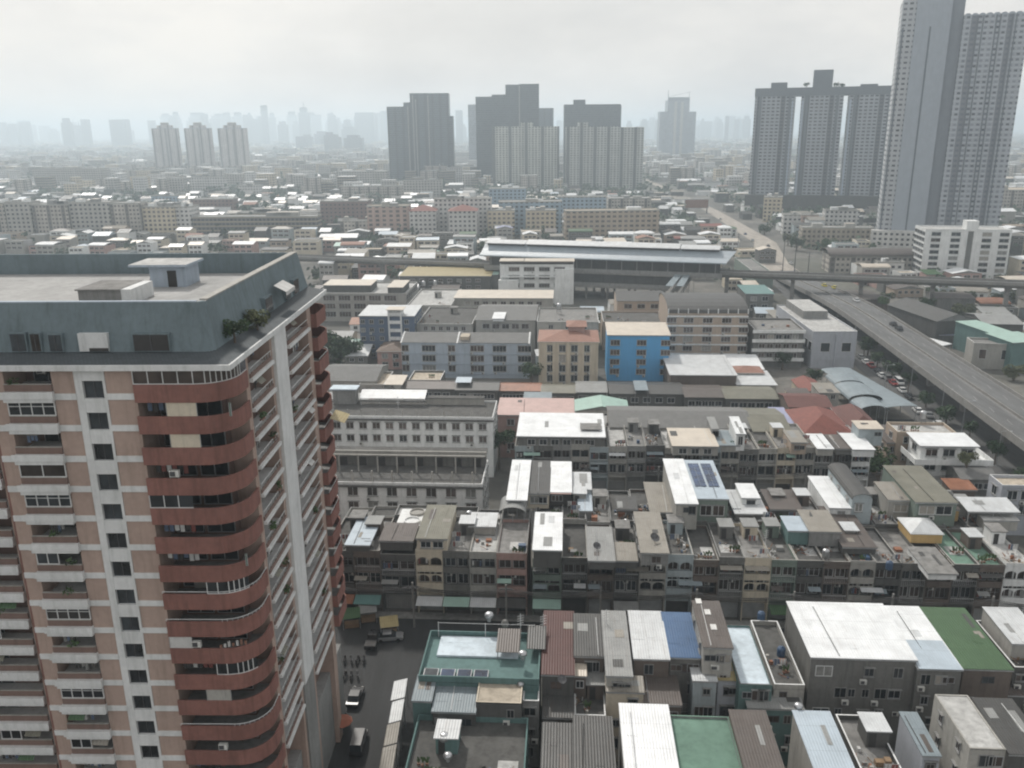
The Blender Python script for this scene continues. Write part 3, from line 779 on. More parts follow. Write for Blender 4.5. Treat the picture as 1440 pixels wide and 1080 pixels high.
    for k in range(NF):
        z = ZC - k * FH
        o = put('corner_balcony', cm, t, (0, 0, z))
        for xx in (-7.6, -4.6): put('sliding_door', gback, o, (xx, 3.14, 0))
        if k in (0,):
            b = MB(); pp = corner_poly(.08); seq = [(-8.1, -.37), (-6.8, -.37), (-5.5, -.37), (-4.2, -.37), (-2.9, -.37)] + pp[3:]
            for a, c in zip(seq, seq[1:]):
                b.bar((*a, -1.25), (*a, 0), .05, 'frame_white', 4); b.bar((*a, -1.22), (*c, -1.22), .05, 'frame_white', 4); b.bar((*a, -.04), (*c, -.04), .05, 'frame_white', 4)
                b.face([(*a, -1.24), (*c, -1.24), (*c, -.03), (*a, -.03)], 'brown_glass')
            b.build('glazing', o)
        elif k in (4, 7, 10):
            b = MB(); seq = [(-8.1, -.37), (-6.8, -.37), (-5.5, -.37), (-4.2, -.37)] if k == 4 else [(-3.9, -.37), (-2.9, -.37)] + corner_poly(.08)[3:8]
            for a, c in zip(seq, seq[1:]):
                b.bar((*a, -1.25), (*a, 0), .05, 'frame_white', 4); b.bar((*a, -1.22), (*c, -1.22), .05, 'frame_white', 4)
                b.face([(*a, -1.24), (*c, -1.24), (*c, -.03), (*a, -.03)], 'dark_glass')
            b.build('glazing', o)
        if k in (1, 2): panel(-5.5, -2.9, 'cream_paint').build('blind', o)
        if k == 9: panel(-8.1, -6.0, 'cloth_white').build('blind', o)
        if k == 11: panel(-5.2, -2.9, 'stone_wall').build('blind', o)
        if k == 7: panel(-6.5, -3.2, 'stone_wall', 3.0, -2.6, -.2).build('blind', o)
        if k in (7, 8, 12): put('railing', rm, o)
        if k in (3, 9, 13): put('air_conditioner', ac_mesh(), o, (-5.6 + (k % 3) * 1.3, .0, -.85))
        if k in (1, 3, 5, 6, 10, 14):
            b = MB()
            for i in range(6): b.box(-7.6 + i * .5, .6, -.9 - rr.uniform(0, .4), -7.2 + i * .5, .63, -.25, rr.choice(('cloth_white', 'cloth_red', 'cloth_blue', 'shade_dark')))
            b.bar((-7.7, .61, -.24), (-4.5, .61, -.24), .02, 'steel'); b.build('laundry', o)
        if k == 9:
            b = MB()
            for i in range(7): b.box(-3.4 + i * .36, -.35 + i * .1, -1.25, -3.2 + i * .36, -.2 + i * .1, -.9 + rr.uniform(-.1, .25), rr.choice(('cloth_white', 'clay', 'cloth_white')))
            b.build('pots', o)
    # rear red corner, seen edge on: mirrored rounded balcony
    b = MB()
    def rear(ins):
        n = 8; pts = [(.9 - ins - .9, 28.7)] ; r = 3.0
        pts = [(.7 - ins, 28.75)]
        for i in range(n + 1):
            a = (math.pi / 2) * i / n; pts.append((.7 - r + (r - ins) * math.cos(a), D + .5 - r + (r - ins) * math.sin(a)))
        pts.append((-9, D + .5 - ins)); return pts
    strip(b, rear(0), rear(.16), -2.9, -1.27, 'red_brick'); b.box(-1.8, 28.72, -2.9, .69, 28.749, -1.27, 'red_brick'); b.prism(rear(.17) + [(-9, D - 2), (-1.8, D - 2), (-1.8, 28.75)], -2.88, -2.72, 'grey_render'); rmz = b.mesh('corner_balcony')
    rl = MB(); pts = rear(.08)
    for i in range(len(pts) - 1): rl.bar((*pts[i], -1.0), (*pts[i + 1], -1.0), .035, 'frame_white')
    rlm = rl.mesh('railing')
    for k in range(15):
        o = put('corner_balcony', rmz, t, (0, 0, ZC - k * FH))
        if k in (2, 5, 8, 9, 11): put('railing', rlm, o)
        if k in (1, 6): panel(0, .1, 'cloth_green').build('blind', o)
        if k in (5,):
            b = MB(); b.face([(1.2, 29.5, -.1), (1.2, 33, -.1), (3.0, 33, -.7), (3.0, 29.5, -.7)], 'yellow_sheet'); b.build('awning', o)
    # cornice, skirt and mansard ----------------------------------------------
    b = MB()
    b.prism([(LW, -.6), (.5, -.6), (.5, D), (LW, D)], ZC + .002, ZC + .5, 'tower_white')
    b.build('cornice', t)
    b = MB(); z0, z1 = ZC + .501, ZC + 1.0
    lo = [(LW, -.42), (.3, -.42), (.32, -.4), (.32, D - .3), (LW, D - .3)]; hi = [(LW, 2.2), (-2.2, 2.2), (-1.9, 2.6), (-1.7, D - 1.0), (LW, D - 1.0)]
    for i in range(4): b.face([(*lo[i], z0), (*lo[i + 1], z0), (*hi[i + 1], z1), (*hi[i], z1)], 'slate_shadow')  # dark terrace floor tone, with the terrace shadow put into the colour
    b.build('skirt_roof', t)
    b = MB(); zt = 65.8
    A = [(LW, 2.1), (-2.4, 2.1), (-1.8, 2.7), (-1.6, D - .9), (LW, D - .9)]; B = [(LW, 2.8), (-3.0, 2.8), (-2.45, 3.35), (-2.5, D - 1.4), (LW, D - 1.4)]
    C = [(LW, 3.15), (-3.2, 3.15), (-2.8, 3.55), (-2.85, D - 1.75), (LW, D - 1.75)]
    for i in range(4):
        b.face([(*A[i], z1), (*A[i + 1], z1), (*B[i + 1], zt), (*B[i], zt)], 'mansard_paint')
        b.face([(*B[i], zt), (*B[i + 1], zt), (*C[i + 1], zt), (*C[i], zt)], 'stone_wall' if i in (0, 2) else 'mansard_paint')
        b.face([(*C[i], zt), (*C[i + 1], zt), (*C[i + 1], 63.3), (*C[i], 63.3)], 'mansard_paint')
    b.build('mansard', t)
    b = MB()
    for i in range(4): 
        a, c = B[i], B[i + 1]; e, g = C[i], C[i + 1]
    b.prism([(-3.15, 3.7), (-2.43, 3.7), (-2.48, D - 1.5), (-3.2, D - 1.5)], zt + .002, zt + .13, 'stone_wall'); b.box(LW, 2.8, zt + .002, -3.16, 3.17, zt + .1, 'grey_blue_paint')
    b.build('coping', t)
    b = MB(); b.prism([(LW, 3.17), (-2.85, 3.57), (-2.87, D - 1.77), (LW, D - 1.77)], 62.9, 63.35, 'tower_roof'); b.build('roof', t)
    # dormers in the mansard, front: (x, width, z0, z1, kind)
    def dorm(x, w, z0, z1, mat, name):
        b = MB(); y = 2.1 + (z0 - z1_) / (zt - z1_) * 1.5
        b.box(x, 1.95, z0, x + w, 3.0, z1, 'mansard_paint'); b.box(x + .12, 1.9, z0 + .1, x + w - .12, 1.949, z1 - .12, mat)
        b.box(x + w / 2 - .04, 1.87, z0 + .1, x + w / 2 + .04, 1.899, z1 - .12, 'frame_dark'); b.build(name, t)
    z1_ = z1
    dorm(-19.7, 1.5, 61.55, 63.3, 'dark_glass', 'dormer'); dorm(-17.9, 1.0, 61.55, 63.3, 'brown_glass', 'dormer'); dorm(-16.3, 1.3, 61.55, 63.2, 'dark_glass', 'dormer'); dorm(-8.8, 3.3, 61.55, 63.2, 'shade_dark', 'dormer')
    b = MB(); b.box(-13.6, 1.95, 61.6, -11.0, 2.9, 63.2, 'tower_white'); b.box(-12.7, 1.90, 61.6, -11.0, 1.949, 61.9, 'shade_dark'); b.build('dormer', t, label='plain white boarded dormer')
    for y, w, m in ((17, 2.6, 'dark_glass'), (24.5, 2.2, 'dark_glass'), (28.2, 2.2, 'brown_glass')):
        b = MB(); b.box(-2.6, y, 61.6, -1.55, y + w, 63.4, 'mansard_paint'); b.box(-1.549, y + .1, 61.7, -1.5, y + w - .1, 63.25, m); b.build('dormer', t)
    b = MB(); b.face([(-1.6, 20.6, 64.1), (-1.6, 24.2, 64.1), (-.3, 24.2, 63.4), (-.3, 20.6, 63.4)], 'cloth_white'); b.face([(-.3, 20.6, 63.4), (-.3, 24.2, 63.4), (-.3, 24.2, 63.0), (-.3, 20.6, 63.0)], 'cloth_white'); b.build('awning', t)
    # boxes on the roof
    b = MB(); b.box(-16.6, 24.3, 63.351, -12.6, 28.4, 65.7, 'grey_blue_paint'); b.box(-18.6, 23.6, 65.701, -12.1, 28.9, 65.95, 'grey_blue_paint', 'roof_light'); b.box(-14.6, 24.25, 63.36, -13.6, 24.299, 65.2, 'shade_dark'); b.box(-13.2, 24.22, 63.36, -12.8, 24.299, 65.5, 'grey_blue_paint'); b.build('stair_head', t)
    b = MB(); b.box(-19.6, 14.2, 63.351, -14.2, 19.4, 64.8, 'grey_render'); b.box(-19.8, 14.0, 64.801, -15.2, 19.6, 64.95, 'roof_concrete'); b.box(-15.2, 14.19, 63.36, -14.18, 19.41, 64.9, 'tower_white'); b.build('tank_room', t)
    b = MB(); b.box(-29, 9.5, 63.351, -22.4, 12, 64.2, 'grey_render', 'roof_concrete'); b.box(-17.2, 25.5, 63.36, -16.75, 26.1, 64.1, 'shade_dark'); b.build('roof_kerb', t)
    Mx = Matrix.Translation((P.x, P.y, 0)) @ Matrix.Rotation(-R_(1.3), 4, 'Z')
    def g(x, y, z): return tuple(Mx @ Vector((x, y, z)))
    tree('rounded green bush on the corner terrace of the near tower', 0, 0, 2.6, 1.45, 'leaf_dark', 'terrace_bush', ZC + .7, loc=g(-1.2, 6.0, 0), n=900, leaf=.1)
    tree('spreading brownish green bush on the side terrace of the near tower', 0, 0, 2.4, 1.6, 'leaf_olive', 'terrace_bush', ZC + .7, loc=g(-.8, 11.5, 0), n=900, leaf=.1, v=1)
near_tower()
# ------------------------------------------------------------------ middle distance, left to right
WS = lambda *a, **k: dict(n=a[0], ww=a[1], wh=a[2], fl=a[3], fh=a[4], top=a[5], **k)
# the long white block with roof terraces behind the tower
def white_terraced():
    # rear upper block
    t, P, w, d = block('apartment_block', 'long white block with square windows and posted roof terrace, behind the lower white block', 'building', 440, 584, 693, 15.2, d=13, wall='white_paint', rmat='roof_dark', par=.5,
        win=WS(13, 1.75, 1.45, 2, 3.15, 2.4, glass='brown_glass', m=.02, ac=.1), side=1, lm='long white terraced block')
    b = MB()
    for i in range(13): b.box(w * (i + .5) / 13 - .09, .3, 14.72, w * (i + .5) / 13 + .09, .5, 16.6, 'stone_wall')
    b.build('terrace_posts', t)
    b = MB(); b.box(-.2, -.35, 14.15, w + .2, -.001, 14.5, 'roof_dark'); b.build('cornice', t)
    b = MB(); b.box(2.2, 10.2, 14.72, 8, 12.9, 18.5, 'grey_render'); b.box(1.6, 9.6, 18.501, 8.4, 13.4, 18.8, 'grey_blue_paint', 'roof_blue_white'); b.build('stair_head', t)
    b = MB(); b.extr([(0, 0), (4, 1.1), (4, 1.18), (0, .08)], (9, 9.2, 16.6), (0, 1, 0), (0, 0, 1), (16.5, 0, 0), 'light_sheet')
    for x in (9.3, 14, 19, 25): b.box(x, 9.4, 14.72, x + .15, 9.55, 16.6, 'frame_alu')
    b.build('terrace_roof', t)
    b = MB(); b.box(25.6, 10.6, 14.72, w - 3, 10.8, 16.4, 'stone_wall'); b.box(25.6, 10.4, 16.4, w - 3, 12.6, 16.55, 'roof_dark'); b.build('terrace_shed', t)
    # front lower block
    t, P, w, d = block('apartment_block', 'white four storey block with pergola terrace and big square windows beside the near tower', 'building', 452, 677, 678, 13.2, d=13, wall='white_paint', rmat='roof_dark', par=.5,
        win=WS(8, 1.95, 1.75, 3, 3.2, 1.95, glass='brown_glass', m=.01, ac=.12), side=1, clutter=0, lm='white pergola block')
    b = MB(); b.box(-.2, -.4, 12.2, w + .2, -.001, 12.55, 'roof_dark'); b.build('cornice', t)
    b = MB()
    for yy in (.8, 6.2):
        for i in range(8): b.box(w * (i + .5) / 8 - .14, yy, 12.72, w * (i + .5) / 8 + .14, yy + .28, 15.3 if yy < 1 else 16.4, 'stone_wall')
    b.build('terrace_posts', t)
    b = MB(); b.box(.2, 6.0, 16.41, w + .1, 6.3, 16.7, 'stone_wall'); b.box(.2, 10, 12.72, w - .2, 12, 15.2, 'mid_render'); b.box(0, 9.6, 15.21, w, 12.6, 16.0, 'grey_render', 'roof_dark'); b.box(-.1, 9.2, 15.3, w + .1, 9.599, 16.3, 'stone_wall')
    for i in range(8):
        b.box(w * (i + .3) / 8, 9.95, 12.75, w * (i + .3) / 8 + 1.6, 9.999, 14.6, 'shade_dark')
    b.build('roof_storey', t)
white_terraced()

block('house', 'pink house with a pink sheet roof behind the long white sheet roof', 'house', 700, 583, 806, 11.5, yb=563, wall='pink_paint', roof='lean', rmat='pink_sheet', rise=.6, win=WS(5, 1.7, 1.5, 3, 3.2, 2.0, glass='brown_glass'), lm='pink house')
block('apartment_block', 'long pale grey blue block with a grey tiled roof split by a white gable', 'building', 564, 481, 744, 12.3, yb=467, wall='grey_blue_paint', roof='gable', rmat='grey_tile', rise=1.6,
      win=dict(n=3, ww=4.4, wh=1.9, fl=4, fh=3.45, top=2.1, xs=(.215, .77, .965), glass='dark_glass', div=4, ac=.2), lm='grey blue block')
def grey_blue_extra():
    t = [o for o in SC.objects if o.get('label', '').startswith('long pale grey blue')][0]; w, d = t['w'], t['d']
    windows(t, w, d, 12.3, n=4, ww=2.3, wh=1.9, fl=4, fh=3.45, top=2.1, xs=(.03, .395, .57, .62), glass='brown_glass', ac=.5)
    for k in range(3): MB().box(-.1, -.22, 8.3 - 3.45 * k, w + .1, -.006, 8.55 - 3.45 * k, 'grey_blue_paint').build('ledge', t)
    for x in (.435, -.005, .995):
        b = MB(); b.extr([(-.6, 12.2), (d / 2, 14.3), (d + .5, 12.2)], (w * x, 0, 0), (0, 1, 0), (0, 0, 1), (.45, 0, 0), 'white_paint'); b.build('gable_wall', t)
    b = MB(); b.box(w * .46, d * .1, 12.7, w * .53, d * .45, 13.9, 'roof_beige'); b.build('roof_hatch', t)
grey_blue_extra()
def navy():
    t, P, w, d = block('apartment_block', 'navy blue five storey block with white window frames and a white stair tower', 'building', 505, 444, 582, 16.0, yb=431, wall='navy_paint', roof='lean', rmat='light_sheet', rise=.5,
        win=dict(n=4, ww=1.5, wh=1.3, fl=5, fh=3.1, top=2.2, xs=(.06, .22, .40, .86), ac=.1), lm='navy blue block', side=1)
    b = MB(); x0, x1 = w * .53, w * .78
    b.box(x0, -.9, 0, x0 + .5, -.01, 18.3, 'white_paint'); b.box(x1 - .5, -.9, 0, x1, -.01, 18.3, 'white_paint')
    for k in range(6): b.box(x0 + .51, -.8, 1.2 + 3 * k, x1 - .51, -.01, 2.3 + 3 * k, 'white_paint')
    b.box(x0 + .3, -.01, .2, x1 - .3, 0.0, 16, 'shade_dark') if False else None
    b.box(x0, .01, 16.5, x1, 4.2, 18.3, 'white_paint'); b.box(x0 - .5, -1.3, 18.31, x1 + .8, 4.6, 18.5, 'cream_sheet'); b.build('stair_tower', t)
navy()
block('apartment_block', 'pale long office block with rows of wide dark windows and tan roof awnings', 'building', 440, 412, 571, 12.5, yb=396, wall='stone_wall', rmat='roof_light', clutter=0, win=WS(5, 5.2, 2.2, 3, 3.6, 2.2, glass='brown_glass', div=4, ac=0), lm='pale office block', side=1)
for lab, xl, yl, xr, yb, m in (('wide tan awning roof on the pale office block', 455, 401, 521, 394, 'cream_sheet'), ('small cream awning roof on the right end of the pale office block', 545, 404, 566, 395, 'cream_sheet')):
    block('rooftop_awning', lab, 'awning', xl, yl, xr, 15.0, yb=yb, wall='dark_render', roof='lean', rmat=m, rise=.3, z0=11.83)
block('house', 'small rust pink house with a brown hip roof beside the navy blue block', 'house', 530, 494, 567, 6.5, yb=481, wall='pink_paint', roof='hip', rmat='brown_tile', rise=1.5, win=WS(2, 2, 1.4, 2, 3, 1.7), lm='rust pink house')
block('warehouse', 'low grey shed roof in front of the dark trees beside the tower', 'shed', 448, 535, 528, 6.0, yb=512, wall='stone_wall', roof='gable', rmat='grey_tile', rise=2.0, lm='low grey shed')
block('shop', 'cream flat roofed shop in front of the low grey shed', 'shop', 505, 540, 540, 5.5, yb=522, wall='stone_wall', rmat='roof_beige', win=WS(3, 2, 1.2, 1, 3, 2), clutter=1)
block('house', 'dark roofed concrete house with ruined top floor behind the grey blue block', 'house', 586, 455, 664, 12.5, yb=431, wall='stone_wall', rmat='roof_dark', clutter=4, win=WS(6, 1.5, 1.4, 2, 3, 1.8, glass='brown_glass'), lm='ruined top floor house')
block('house', 'white house with grey gable roof and a bright white annex, behind the grey blue block', 'house', 669, 450, 753, 13.5, yb=428, wall='stone_wall', roof='gable', rmat='grey_tile', rise=2.2, win=WS(5, 2.6, 1.7, 3, 3.3, 2.3, glass='brown_glass'), lm='white gable house')
block('roof_shed', 'bright white sheet roof on the white gable house', 'rooftop shed', 693, 448, 708, 14.6, yb=434, wall='white_paint', roof='lean', rmat='white_sheet', rise=.2, z0=13.6)
block('factory', 'long dark shed with a mustard and cream roof left of the white station building', 'shed', 562, 388, 690, 11.5, yb=377, wall='dark_render', roof='lean', rmat='yellow_sheet', rise=.6, win=WS(8, 2.2, 1.2, 2, 3.2, 2.2, glass='brown_glass'), lm='mustard roofed shed')
block('house', 'pale green roofed house at the right end of the long dark shed', 'house', 683, 386, 700, 11.5, yb=372, wall='mid_render', roof='lean', rmat='mint_sheet', rise=.3)
block('house', 'concrete terrace house with water tanks on its light roof, under the mustard roofed shed', 'house', 572, 429, 634, 12, yb=406, wall='stone_wall', rmat='roof_light', clutter=3, win=WS(4, 1.6, 1.4, 2, 3.2, 2), lm='tank terrace house')
block('warehouse', 'building with a long cream sheet roof in front of the white station building', 'building', 639, 419, 777, 12.5, yb=409, wall='stone_wall', roof='lean', rmat='cream_sheet', rise=.4, win=WS(9, 2.2, 1.5, 2, 3.3, 2.2, glass='brown_glass'), lm='long cream roof')
def station_white():
    t, P, w, d = block('apartment_block', 'white three storey building with dark window strips directly in front of the station roof', 'building', 703, 372, 807, 18.6, d=9, wall='white_paint', rmat='roof_beige', win=WS(4, 5, 1.7, 3, 3.9, 2.2, glass='brown_glass', div=4, ac=.1), lm='white station building')
    b = MB(); b.box(.2, -1.6, 12.7, w - 9, -.01, 13.1, 'white_paint'); b.box(-.6, -3.5, 0, w * .25, -.02, 11.6, 'white_paint'); b.box(w - 9, -2.5, 0, w, -.01, 16.6, 'white_paint'); b.box(.3, .4, 18.7, w - .3, 8.6, 19.9, 'shade_dark'); b.box(-.3, 0, 19.91, w * .32, 9, 20.3, 'cream_sheet'); b.box(w * .33, -.4, 19.91, w + .3, 9, 20.3, 'cream_sheet'); b.build('annex', t)
station_white()
block('house', 'grey terrace house with a round tank below the long cream roof', 'house', 755, 452, 842, 14, yb=432, wall='stone_wall', rmat='roof_concrete', clutter=3, win=WS(3, 1.6, 1.4, 3, 3.2, 2.0), lm='round tank terrace house')
def hotel():
    t, P, w, d = block('apartment_block', 'cream five storey block with an orange tiled hip roof and four window columns', 'building', 758, 480, 841, 15.3, yb=464, wall='cream_paint', roof='hip', rmat='orange_tile', rise=2.0, over=.5, win=WS(4, 2.0, 2.0, 4, 3.3, 2.3, glass='dark_glass', ac=.9), lm='orange roofed cream block')
    b = MB(); 
    for i in range(5): b.box(w * i / 4 - .35 if i else -.1, -.6, 0, w * i / 4 + .35 if i < 4 else w + .1, -.005, 15.1, 'cream_paint')
    b.build('pilasters', t)
    b = MB(); b.box(w * .5, d * .45, 15.6, w * .78, d * .95, 18.6, 'pink_paint'); b.face([(w * .46, d * .4, 18.6), (w * .82, d * .4, 18.6), (w * .64, d * .7, 19.8)], 'orange_tile'); b.face([(w * .82, d * .4, 18.6), (w * .82, d, 18.6), (w * .64, d * .7, 19.8)], 'orange_tile'); b.face([(w * .46, d, 18.6), (w * .46, d * .4, 18.6), (w * .64, d * .7, 19.8)], 'orange_tile'); b.build('cupola', t)
hotel()
def blue():
    t, P, w, d = block('apartment_block', 'bright blue four storey block with a cream sheet roof', 'building', 855, 471, 942, 15.6, yb=457, wall='blue_paint', roof='lean', rmat='cream_sheet', rise=.9, win=dict(n=3, ww=3.0, wh=1.6, fl=4, fh=3.25, top=2.6, xs=(.12, .55, .94), glass='brown_glass', div=3, ac=.5), lm='bright blue block')
blue()
def barrel_block():
    t, P, w, d = block('apartment_block', 'beige five storey block with white floor bands and a big dark barrel roof', 'building', 940, 440, 1052, 18.5, yb=417, wall='beige_paint', roof='barrel', rmat='dark_sheet', rise=3.2, over=.2, win=dict(n=5, ww=3.2, wh=1.6, fl=5, fh=3.35, top=2.6, xs=(.045, .26, .50, .74, .955), glass='brown_glass', div=3, ac=.3), bands=(3.35, .55, .9, 'white_paint', .18), lm='barrel roofed beige block')
    b = MB()
    for i in range(9): b.box(w * i / 8 - .15, -.4, 18.3, w * i / 8 + .15, -.2, 20, 'white_paint')
    b.build('roof_posts', t)
barrel_block()
block('house', 'tan house with a dark roof between the station stairs and the bright blue block', 'house', 868, 423, 936, 14, yb=409, wall='beige_paint', roof='gable', rmat='dark_sheet', rise=1.8, win=WS(3, 3, 1.6, 3, 3.3, 2.2, glass='brown_glass'), lm='tan dark roofed house')
block('house', 'brown flat roofed terrace house between the round tank house and the tan dark roofed house', 'house', 848, 452, 934, 11, yb=437, wall='beige_paint', rmat='roof_dark', clutter=4, win=WS(4, 1.8, 1.5, 2, 3.2, 2.1))
block('warehouse', 'grey metal roofed shed in front of the beige block', 'shed', 943, 527, 1036, 7.5, yb=501, wall='brown_wall', roof='lean', rmat='light_sheet', rise=.5, lm='grey metal shed')
block('house', 'small house with a salmon tiled hip roof right of the grey metal shed', 'house', 1032, 524, 1074, 6.0, yb=515, wall='stone_wall', roof='hip', rmat='orange_tile', rise=1.3)
block('shop', 'low shop with a pale zinc roof in front of the salmon tiled house', 'shop', 1037, 541, 1092, 5.0, yb=523, wall='stone_wall', roof='lean', rmat='light_sheet', rise=.4)
block('apartment_block', 'four storey block with white balcony bands between the beige block and the grey office', 'building', 1061, 463, 1131, 13.5, yb=447, wall='mid_render', rmat='roof_concrete', clutter=4, win=WS(5, 2.0, 1.5, 4, 3.3, 2.6, glass='brown_glass', ac=.3), bands=(3.3, 1.1, .2, 'white_paint', .5), lm='white banded block')
block('house', 'house with a teal sheet roof behind the white banded block', 'house', 1049, 413, 1088, 11, yb=402, wall='mid_render', roof='lean', rmat='teal_sheet', rise=.4, win=WS(2, 2.4, 1.8, 2, 3.4, 2.2), lm='teal roofed house')
def office():
    t, P, w, d = block('office_building', 'plain grey modern office with two dark window panels beside the flyover', 'building', 1144, 466, 1206, 13, d=46, wall='lilac_paint', rmat='roof_light', par=.4, win=dict(n=2, ww=3.0, wh=3.0, fl=1, fh=4, top=5.6, xs=(.30, .78), div=1, sill=False, ac=0), lm='grey office', a=1.5, side=-1)
    b = MB(); b.box(3, 22, 12.7, w - 3, 44, 15.5, 'grey_render', 'roof_light'); b.build('roof_storey', t)
    b = MB(); b.box(.8, -.12, 2.6, w - .8, -.006, 4.2, 'lilac_paint'); b.box(w * .52, -.5, 0, w * .56, -.006, 12, 'lilac_paint'); b.build('facade_ribs', t)
office()
# low market lane between the blocks
mk = [(565, 546, 640, 5.0, 535, 'brown_sheet', 'brown ribbed'), (641, 548, 700, 5, 536, 'dark_sheet', 'charcoal'), (701, 549, 760, 4.6, 538, 'rust_sheet', 'rusty brown'), (762, 552, 810, 4.6, 540, 'olive_sheet', 'olive grey'), (811, 551, 853, 5, 536, 'grey_sheet', 'plain grey'),
      (858, 553, 962, 5.5, 537, 'dark_sheet', 'long charcoal'), (964, 558, 1020, 5.5, 541, 'brown_sheet', 'light brown'), (1021, 560, 1094, 5.5, 543, 'olive_sheet', 'moss green')]
for i, (xl, yl, xr, h, yb, m, cn) in enumerate(mk):
    block('market_hall', f'{cn} roofed low market hall ' + ('below the grey blue block', 'below the right half of the grey blue block', 'above the pink house', 'below the orange roofed cream block', 'left of the bright blue block', 'below the bright blue block', 'below the grey metal shed', 'below the pale zinc roof')[i], 'market hall', xl, yl, xr, h, yb=yb, wall='dark_render', roof='gable', rmat=m, rise=.9, win=WS(5, 2.0, 1.4, 1, 3, 2, glass='dark_glass', ac=.2))
for xl, yl, xr, yb, m, lab in ((640, 538, 662, 532, 'sky_sheet', 'small sky blue awning on the market lane behind the white terraced block'), (736, 560, 776, 553, 'steel_blue_sheet', 'blue awning beside the pink roof'), (893, 549, 912, 537, 'steel_blue_sheet', 'blue grey awning under the bright blue block'), (540, 541, 566, 529, 'cream_sheet', 'cream awning left of the grey blue block')):
    P, w, d = place(xl, yl, xr, 6.6, yb)
    b = MB(); b.extr([(0, 0), (d, .4), (d, .46), (0, .06)], (0, 0, 0), (0, 1, 0), (0, 0, 1), (w, 0, 0), m)
    for x in (.1, w - .1):
        for y in (.1, d - .1): b.bar((x, y, 0), (x, y, -6.6), .05, 'frame_alu')
    o = b.build('awning', None, (P.x, P.y, P.z), -R_(GA), label=lab, category='awning')
# ------------------------------------------------------------------ shophouse rows
rs = random.Random(21)
def shophouse(label, P, w, d, h, wall, style='plain', fl=3, fh=3.3, roof='roof_concrete', clutter=2, awn=None, a=GA, name='shophouse', group=None, rooft='flat'):
    """open balconies to the street, a solid block behind"""
    t = thing(name, label, 'shophouse', (P.x, P.y, 0), -R_(a), group)
    w -= .04; fd = 1.15
    occupy(P, w, d, a)
    top = h - .62
    b = MB()
    b.box(0, fd, 0, w, d, top - .01, wall)
    pw = .16
    b.box(0, 0, 0, pw, fd - .01, h - .7, wall); b.box(w - pw, 0, 0, w, fd - .01, h - .7, wall)
    b.box(pw + .01, .02, top - .75, w - pw - .01, fd - .01, top - .02, wall)
    b.build('wall', t)
    flat_roof(t, w, d, h, roof, wall, .6, clutter, rs.choice(('stone_wall', 'stone_wall', 'grey_render', 'dark_render')), .4)
    for k in range(fl - 1):
        zt = top - .75 - k * fh; zf = zt - fh + .75 if k else zt - fh + .75
        zf = top - (k + 1) * fh
        b = MB()
        b.box(pw + .01, -.12, zf - .2, w - pw - .01, fd - .01, zf, wall)
        if style == 'rail':
            b.bar((pw, -.05, zf + .95), (w - pw, -.05, zf + .95), .04, 'frame_white'); 
            for i in range(int(w / .3)): b.bar((pw + .1 + i * .3, -.05, zf), (pw + .1 + i * .3, -.05, zf + .95), .018, 'frame_white', 4)
        else: b.box(pw + .01, -.1, zf + .01, w - pw - .01, .0, zf + .92, wall)
        if style == 'arch':
            n = 8
            mid = w / 2
            for x0, x1 in ((pw + .01, mid - .08), (mid + .08, w - pw - .01)):
                r_ = (x1 - x0) / 2; cx = (x0 + x1) / 2; z1 = zf + fh - .75 + (.0 if k else .0); zc = z1 - r_ * .8 - .1
                for i in range(n):
                    a0, a1 = math.pi * i / n, math.pi * (i + 1) / n
                    p0 = (cx - r_ * math.cos(a0), zc + r_ * .8 * math.sin(a0)); p1 = (cx - r_ * math.cos(a1), zc + r_ * .8 * math.sin(a1))
                    b.extr([(p0[0], p0[1]), (p1[0], p1[1]), (p1[0], z1), (p0[0], z1)], (0, .03, 0), (1, 0, 0), (0, 0, 1), (0, .18, 0), wall)
            b.box(mid - .08, .02, zf + .93, mid + .08, .25, zf + fh - .75, wall)
        b.build('balcony', t)
        ww = (w - .8) / 2
        me = window_mesh(ww - .25, 1.75, rs.choice(('frame_white', 'frame_alu', 'frame_dark')), rs.choice(('dark_glass', 'brown_glass')), False)
        for x in (w * .27, w * .73): put_window(me, t, (x, fd - .004, zf + 1.5))
        if rs.random() < .5: put('air_conditioner', ac_mesh(), t, (rs.uniform(.8, w - .8), fd - .01, zf + 2.45))
        if rs.random() < .34:
            b = MB(); zz = zf + fh - .95; b.extr([(-.95, zz - .35), (.0, zz), (.0, zz + .05), (-.95, zz - .3)], (.1 + w * .45 * (rs.random() < .4), 0, 0), (0, 1, 0), (0, 0, 1), (w * rs.choice((.5, .5, .92)) - .15, 0, 0), rs.choice(('grey_sheet', 'light_sheet', 'dark_sheet', 'beige_sheet', 'steel_blue_sheet', 'mint_sheet', 'brown_sheet'))); b.build('balcony_awning', t)
        if rs.random() < .35:
            b = MB(); n = rs.randint(3, 6)
            for i in range(n): b.box(.4 + i * .42, .25, zf + 1.25 - rs.uniform(0, .3), .72 + i * .42, .28, zf + 2.1, rs.choice(('cloth_white', 'shade_dark', 'cloth_red', 'cloth_blue', 'shade_dark', 'interior')))
            b.bar((.3, .26, zf + 2.1), (w - .3, .26, zf + 2.1), .02, 'steel'); b.build('laundry', t)
    b = MB(); b.box(.3, fd - .05, .1, w - .3, fd - .001, 2.9, rs.choice(('frame_alu', 'shade_dark', 'grey_sheet'))); b.build('roller_shutter', t)
    if awn:
        b = MB(); b.extr([(-2.1, 2.75), (0, 3.35), (0, 3.41), (-2.1, 2.81)], (.05, -.13, 0), (0, 1, 0), (0, 0, 1), (w - .1, 0, 0), awn); b.build('awning', t)
    return t

def uline(P0, a, xs, h):
    U, V = axes(a)
    return [P0 + U * (solve(lambda s: proj(P0 + U * s)[0] - x, -200, 400)) for x in xs]

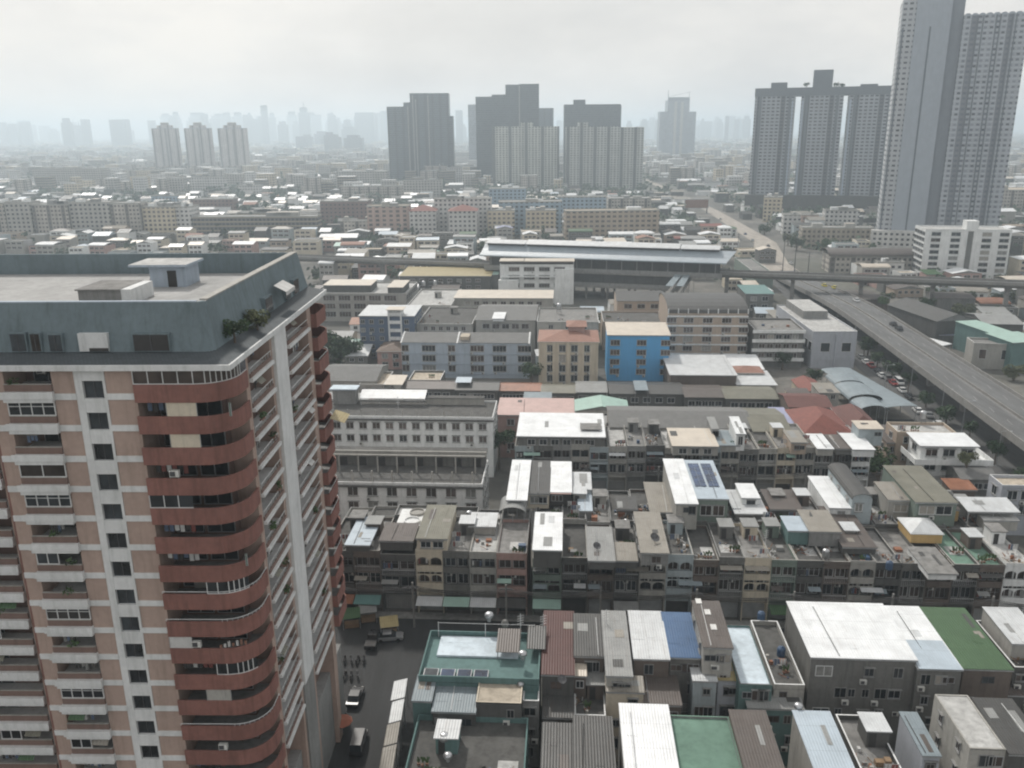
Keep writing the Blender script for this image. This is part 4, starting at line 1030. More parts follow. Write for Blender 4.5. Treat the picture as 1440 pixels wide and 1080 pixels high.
# row facing us across the lane -------------------------------------------------
row_xs = [458, 496, 534, 584, 622, 660, 698, 741, 749, 790, 827, 864, 900, 938, 976, 1012, 1048, 1086, 1122, 1160, 1197, 1233, 1270, 1306, 1343, 1379, 1415, 1452]
P0 = hit(584, 774, 12.0)
pts = uline(P0, GA, row_xs, 12.0)
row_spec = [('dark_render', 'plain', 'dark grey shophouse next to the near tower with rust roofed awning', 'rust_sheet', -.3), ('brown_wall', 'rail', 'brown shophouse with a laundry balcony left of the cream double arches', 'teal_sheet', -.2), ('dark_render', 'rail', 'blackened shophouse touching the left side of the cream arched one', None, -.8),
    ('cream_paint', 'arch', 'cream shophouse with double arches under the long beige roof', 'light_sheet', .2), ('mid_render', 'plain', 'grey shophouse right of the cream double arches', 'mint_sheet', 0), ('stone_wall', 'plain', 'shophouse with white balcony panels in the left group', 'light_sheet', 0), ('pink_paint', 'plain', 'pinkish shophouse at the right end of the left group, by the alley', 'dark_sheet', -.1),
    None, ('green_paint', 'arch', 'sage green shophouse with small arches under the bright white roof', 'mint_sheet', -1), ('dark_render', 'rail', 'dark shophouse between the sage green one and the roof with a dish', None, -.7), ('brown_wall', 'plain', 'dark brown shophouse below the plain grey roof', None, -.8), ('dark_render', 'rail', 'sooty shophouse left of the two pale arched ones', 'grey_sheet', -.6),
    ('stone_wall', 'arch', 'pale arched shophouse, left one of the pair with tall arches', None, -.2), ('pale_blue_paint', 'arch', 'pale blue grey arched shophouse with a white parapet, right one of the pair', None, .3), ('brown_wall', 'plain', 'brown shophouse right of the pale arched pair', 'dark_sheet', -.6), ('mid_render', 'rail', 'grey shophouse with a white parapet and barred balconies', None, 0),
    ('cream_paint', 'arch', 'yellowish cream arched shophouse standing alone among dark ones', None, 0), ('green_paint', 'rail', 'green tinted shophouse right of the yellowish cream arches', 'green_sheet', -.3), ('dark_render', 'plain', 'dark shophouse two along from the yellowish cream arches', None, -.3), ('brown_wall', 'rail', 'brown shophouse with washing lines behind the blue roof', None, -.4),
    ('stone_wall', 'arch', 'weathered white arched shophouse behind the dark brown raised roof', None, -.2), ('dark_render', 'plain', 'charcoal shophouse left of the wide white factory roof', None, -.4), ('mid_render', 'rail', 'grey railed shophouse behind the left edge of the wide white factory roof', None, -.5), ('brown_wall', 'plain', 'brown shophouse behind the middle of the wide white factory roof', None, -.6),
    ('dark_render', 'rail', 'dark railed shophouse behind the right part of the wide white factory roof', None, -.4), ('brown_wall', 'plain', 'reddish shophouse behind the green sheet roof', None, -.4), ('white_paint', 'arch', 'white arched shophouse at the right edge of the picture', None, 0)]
RD = 13.0
U, V = axes(GA)
roof_of = ['roof_dark', 'roof_concrete', 'roof_dark', 'roof_beige', 'roof_concrete', 'roof_light', 'roof_concrete', None, 'roof_dark', 'roof_dark', 'roof_dark', 'roof_concrete', 'roof_dark', 'roof_dark', 'roof_dark', 'roof_dark', 'roof_concrete', 'roof_dark', 'roof_dark', 'roof_dark', 'roof_dark', 'roof_concrete', 'roof_concrete', 'roof_dark', 'roof_green', 'roof_green', 'roof_light']
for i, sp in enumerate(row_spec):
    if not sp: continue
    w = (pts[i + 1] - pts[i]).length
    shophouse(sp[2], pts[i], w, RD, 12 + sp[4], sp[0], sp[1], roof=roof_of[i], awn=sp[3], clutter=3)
# the row back to back with it
rear_what = ['brown', 'sooty', 'grey', 'mouldy', 'dusty', 'stained', 'pale grey', '', 'dark grey', 'ashen', 'blotchy', 'brown grey', 'weathered', 'blackened', 'cluttered', 'cracked', 'streaky', 'dull', 'patchy', 'rain stained', 'bare concrete', 'grubby', 'worn', 'smoky', 'greenish', 'mossy', 'bleached']
for i, sp in enumerate(row_spec):
    if not sp: continue
    w = (pts[i + 1] - pts[i]).length - .04; P = pts[i] + V * (RD + .05); h = 11.6 + (i * 7 % 5) * .18
    d = 13.5 if i > 7 else 11.0
    if i < 8: d = 4.5
    t = thing('shophouse', f'{rear_what[i]} flat roofed shophouse directly behind the ' + ' '.join(sp[2].split(' with ')[0].split()[:7]), 'shophouse', (P.x, P.y, 0), -R_(GA))
    wl = rs.choice(('dark_render', 'mid_render', 'brown_wall', 'grey_render', 'stone_wall'))
    occupy(P, w, d, GA)
    b = MB(); b.box(0, 0, 0, w, d, h - .69, wl); b.build('wall', t)
    flat_roof(t, w, d, h, ('roof_dark', 'roof_concrete', 'roof_dark')[i % 3] if i > 6 else ('roof_concrete', 'roof_dark', 'roof_light')[i % 3], wl, .6, 5, 'grey_render', .3)

# rooftop rooms and sheet roofs that sit on those terraces ---------------------
def rroom(lab, xl, yl, xr, h, yb, rm, wall='grey_render', kind='lean', rise=.25, z0=11.6, win=None, over=.2, name='roof_shed', cat='rooftop shed', lm=None, side=0, open_=False, a=GA):
    if win is None: win = WS(3, 1.2, 1.1, 1, 3, 1.2, sill=False, ac=.4, frame='frame_alu', rough=1)
    if open_:
        P, w, d = place(xl, yl, xr, h, yb, a=a); t = thing(name, lab, cat, (P.x, P.y, z0), -R_(a)); hh = h - z0
        b = MB()
        for x in (.05, w / 2, w - .2):
            for y in (.05, d - .2): b.box(x, y, 0, x + .12, y + .12, hh, 'frame_alu')
        b.box(.3, d - .4, 0, w - .3, d - .3, hh * .8, wall)
        b.build('posts', t); sheet_roof(t, w, d, hh, rm, kind, over, rise); return t, P, w, d
    return block(name, lab, cat, xl, yl, xr, h, yb=yb, wall=wall, roof=kind, rmat=rm, rise=rise, z0=z0, win=win, over=over, lm=lm, side=side, a=a)
rroom('narrow white sheet roof at the left end of a striped row of rooftop sheds', 713, 703, 740, 15.0, 649, 'white_sheet', open_=True)
rroom('charcoal sheet roof with cream wall between two white rooftop sheds', 743, 694, 772, 14.6, 650, 'dark_sheet', 'cream_paint', win=WS(2, 1.5, 1.2, 2, 2.6, 1.3))
rroom('white sheet roof with a pink front edge over open shelves', 774, 692, 803, 14.6, 651, 'white_sheet', 'shade_dark')
def pink_edge():
    P, w, d = place(774, 692, 803, 14.6, 679)
    b = MB(); b.box(0, 0, 0, w, d, .05, 'pink_sheet'); b.build('sheet_awning', None, (P.x, P.y - .6, P.z - .12), -R_(GA), label='small dusty pink sheet below the white rooftop shed', category='awning')
pink_edge()
rroom('small white rooftop shed right of the pink edged one', 806, 688, 831, 13.6, 666, 'light_sheet', 'white_paint')
rroom('pale blue strip roof lowest beside the small white rooftop shed', 814, 718, 832, 12.6, 694, 'sky_sheet', 'grey_render', z0=11.0)
rroom('grey barrel dome canopy over a small terrace by the alley', 703, 722, 738, 13.2, 705, 'grey_sheet', 'grey_render', 'barrely', 1.3, open_=True)
rroom('brightest white sheet roof with blue gutter above the sage green shophouse', 750, 773, 789, 13.8, 722, 'white_sheet', 'dark_render', rise=.15, z0=10.5, lm='brightest white roof')
rroom('long plain grey sheet roof with a small black antenna above the dark brown shophouse', 828, 788, 864, 13.2, 742, 'grey_sheet', 'dark_render', rise=.1, lm='plain grey roof')
rroom('long beige grey sheet roof with a dark satellite dish', 902, 777, 940, 13.9, 721, 'beige_sheet', 'grey_render', rise=.1, side=-1, lm='dish roof')
rroom('gleaming white strip roof joined to the solar roof', 951, 708, 981, 16.6, 647, 'white_sheet', 'stone_wall', rise=.2, lm='gleaming white strip')
def solar():
    t, P, w, d = rroom('pale blue sheet roof carrying two dark solar arrays', 981, 701, 1024, 16.3, 649, 'sky_sheet', 'green_paint', rise=.2, win=WS(2, 1.9, 1.8, 2, 2.9, 2.3, glass='brown_glass'), lm='solar roof')
    for x0, x1 in ((.06, .45), (.52, .88)):
        b = MB(); n = 4; zz = 16.3 - 11.6
        for i in range(5):
            for j in range(2):
                xa = w * (x0 + (x1 - x0) * j / 2); xb = w * (x0 + (x1 - x0) * (j + 1) / 2) - .06
                ya = d * (.28 + .62 * i / 5); yb_ = d * (.28 + .62 * (i + 1) / 5) - .08
                z_a = zz + .2 * ya / d + .2; z_b = zz + .2 * yb_ / d + .2
                b.face([(xa, ya, z_a), (xb, ya, z_a), (xb, yb_, z_b), (xa, yb_, z_b)], 'solar_cell'); b.face([(xa, yb_, z_b - .05), (xb, yb_, z_b - .05), (xb, ya, z_a - .05), (xa, ya, z_a - .05)], 'frame_alu')
        b.build('solar_panels', t)
solar()
rroom('flat brown terrace with low walls left of the gleaming white strip', 915, 720, 950, 12.9, 679, 'beige_sheet', 'mid_render', 'lean', .05)
rroom('light grey sheet roof with a white box on it, right of the solar roof', 1034, 722, 1079, 12.9, 690, 'light_sheet', 'mid_render', rise=.1)
rroom('small white tilted roof above the light grey one', 1044, 700, 1068, 14.3, 681, 'white_sheet', 'white_paint', rise=.1)
rroom('white walled lean-to roof left of the grey curved house', 1167, 714, 1198, 14.6, 671, 'white_sheet', 'white_paint', rise=.15, a=GA)
rroom('pale blue fronted house with a dark curved roof and tall white side wall', 1199, 702, 1227, 16.4, 658, 'dark_sheet', 'pale_blue_paint', 'barrely', 1.0, win=WS(1, 1.2, 1.4, 1, 3, 1.6, xs=(.35,)), side=-1, lm='dark curved roof')
rroom('pale blue flat roof beside the taupe roof with wide dark openings', 1109, 746, 1139, 14.2, 727, 'sky_sheet', 'teal_paint', rise=.1, win=WS(1, 1.5, 1.5, 1, 3, 1.6))
rroom('taupe sheet roof over wide dark openings', 1139, 747, 1182, 14.4, 719, 'beige_sheet', 'grey_render', rise=.2, win=WS(2, 2.1, 1.6, 1, 3, 2.2, glass='dark_glass'))
rroom('long brown grey sheet roof sloping down right of the taupe roof', 1186, 769, 1232, 12.9, 716, 'brown_sheet', 'dark_render', rise=.5)
rroom('large beige ribbed roof over green shuttered windows', 1288, 706, 1346, 16.2, 657, 'olive_sheet', 'green_paint', rise=.3, win=WS(2, 2.6, 1.5, 1, 3, 1.5, glass='dark_glass'), lm='large beige ribbed roof')
rroom('small beige roofed room attached left of the large beige ribbed roof', 1250, 703, 1286, 15.4, 680, 'beige_sheet', 'stone_wall', rise=.3, win=WS(1, 2.2, 1.3, 2, 2.8, 1.6))
rroom('ochre walled rooftop room below the large beige ribbed roof', 1316, 716, 1349, 13.9, 706, 'brown_sheet', 'yellow_paint', rise=.1, win=WS(1, 1.4, 1.2, 1, 3, 1.4))
rroom('white tilted sheet roof on posts over a cream block', 1362, 719, 1433, 14.7, 703, 'light_sheet', 'stone_wall', rise=.5, open_=True)
rroom('cream windowless block under the white tilted sheet roof', 1384, 731, 1432, 13.6, 722, 'roof_light', 'stone_wall', rise=.05)
rroom('white cap roof with a small white box on top', 1282, 750, 1326, 13.4, 728, 'light_sheet', 'yellow_paint', 'hip', 1.3)
rroom('concrete terrace with white kerbs in front of the white cap roof', 1306, 806, 1346, 12.1, 770, 'roof_concrete', 'white_paint', rise=.05, z0=11.0)
rroom('beige pent roof rising behind the cream double arches', 586, 757, 628, 14.2, 712, 'olive_sheet', 'cream_paint', rise=.2, win=WS(2, 1.6, 1.0, 1, 3, 1.1))
rroom('pale blue patched roof on the dark shophouse near the tower', 486, 766, 519, 12.8, 729, 'sky_sheet', 'dark_render', rise=.2)
rroom('brown grey sloping roof left of the beige pent roof', 534, 760, 580, 13.4, 738, 'brown_sheet', 'dark_render', rise=.3)
rroom('grey concrete room at the foot of the white pergola block', 660, 740, 696, 13.2, 722, 'light_sheet', 'stone_wall', rise=.1)
rroom('dark sheet shed with a striped awning left of the white lean-to', 1084, 716, 1128, 13.0, 690, 'brown_sheet', 'dark_render', rise=.2)
rroom('small sooty shed behind the dish roof', 868, 716, 896, 12.8, 700, 'dark_sheet', 'mid_render', rise=.2)
rroom('low grey shed between the two long ribbed roofs', 864, 788, 896, 12.4, 764, 'beige_sheet', 'dark_render', rise=.1, z0=11.0)
def tent():
    P, w, d = place(556, 735, 604, 12.9, 712)
    t = thing('water_basin', 'white rooftop slab with two round basins behind the beige pent roof', 'basin', (P.x, P.y, 11.2), -R_(GA))
    b = MB(); b.box(0, 0, 0, w, d, 1.2, 'white_paint'); b.build('slab', t)
    b = MB(); b.lathe(w * .45, d * .2, [(1.5, 1.21), (1.5, 1.7), (1.3, 1.7), (1.25, 1.4), (.01, 1.4)], 20, 'white_paint'); b.lathe(w * .5, d * .75, [(1.4, 1.21), (1.4, 1.6), (1.2, 1.6), (1.15, 1.35), (.01, 1.35)], 20, 'stone_wall'); b.build('basin', t)
tent()

# third row beyond the next lane ------------------------------------------------
Q0 = hit(726, 627, 11.6)
xs3 = [724 + 26.4 * i for i in range(20)]
p3 = uline(Q0, GA, xs3, 11.6)
walls3 = ['pale_blue_paint', 'mid_render', 'grey_render', 'stone_wall', 'pale_blue_paint', 'stone_wall', 'grey_render', 'dark_render', 'stone_wall', 'grey_render', 'pale_blue_paint', 'stone_wall', 'mid_render', 'stone_wall', 'cream_paint', 'stone_wall', 'grey_render', 'dark_render', 'white_paint', 'stone_wall']
what3 = ['pale blue shophouse front at the left end below the long white roof', 'grey shophouse front second from the left below the long white roof', 'smoke grey shophouse front below the middle of the long white roof', 'buff shophouse front below the right part of the long white roof', 'pale blue shophouse front with deck terrace right of the long white roof', 'off white shophouse front with barred balconies beside the pale deck terrace', 'grey shophouse front left of the cream sheet roof', 'dark recessed shophouse front beside the cream sheet roof',
    'light shophouse front below the left half of the cream sheet roof', 'grey shophouse front below the right half of the cream sheet roof', 'pale blue shophouse front below the pair of roof walls', 'light shophouse front below the white roof stair', 'sombre grey shophouse front above the solar roof', 'light shophouse front left of the long olive roof end', 'cream shophouse front under the end of the olive roof', 'light shophouse front under the small green terrace', 'grey shophouse front behind the leafy tree', 'dark shophouse front half hidden by the leafy tree', 'white shophouse front under the L shaped white roof']
for i in range(19):
    w = (p3[i + 1] - p3[i]).length
    shophouse(what3[i], p3[i], w, 16, 11.6 + (i * 5 % 4) * .2, walls3[i], 'rail' if i % 3 == 1 else 'plain', roof=('roof_concrete', 'roof_dark', 'roof_light')[i % 3] if i < 14 else 'roof_concrete', clutter=2)
rroom('long white sheet roof in two shades with a grey panel', 728, 613, 850, 13.9, 583, 'white_sheet', 'mid_render', rise=.4, z0=11.0, win=WS(6, 1.6, 1.2, 1, 3, 1.4), lm='long white roof', over=.3)
def panel3():
    P, w, d = place(816, 605, 846, 14.35, 596); b = MB(); b.box(0, 0, 0, w, d, .06, 'roof_concrete'); b.build('solar_panel', None, (P.x, P.y, P.z + .16), -R_(GA), label='flat grey panel lying on the right part of the long white roof', category='panel')
panel3()
rroom('cream sheet roof above the light shophouses, left of the white stair walls', 946, 627, 1010, 13.2, 604, 'cream_sheet', 'stone_wall', rise=.3, z0=11.0, win=WS(3, 1.6, 1.1, 1, 3, 1.2), lm='cream sheet roof')
rroom('small grey upright roof room with a slanted top', 1001, 603, 1010, 14.6, 590, 'grey_sheet', 'grey_render', rise=.6, z0=11.2)
rroom('white roof stair with a dark doorway', 1036, 610, 1048, 15.2, 592, 'white_sheet', 'white_paint', rise=1.0, z0=11.2, win=dict(n=1, ww=.9, wh=1.9, fl=1, fh=3, top=1.6, sill=False, ac=0))
rroom('grey terrace roof between the slanted room and the white roof stair', 1008, 626, 1040, 12.4, 606, 'steel_blue_sheet', 'grey_render', rise=.1, z0=11.2)
rroom('white sheet roof piece right of the small green terrace', 1150, 631, 1172, 12.6, 611, 'white_sheet', 'stone_wall', rise=.1, z0=11)
rroom('L shaped white sheet roof beside the cream topped hut', 1200, 632, 1230, 12.7, 610, 'white_sheet', 'white_paint', rise=.1, z0=11)
rroom('weathered brown roof piece between two white ones', 1176, 631, 1199, 12.4, 612, 'brown_sheet', 'mid_render', rise=.1, z0=11)
rroom('cream topped hut standing on blue walls', 1208, 603, 1242, 15.0, 593, 'cream_sheet', 'pale_blue_paint', rise=.2, z0=11)
rroom('tan brick chimney like hut on the green terrace', 1113, 622, 1134, 13.8, 606, 'beige_sheet', 'beige_paint', rise=.1, z0=11)
# long roofs behind the third row
block('warehouse', 'very long dark grey tiled roof behind the third row of shophouses', 'warehouse', 858, 600, 1058, 11.8, yb=571, wall='stone_wall', roof='gable', rmat='grey_tile', rise=1.5, a=GA, lm='long dark tiled roof')
block('warehouse', 'moss olive roof end joined to the right of the long dark grey roof', 'warehouse', 1060, 606, 1112, 11.8, yb=574, wall='stone_wall', roof='gable', rmat='olive_sheet', rise=1.2)
block('warehouse', 'lilac blue sheet roof strip between the olive roof end and the red hip roof', 'warehouse', 1104, 607, 1124, 11.0, yb=576, wall='stone_wall', roof='lean', rmat='lilac_sheet', rise=.5)
block('house', 'house with a bright red tiled hip roof', 'house', 1132, 609, 1198, 11.5, yb=577, wall='stone_wall', roof='hip', rmat='red_tile', rise=3.0, over=.6, lm='red hip roof')
block('house', 'maroon tiled hip roof leaning against the right side of the bright red roof', 'house', 1199, 603, 1238, 10.6, yb=574, wall='stone_wall', roof='hip', rmat='maroon_tile', rise=2.4, over=.6)
# right edge houses
def white_house():
    t, P, w, d = block('house', 'white three storey house with a flat white sheet roof and long balconies near the flyover', 'house', 1296, 626, 1373, 13.2, yb=611, wall='white_paint', roof='lean', rmat='white_sheet', rise=.3, over=.6, win=dict(n=3, ww=2.4, wh=1.5, fl=2, fh=3.3, top=1.7, xs=(.2, .52, .85)), side=-1, lm='white balcony house')
    b = MB(); b.box(-1.6, -1.6, 9.2, w + 3.4, -.01, 9.5, 'white_paint'); b.box(-1.6, -1.6, 9.51, w + 3.4, -1.45, 10.5, 'white_paint'); b.box(-1.6, -1.44, 9.51, -1.45, -.02, 10.5, 'white_paint'); b.box(w + .01, -1.4, 9.2, w + 3.4, d, 9.49, 'white_paint'); b.box(w + 3.25, -1.4, 9.51, w + 3.4, d, 10.5, 'white_paint'); b.box(w + .01, 0, 0, w + 3.0, d, 9.19, 'white_paint')
    b.box(-1.6, -.01, 9.2, -.01, d, 9.49, 'white_paint'); b.box(-1.6, .0, 9.51, -1.45, d, 10.5, 'white_paint'); b.build('balcony', t)
white_house()
block('house', 'tan walled block with a peeling white terrace and round tanks, behind the white balcony house', 'house', 1262, 607, 1345, 13.4, yb=593, wall='beige_paint', rmat='roof_light', cop='cream_paint', clutter=4, win=WS(4, 1.8, 1.4, 2, 3.2, 2.0), side=-1, lm='peeling terrace block')
block('house', 'narrow tan house with a stepped side wall left of the white balcony house', 'house', 1248, 622, 1277, 10.5, yb=600, wall='beige_paint', roof='lean', rmat='brown_sheet', rise=.4, side=-1, win=WS(2, 1.1, 1.3, 3, 3, 1.8))
block('house', 'low house with a grey hip roof in front of the white balcony house', 'house', 1352, 673, 1402, 8.5, yb=655, wall='mid_render', roof='gable', rmat='grey_tile', rise=1.0, win=WS(3, 1.6, 1.2, 2, 3, 1.7))
block('house', 'lilac walled house with a white rimmed terrace at the right edge', 'house', 1410, 682, 1480, 11.0, yb=667, wall='lilac_paint', rmat='roof_beige', win=WS(3, 1.8, 1.8, 2, 3.2, 2.2), side=-1)
block('house', 'rusty low roof left of the grey hip roof', 'house', 1338, 688, 1372, 8, yb=676, wall='brown_wall', roof='lean', rmat='rust_sheet', rise=.4)

# near rows below ---------------------------------------------------------------
def near(lab, xl, yl, xr, h, yb, rm, wall='dark_render', kind='lean', rise=.3, win='def', over=.15, side=0, lm=None, clutter=0, name='shophouse', cat='shophouse', z0=0, par=.7, a=GA, cop='white_paint', d=None):
    if win == 'def': win = WS(3, 1.4, 1.2, 3, 3.1, 1.6, frame='frame_alu', glass='dark_glass', sill=False, ac=.5, rough=1)
    return block(name, lab, cat, xl, yl, xr, h, yb=yb, d=d, wall=wall, roof=kind, rmat=rm, rise=rise, win=win, over=over, side=side, lm=lm, clutter=clutter, z0=z0, par=par, a=a, cop=cop)
near('shophouse under a deep red brown sheet roof with a white mast', 762, 948, 807, 12.0, 862, 'red_sheet', 'dark_render', lm='red brown roof')
near('shophouse under a charcoal sheet roof right of the red brown one', 808, 922, 849, 12.4, 866, 'dark_sheet', 'brown_wall', lm='charcoal roof')
near('small cream roof hut below the charcoal roof', 807, 950, 824, 11.0, 925, 'cream_sheet', 'brown_wall', win=WS(1, .9, 1.0, 1, 3, 1.3, sill=False))
near('long light grey sheet roof left of the white and blue ones', 853, 950, 889, 12.6, 862, 'grey_sheet', 'stone_wall', lm='light grey strip roof')
near('white grey sheet roof between the light grey strip and the blue roof', 892, 926, 941, 12.6, 862, 'light_sheet', 'brown_wall', lm='white grey strip roof')
near('blue sheet roof with a small white scrap on it', 942, 924, 985, 12.6, 864, 'blue_sheet', 'mid_render', lm='blue roof')
def raised():
    t, P, w, d = near('tall narrow house with a raised dark brown roof and three skylights', 990, 910, 1030, 15.2, 848, 'brown_sheet', 'stone_wall', side=-1, lm='raised dark roof')
    for y, x in ((.35, .42), (.68, .35), (.93, .12)):
        b = MB(); b.box(w * x, d * y, 15.2 + .3 * y + .08, w * x + .8, d * y + 1.3, 15.2 + .3 * y + .16, 'skylight'); b.build('skylight', t)
raised()
near('pale blue and white flat roof with dark kerbs right of the raised dark roof', 1040, 962, 1086, 11.4, 878, 'roof_blue_white', 'teal_paint', 'flat', par=.35, cop='dark_render', lm='pale blue flat roof')
near('dark cluttered terrace with pipes left of the wide white factory roof', 1089, 962, 1132, 11.0, 872, 'roof_dark', 'stone_wall', 'flat', clutter=5)
near('wide white factory roof over dark green walls', 1141, 924, 1289, 14.2, 850, 'white_sheet', 'mid_render', rise=.4, side=0, name='factory', cat='factory', lm='wide white factory roof', win=WS(6, 2, 1.4, 3, 3.2, 2.0, sill=False, rough=1))
near('second white roof, stepped down to the right of the wide factory roof', 1291, 940, 1353, 13.4, 855, 'white_sheet', 'mid_render', rise=.3, name='factory', cat='factory')
def pale_half():
    P, w, d = place(1291, 940, 1353, 13.5, 899); b = MB(); b.box(0, 0, 0, w, d, .05, 'sky_sheet'); b.build('roof_sheet', None, (P.x, P.y - .3, P.z + .12), -R_(GA), label='pale blue sheet covering the lower half of the second white roof', category='roof sheet')
pale_half()
near('moss green sheet roof right of the second white roof', 1355, 940, 1424, 13.0, 857, 'green_sheet', 'brown_wall', lm='moss green roof')
near('dark roof terrace with a pale tank right of the moss green roof', 1427, 938, 1470, 12.0, 872, 'roof_dark', 'dark_render', 'flat', clutter=4)
near('rust brown sheet roof strip above the dark terrace', 1381, 871, 1410, 12.8, 856, 'rust_sheet', 'brown_wall', z0=11.2, name='rooftop_awning', cat='awning') if False else None
near('white roof cut by the right edge of the picture', 1424, 905, 1475, 13.9, 857, 'light_sheet', 'stone_wall', z0=11.4, name='rooftop_awning', cat='awning')
# second near row and its lean-tos
lean = [('dark lean-to kitchen roof below the red brown roof', 764, 1008, 806, 8.5, 957, 'dark_sheet', 'dark_render'), ('concrete back yard roof with cream sacks below the charcoal roof', 808, 1005, 852, 8.2, 955, 'roof_dark', 'brown_wall'), ('cream back wall terrace below the light grey strip roof', 853, 972, 905, 10.8, 954, 'beige_sheet', 'cream_paint'), ('brown lean-to in the dark gap below the blue roof', 906, 990, 958, 9.5, 940, 'brown_sheet', 'brown_wall'),
    ('light lean-to roof in front of the raised dark roof', 975, 957, 1008, 10.9, 927, 'light_sheet', 'pale_blue_paint'), ('ochre lean-to roof with a dark window under the raised dark roof', 1010, 956, 1041, 10.6, 928, 'yellow_sheet', 'lilac_paint'), ('grey walled yard house at the foot of the pale blue flat roof', 1052, 995, 1130, 8.8, 968, 'grey_sheet', 'teal_paint'),
    ('dark green back annex below the wide white factory roof', 1186, 960, 1240, 9.8, 935, 'green_sheet', 'dark_render'), ('brown back annex below the right end of the wide white factory roof', 1242, 975, 1292, 8.8, 950, 'brown_sheet', 'brown_wall'), ('sooty annex with a tin roof below the second white roof', 1294, 972, 1352, 9.2, 947, 'dark_sheet', 'mid_render'), ('long dark annex below the moss green roof', 1356, 975, 1440, 8.8, 948, 'brown_sheet', 'dark_render')]
for lab, xl, yl, xr, h, yb, rm, wl in lean:
    near(lab, xl, yl, xr, h, yb, rm, wl, kind='flat' if rm.startswith('roof') else 'lean', rise=.4, clutter=3, name='house', cat='house')
near('long white metal roof with rust streaks running out of the bottom edge', 884, 1130, 962, 12.2, 993, 'white_sheet', 'grey_render', lm='rust streaked white roof')
near('sea green flat terrace with dark patches right of the rust streaked white roof', 964, 1140, 1062, 11.6, 1005, 'roof_green', 'grey_render', 'flat', par=.3, lm='sea green terrace', cop='roof_green')
near('long dark brown ribbed roof right of the sea green terrace', 1064, 1140, 1122, 12.4, 1002, 'brown_sheet', 'brown_wall')
near('pale blue long sheet roof with a white ball ventilator at its head', 1166, 1135, 1225, 12.2, 1003, 'sky_sheet', 'stone_wall', lm='pale blue long roof')
near('terrace covered in scrap timber and junk', 1228, 1120, 1290, 11.0, 1004, 'roof_concrete', 'dark_render', 'flat', clutter=9)
near('blue grey deck roof between the junk terrace and the concrete block', 1298, 1062, 1322, 11.8, 1005, 'steel_blue_sheet', 'lilac_paint')
near('bare concrete block with a stained flat roof standing high at the lower right', 1364, 1052, 1415, 14.8, 976, 'roof_light', 'stone_wall', 'flat', par=.12, side=-1, cop='stone_wall', lm='bare concrete block')
near('dark roof in the lower right corner', 1420, 1060, 1480, 11.5, 985, 'dark_sheet', 'dark_render')
near('brown slate roof below the back yards at the bottom', 760, 1120, 806, 10.4, 1020, 'dark_sheet', 'dark_render')
near('dark grey roof with a thin ridge left of the rust streaked white roof', 808, 1125, 868, 10.6, 1010, 'dark_sheet', 'brown_wall')
# the green terrace house in front of the side street
def green_house():
    t, P, w, d = near('big corner house with teal painted terraces, white slab and blue roof lights', 588, 950, 758, 12.0, 886, 'roof_teal', 'teal_paint', 'flat', par=.9, cop='teal_paint', lm='teal terrace house', win=None)
    z = 11.12
    b = MB(); b.box(1.6, d * .52, z + .01, w - 3, d - .4, z + .3, 'roof_blue_white'); b.build('white_slab', t)
    b = MB(); b.extr([(0, 1.4), (4.6, 2.1), (4.6, 2.18), (0, 1.48)], (w * .62, d * .46, z), (0, 1, 0), (0, 0, 1), (3.2, 0, 0), 'brown_sheet'); b.extr([(0, 1.4), (4.6, 2.1), (4.6, 2.18), (0, 1.48)], (w * .88, d * .55, z), (0, 1, 0), (0, 0, 1), (2.6, 0, 0), 'dark_sheet')
    b.box(w * .63, d * .5, z + .02, w * .63 + .12, d * .5 + .12, z + 1.4, 'frame_alu'); b.build('terrace_roof', t)
    for i in range(4):
        b = MB(); x = w * (.02 + .14 * i); b.box(x + .2, .25, z + .03, x + w * .135, 2.2, z + .5, 'frame_alu'); b.box(x + .3, .35, z + .505, x + w * .135 - .1, 2.1, z + .54, 'solar_cell' if i else 'dark_glass'); b.build('skylight', t)
    b = MB()
    for x in (1.2, w * .5, w - 1): b.bar((x, d - .3, z), (x, d - .3, z + 2.4), .05, 'frame_white')
    b.bar((1.2, d - .3, z + 2.3), (w - 1, d - .3, z + 2.3), .03, 'frame_white'); b.build('railing', t)
green_house()
near('blue grey ribbed roof at the left of the teal terrace house', 580, 985, 606, 10.8, 952, 'steel_blue_sheet', 'teal_paint', win=None)
near('smooth grey blue roof below the blue roof lights', 608, 1000, 668, 10.2, 962, 'steel_blue_sheet', 'dark_render', lm='smooth grey blue roof')
near('cream painted slab roof beside the smooth grey blue roof', 669, 987, 733, 11.2, 954, 'roof_beige', 'dark_render', 'flat', par=.15, cop='cream_paint')
near('teal walled narrow yard house right of the cream slab', 735, 985, 758, 10.2, 952, 'roof_teal', 'grey_render', 'flat', par=.3, clutter=2)
near('planted dark green roof terrace with pots at the bottom of the picture', 562, 1110, 736, 9.0, 1004, 'roof_dark', 'teal_paint', 'flat', clutter=9, par=.8, cop='teal_paint', lm='planted roof terrace', win=None)
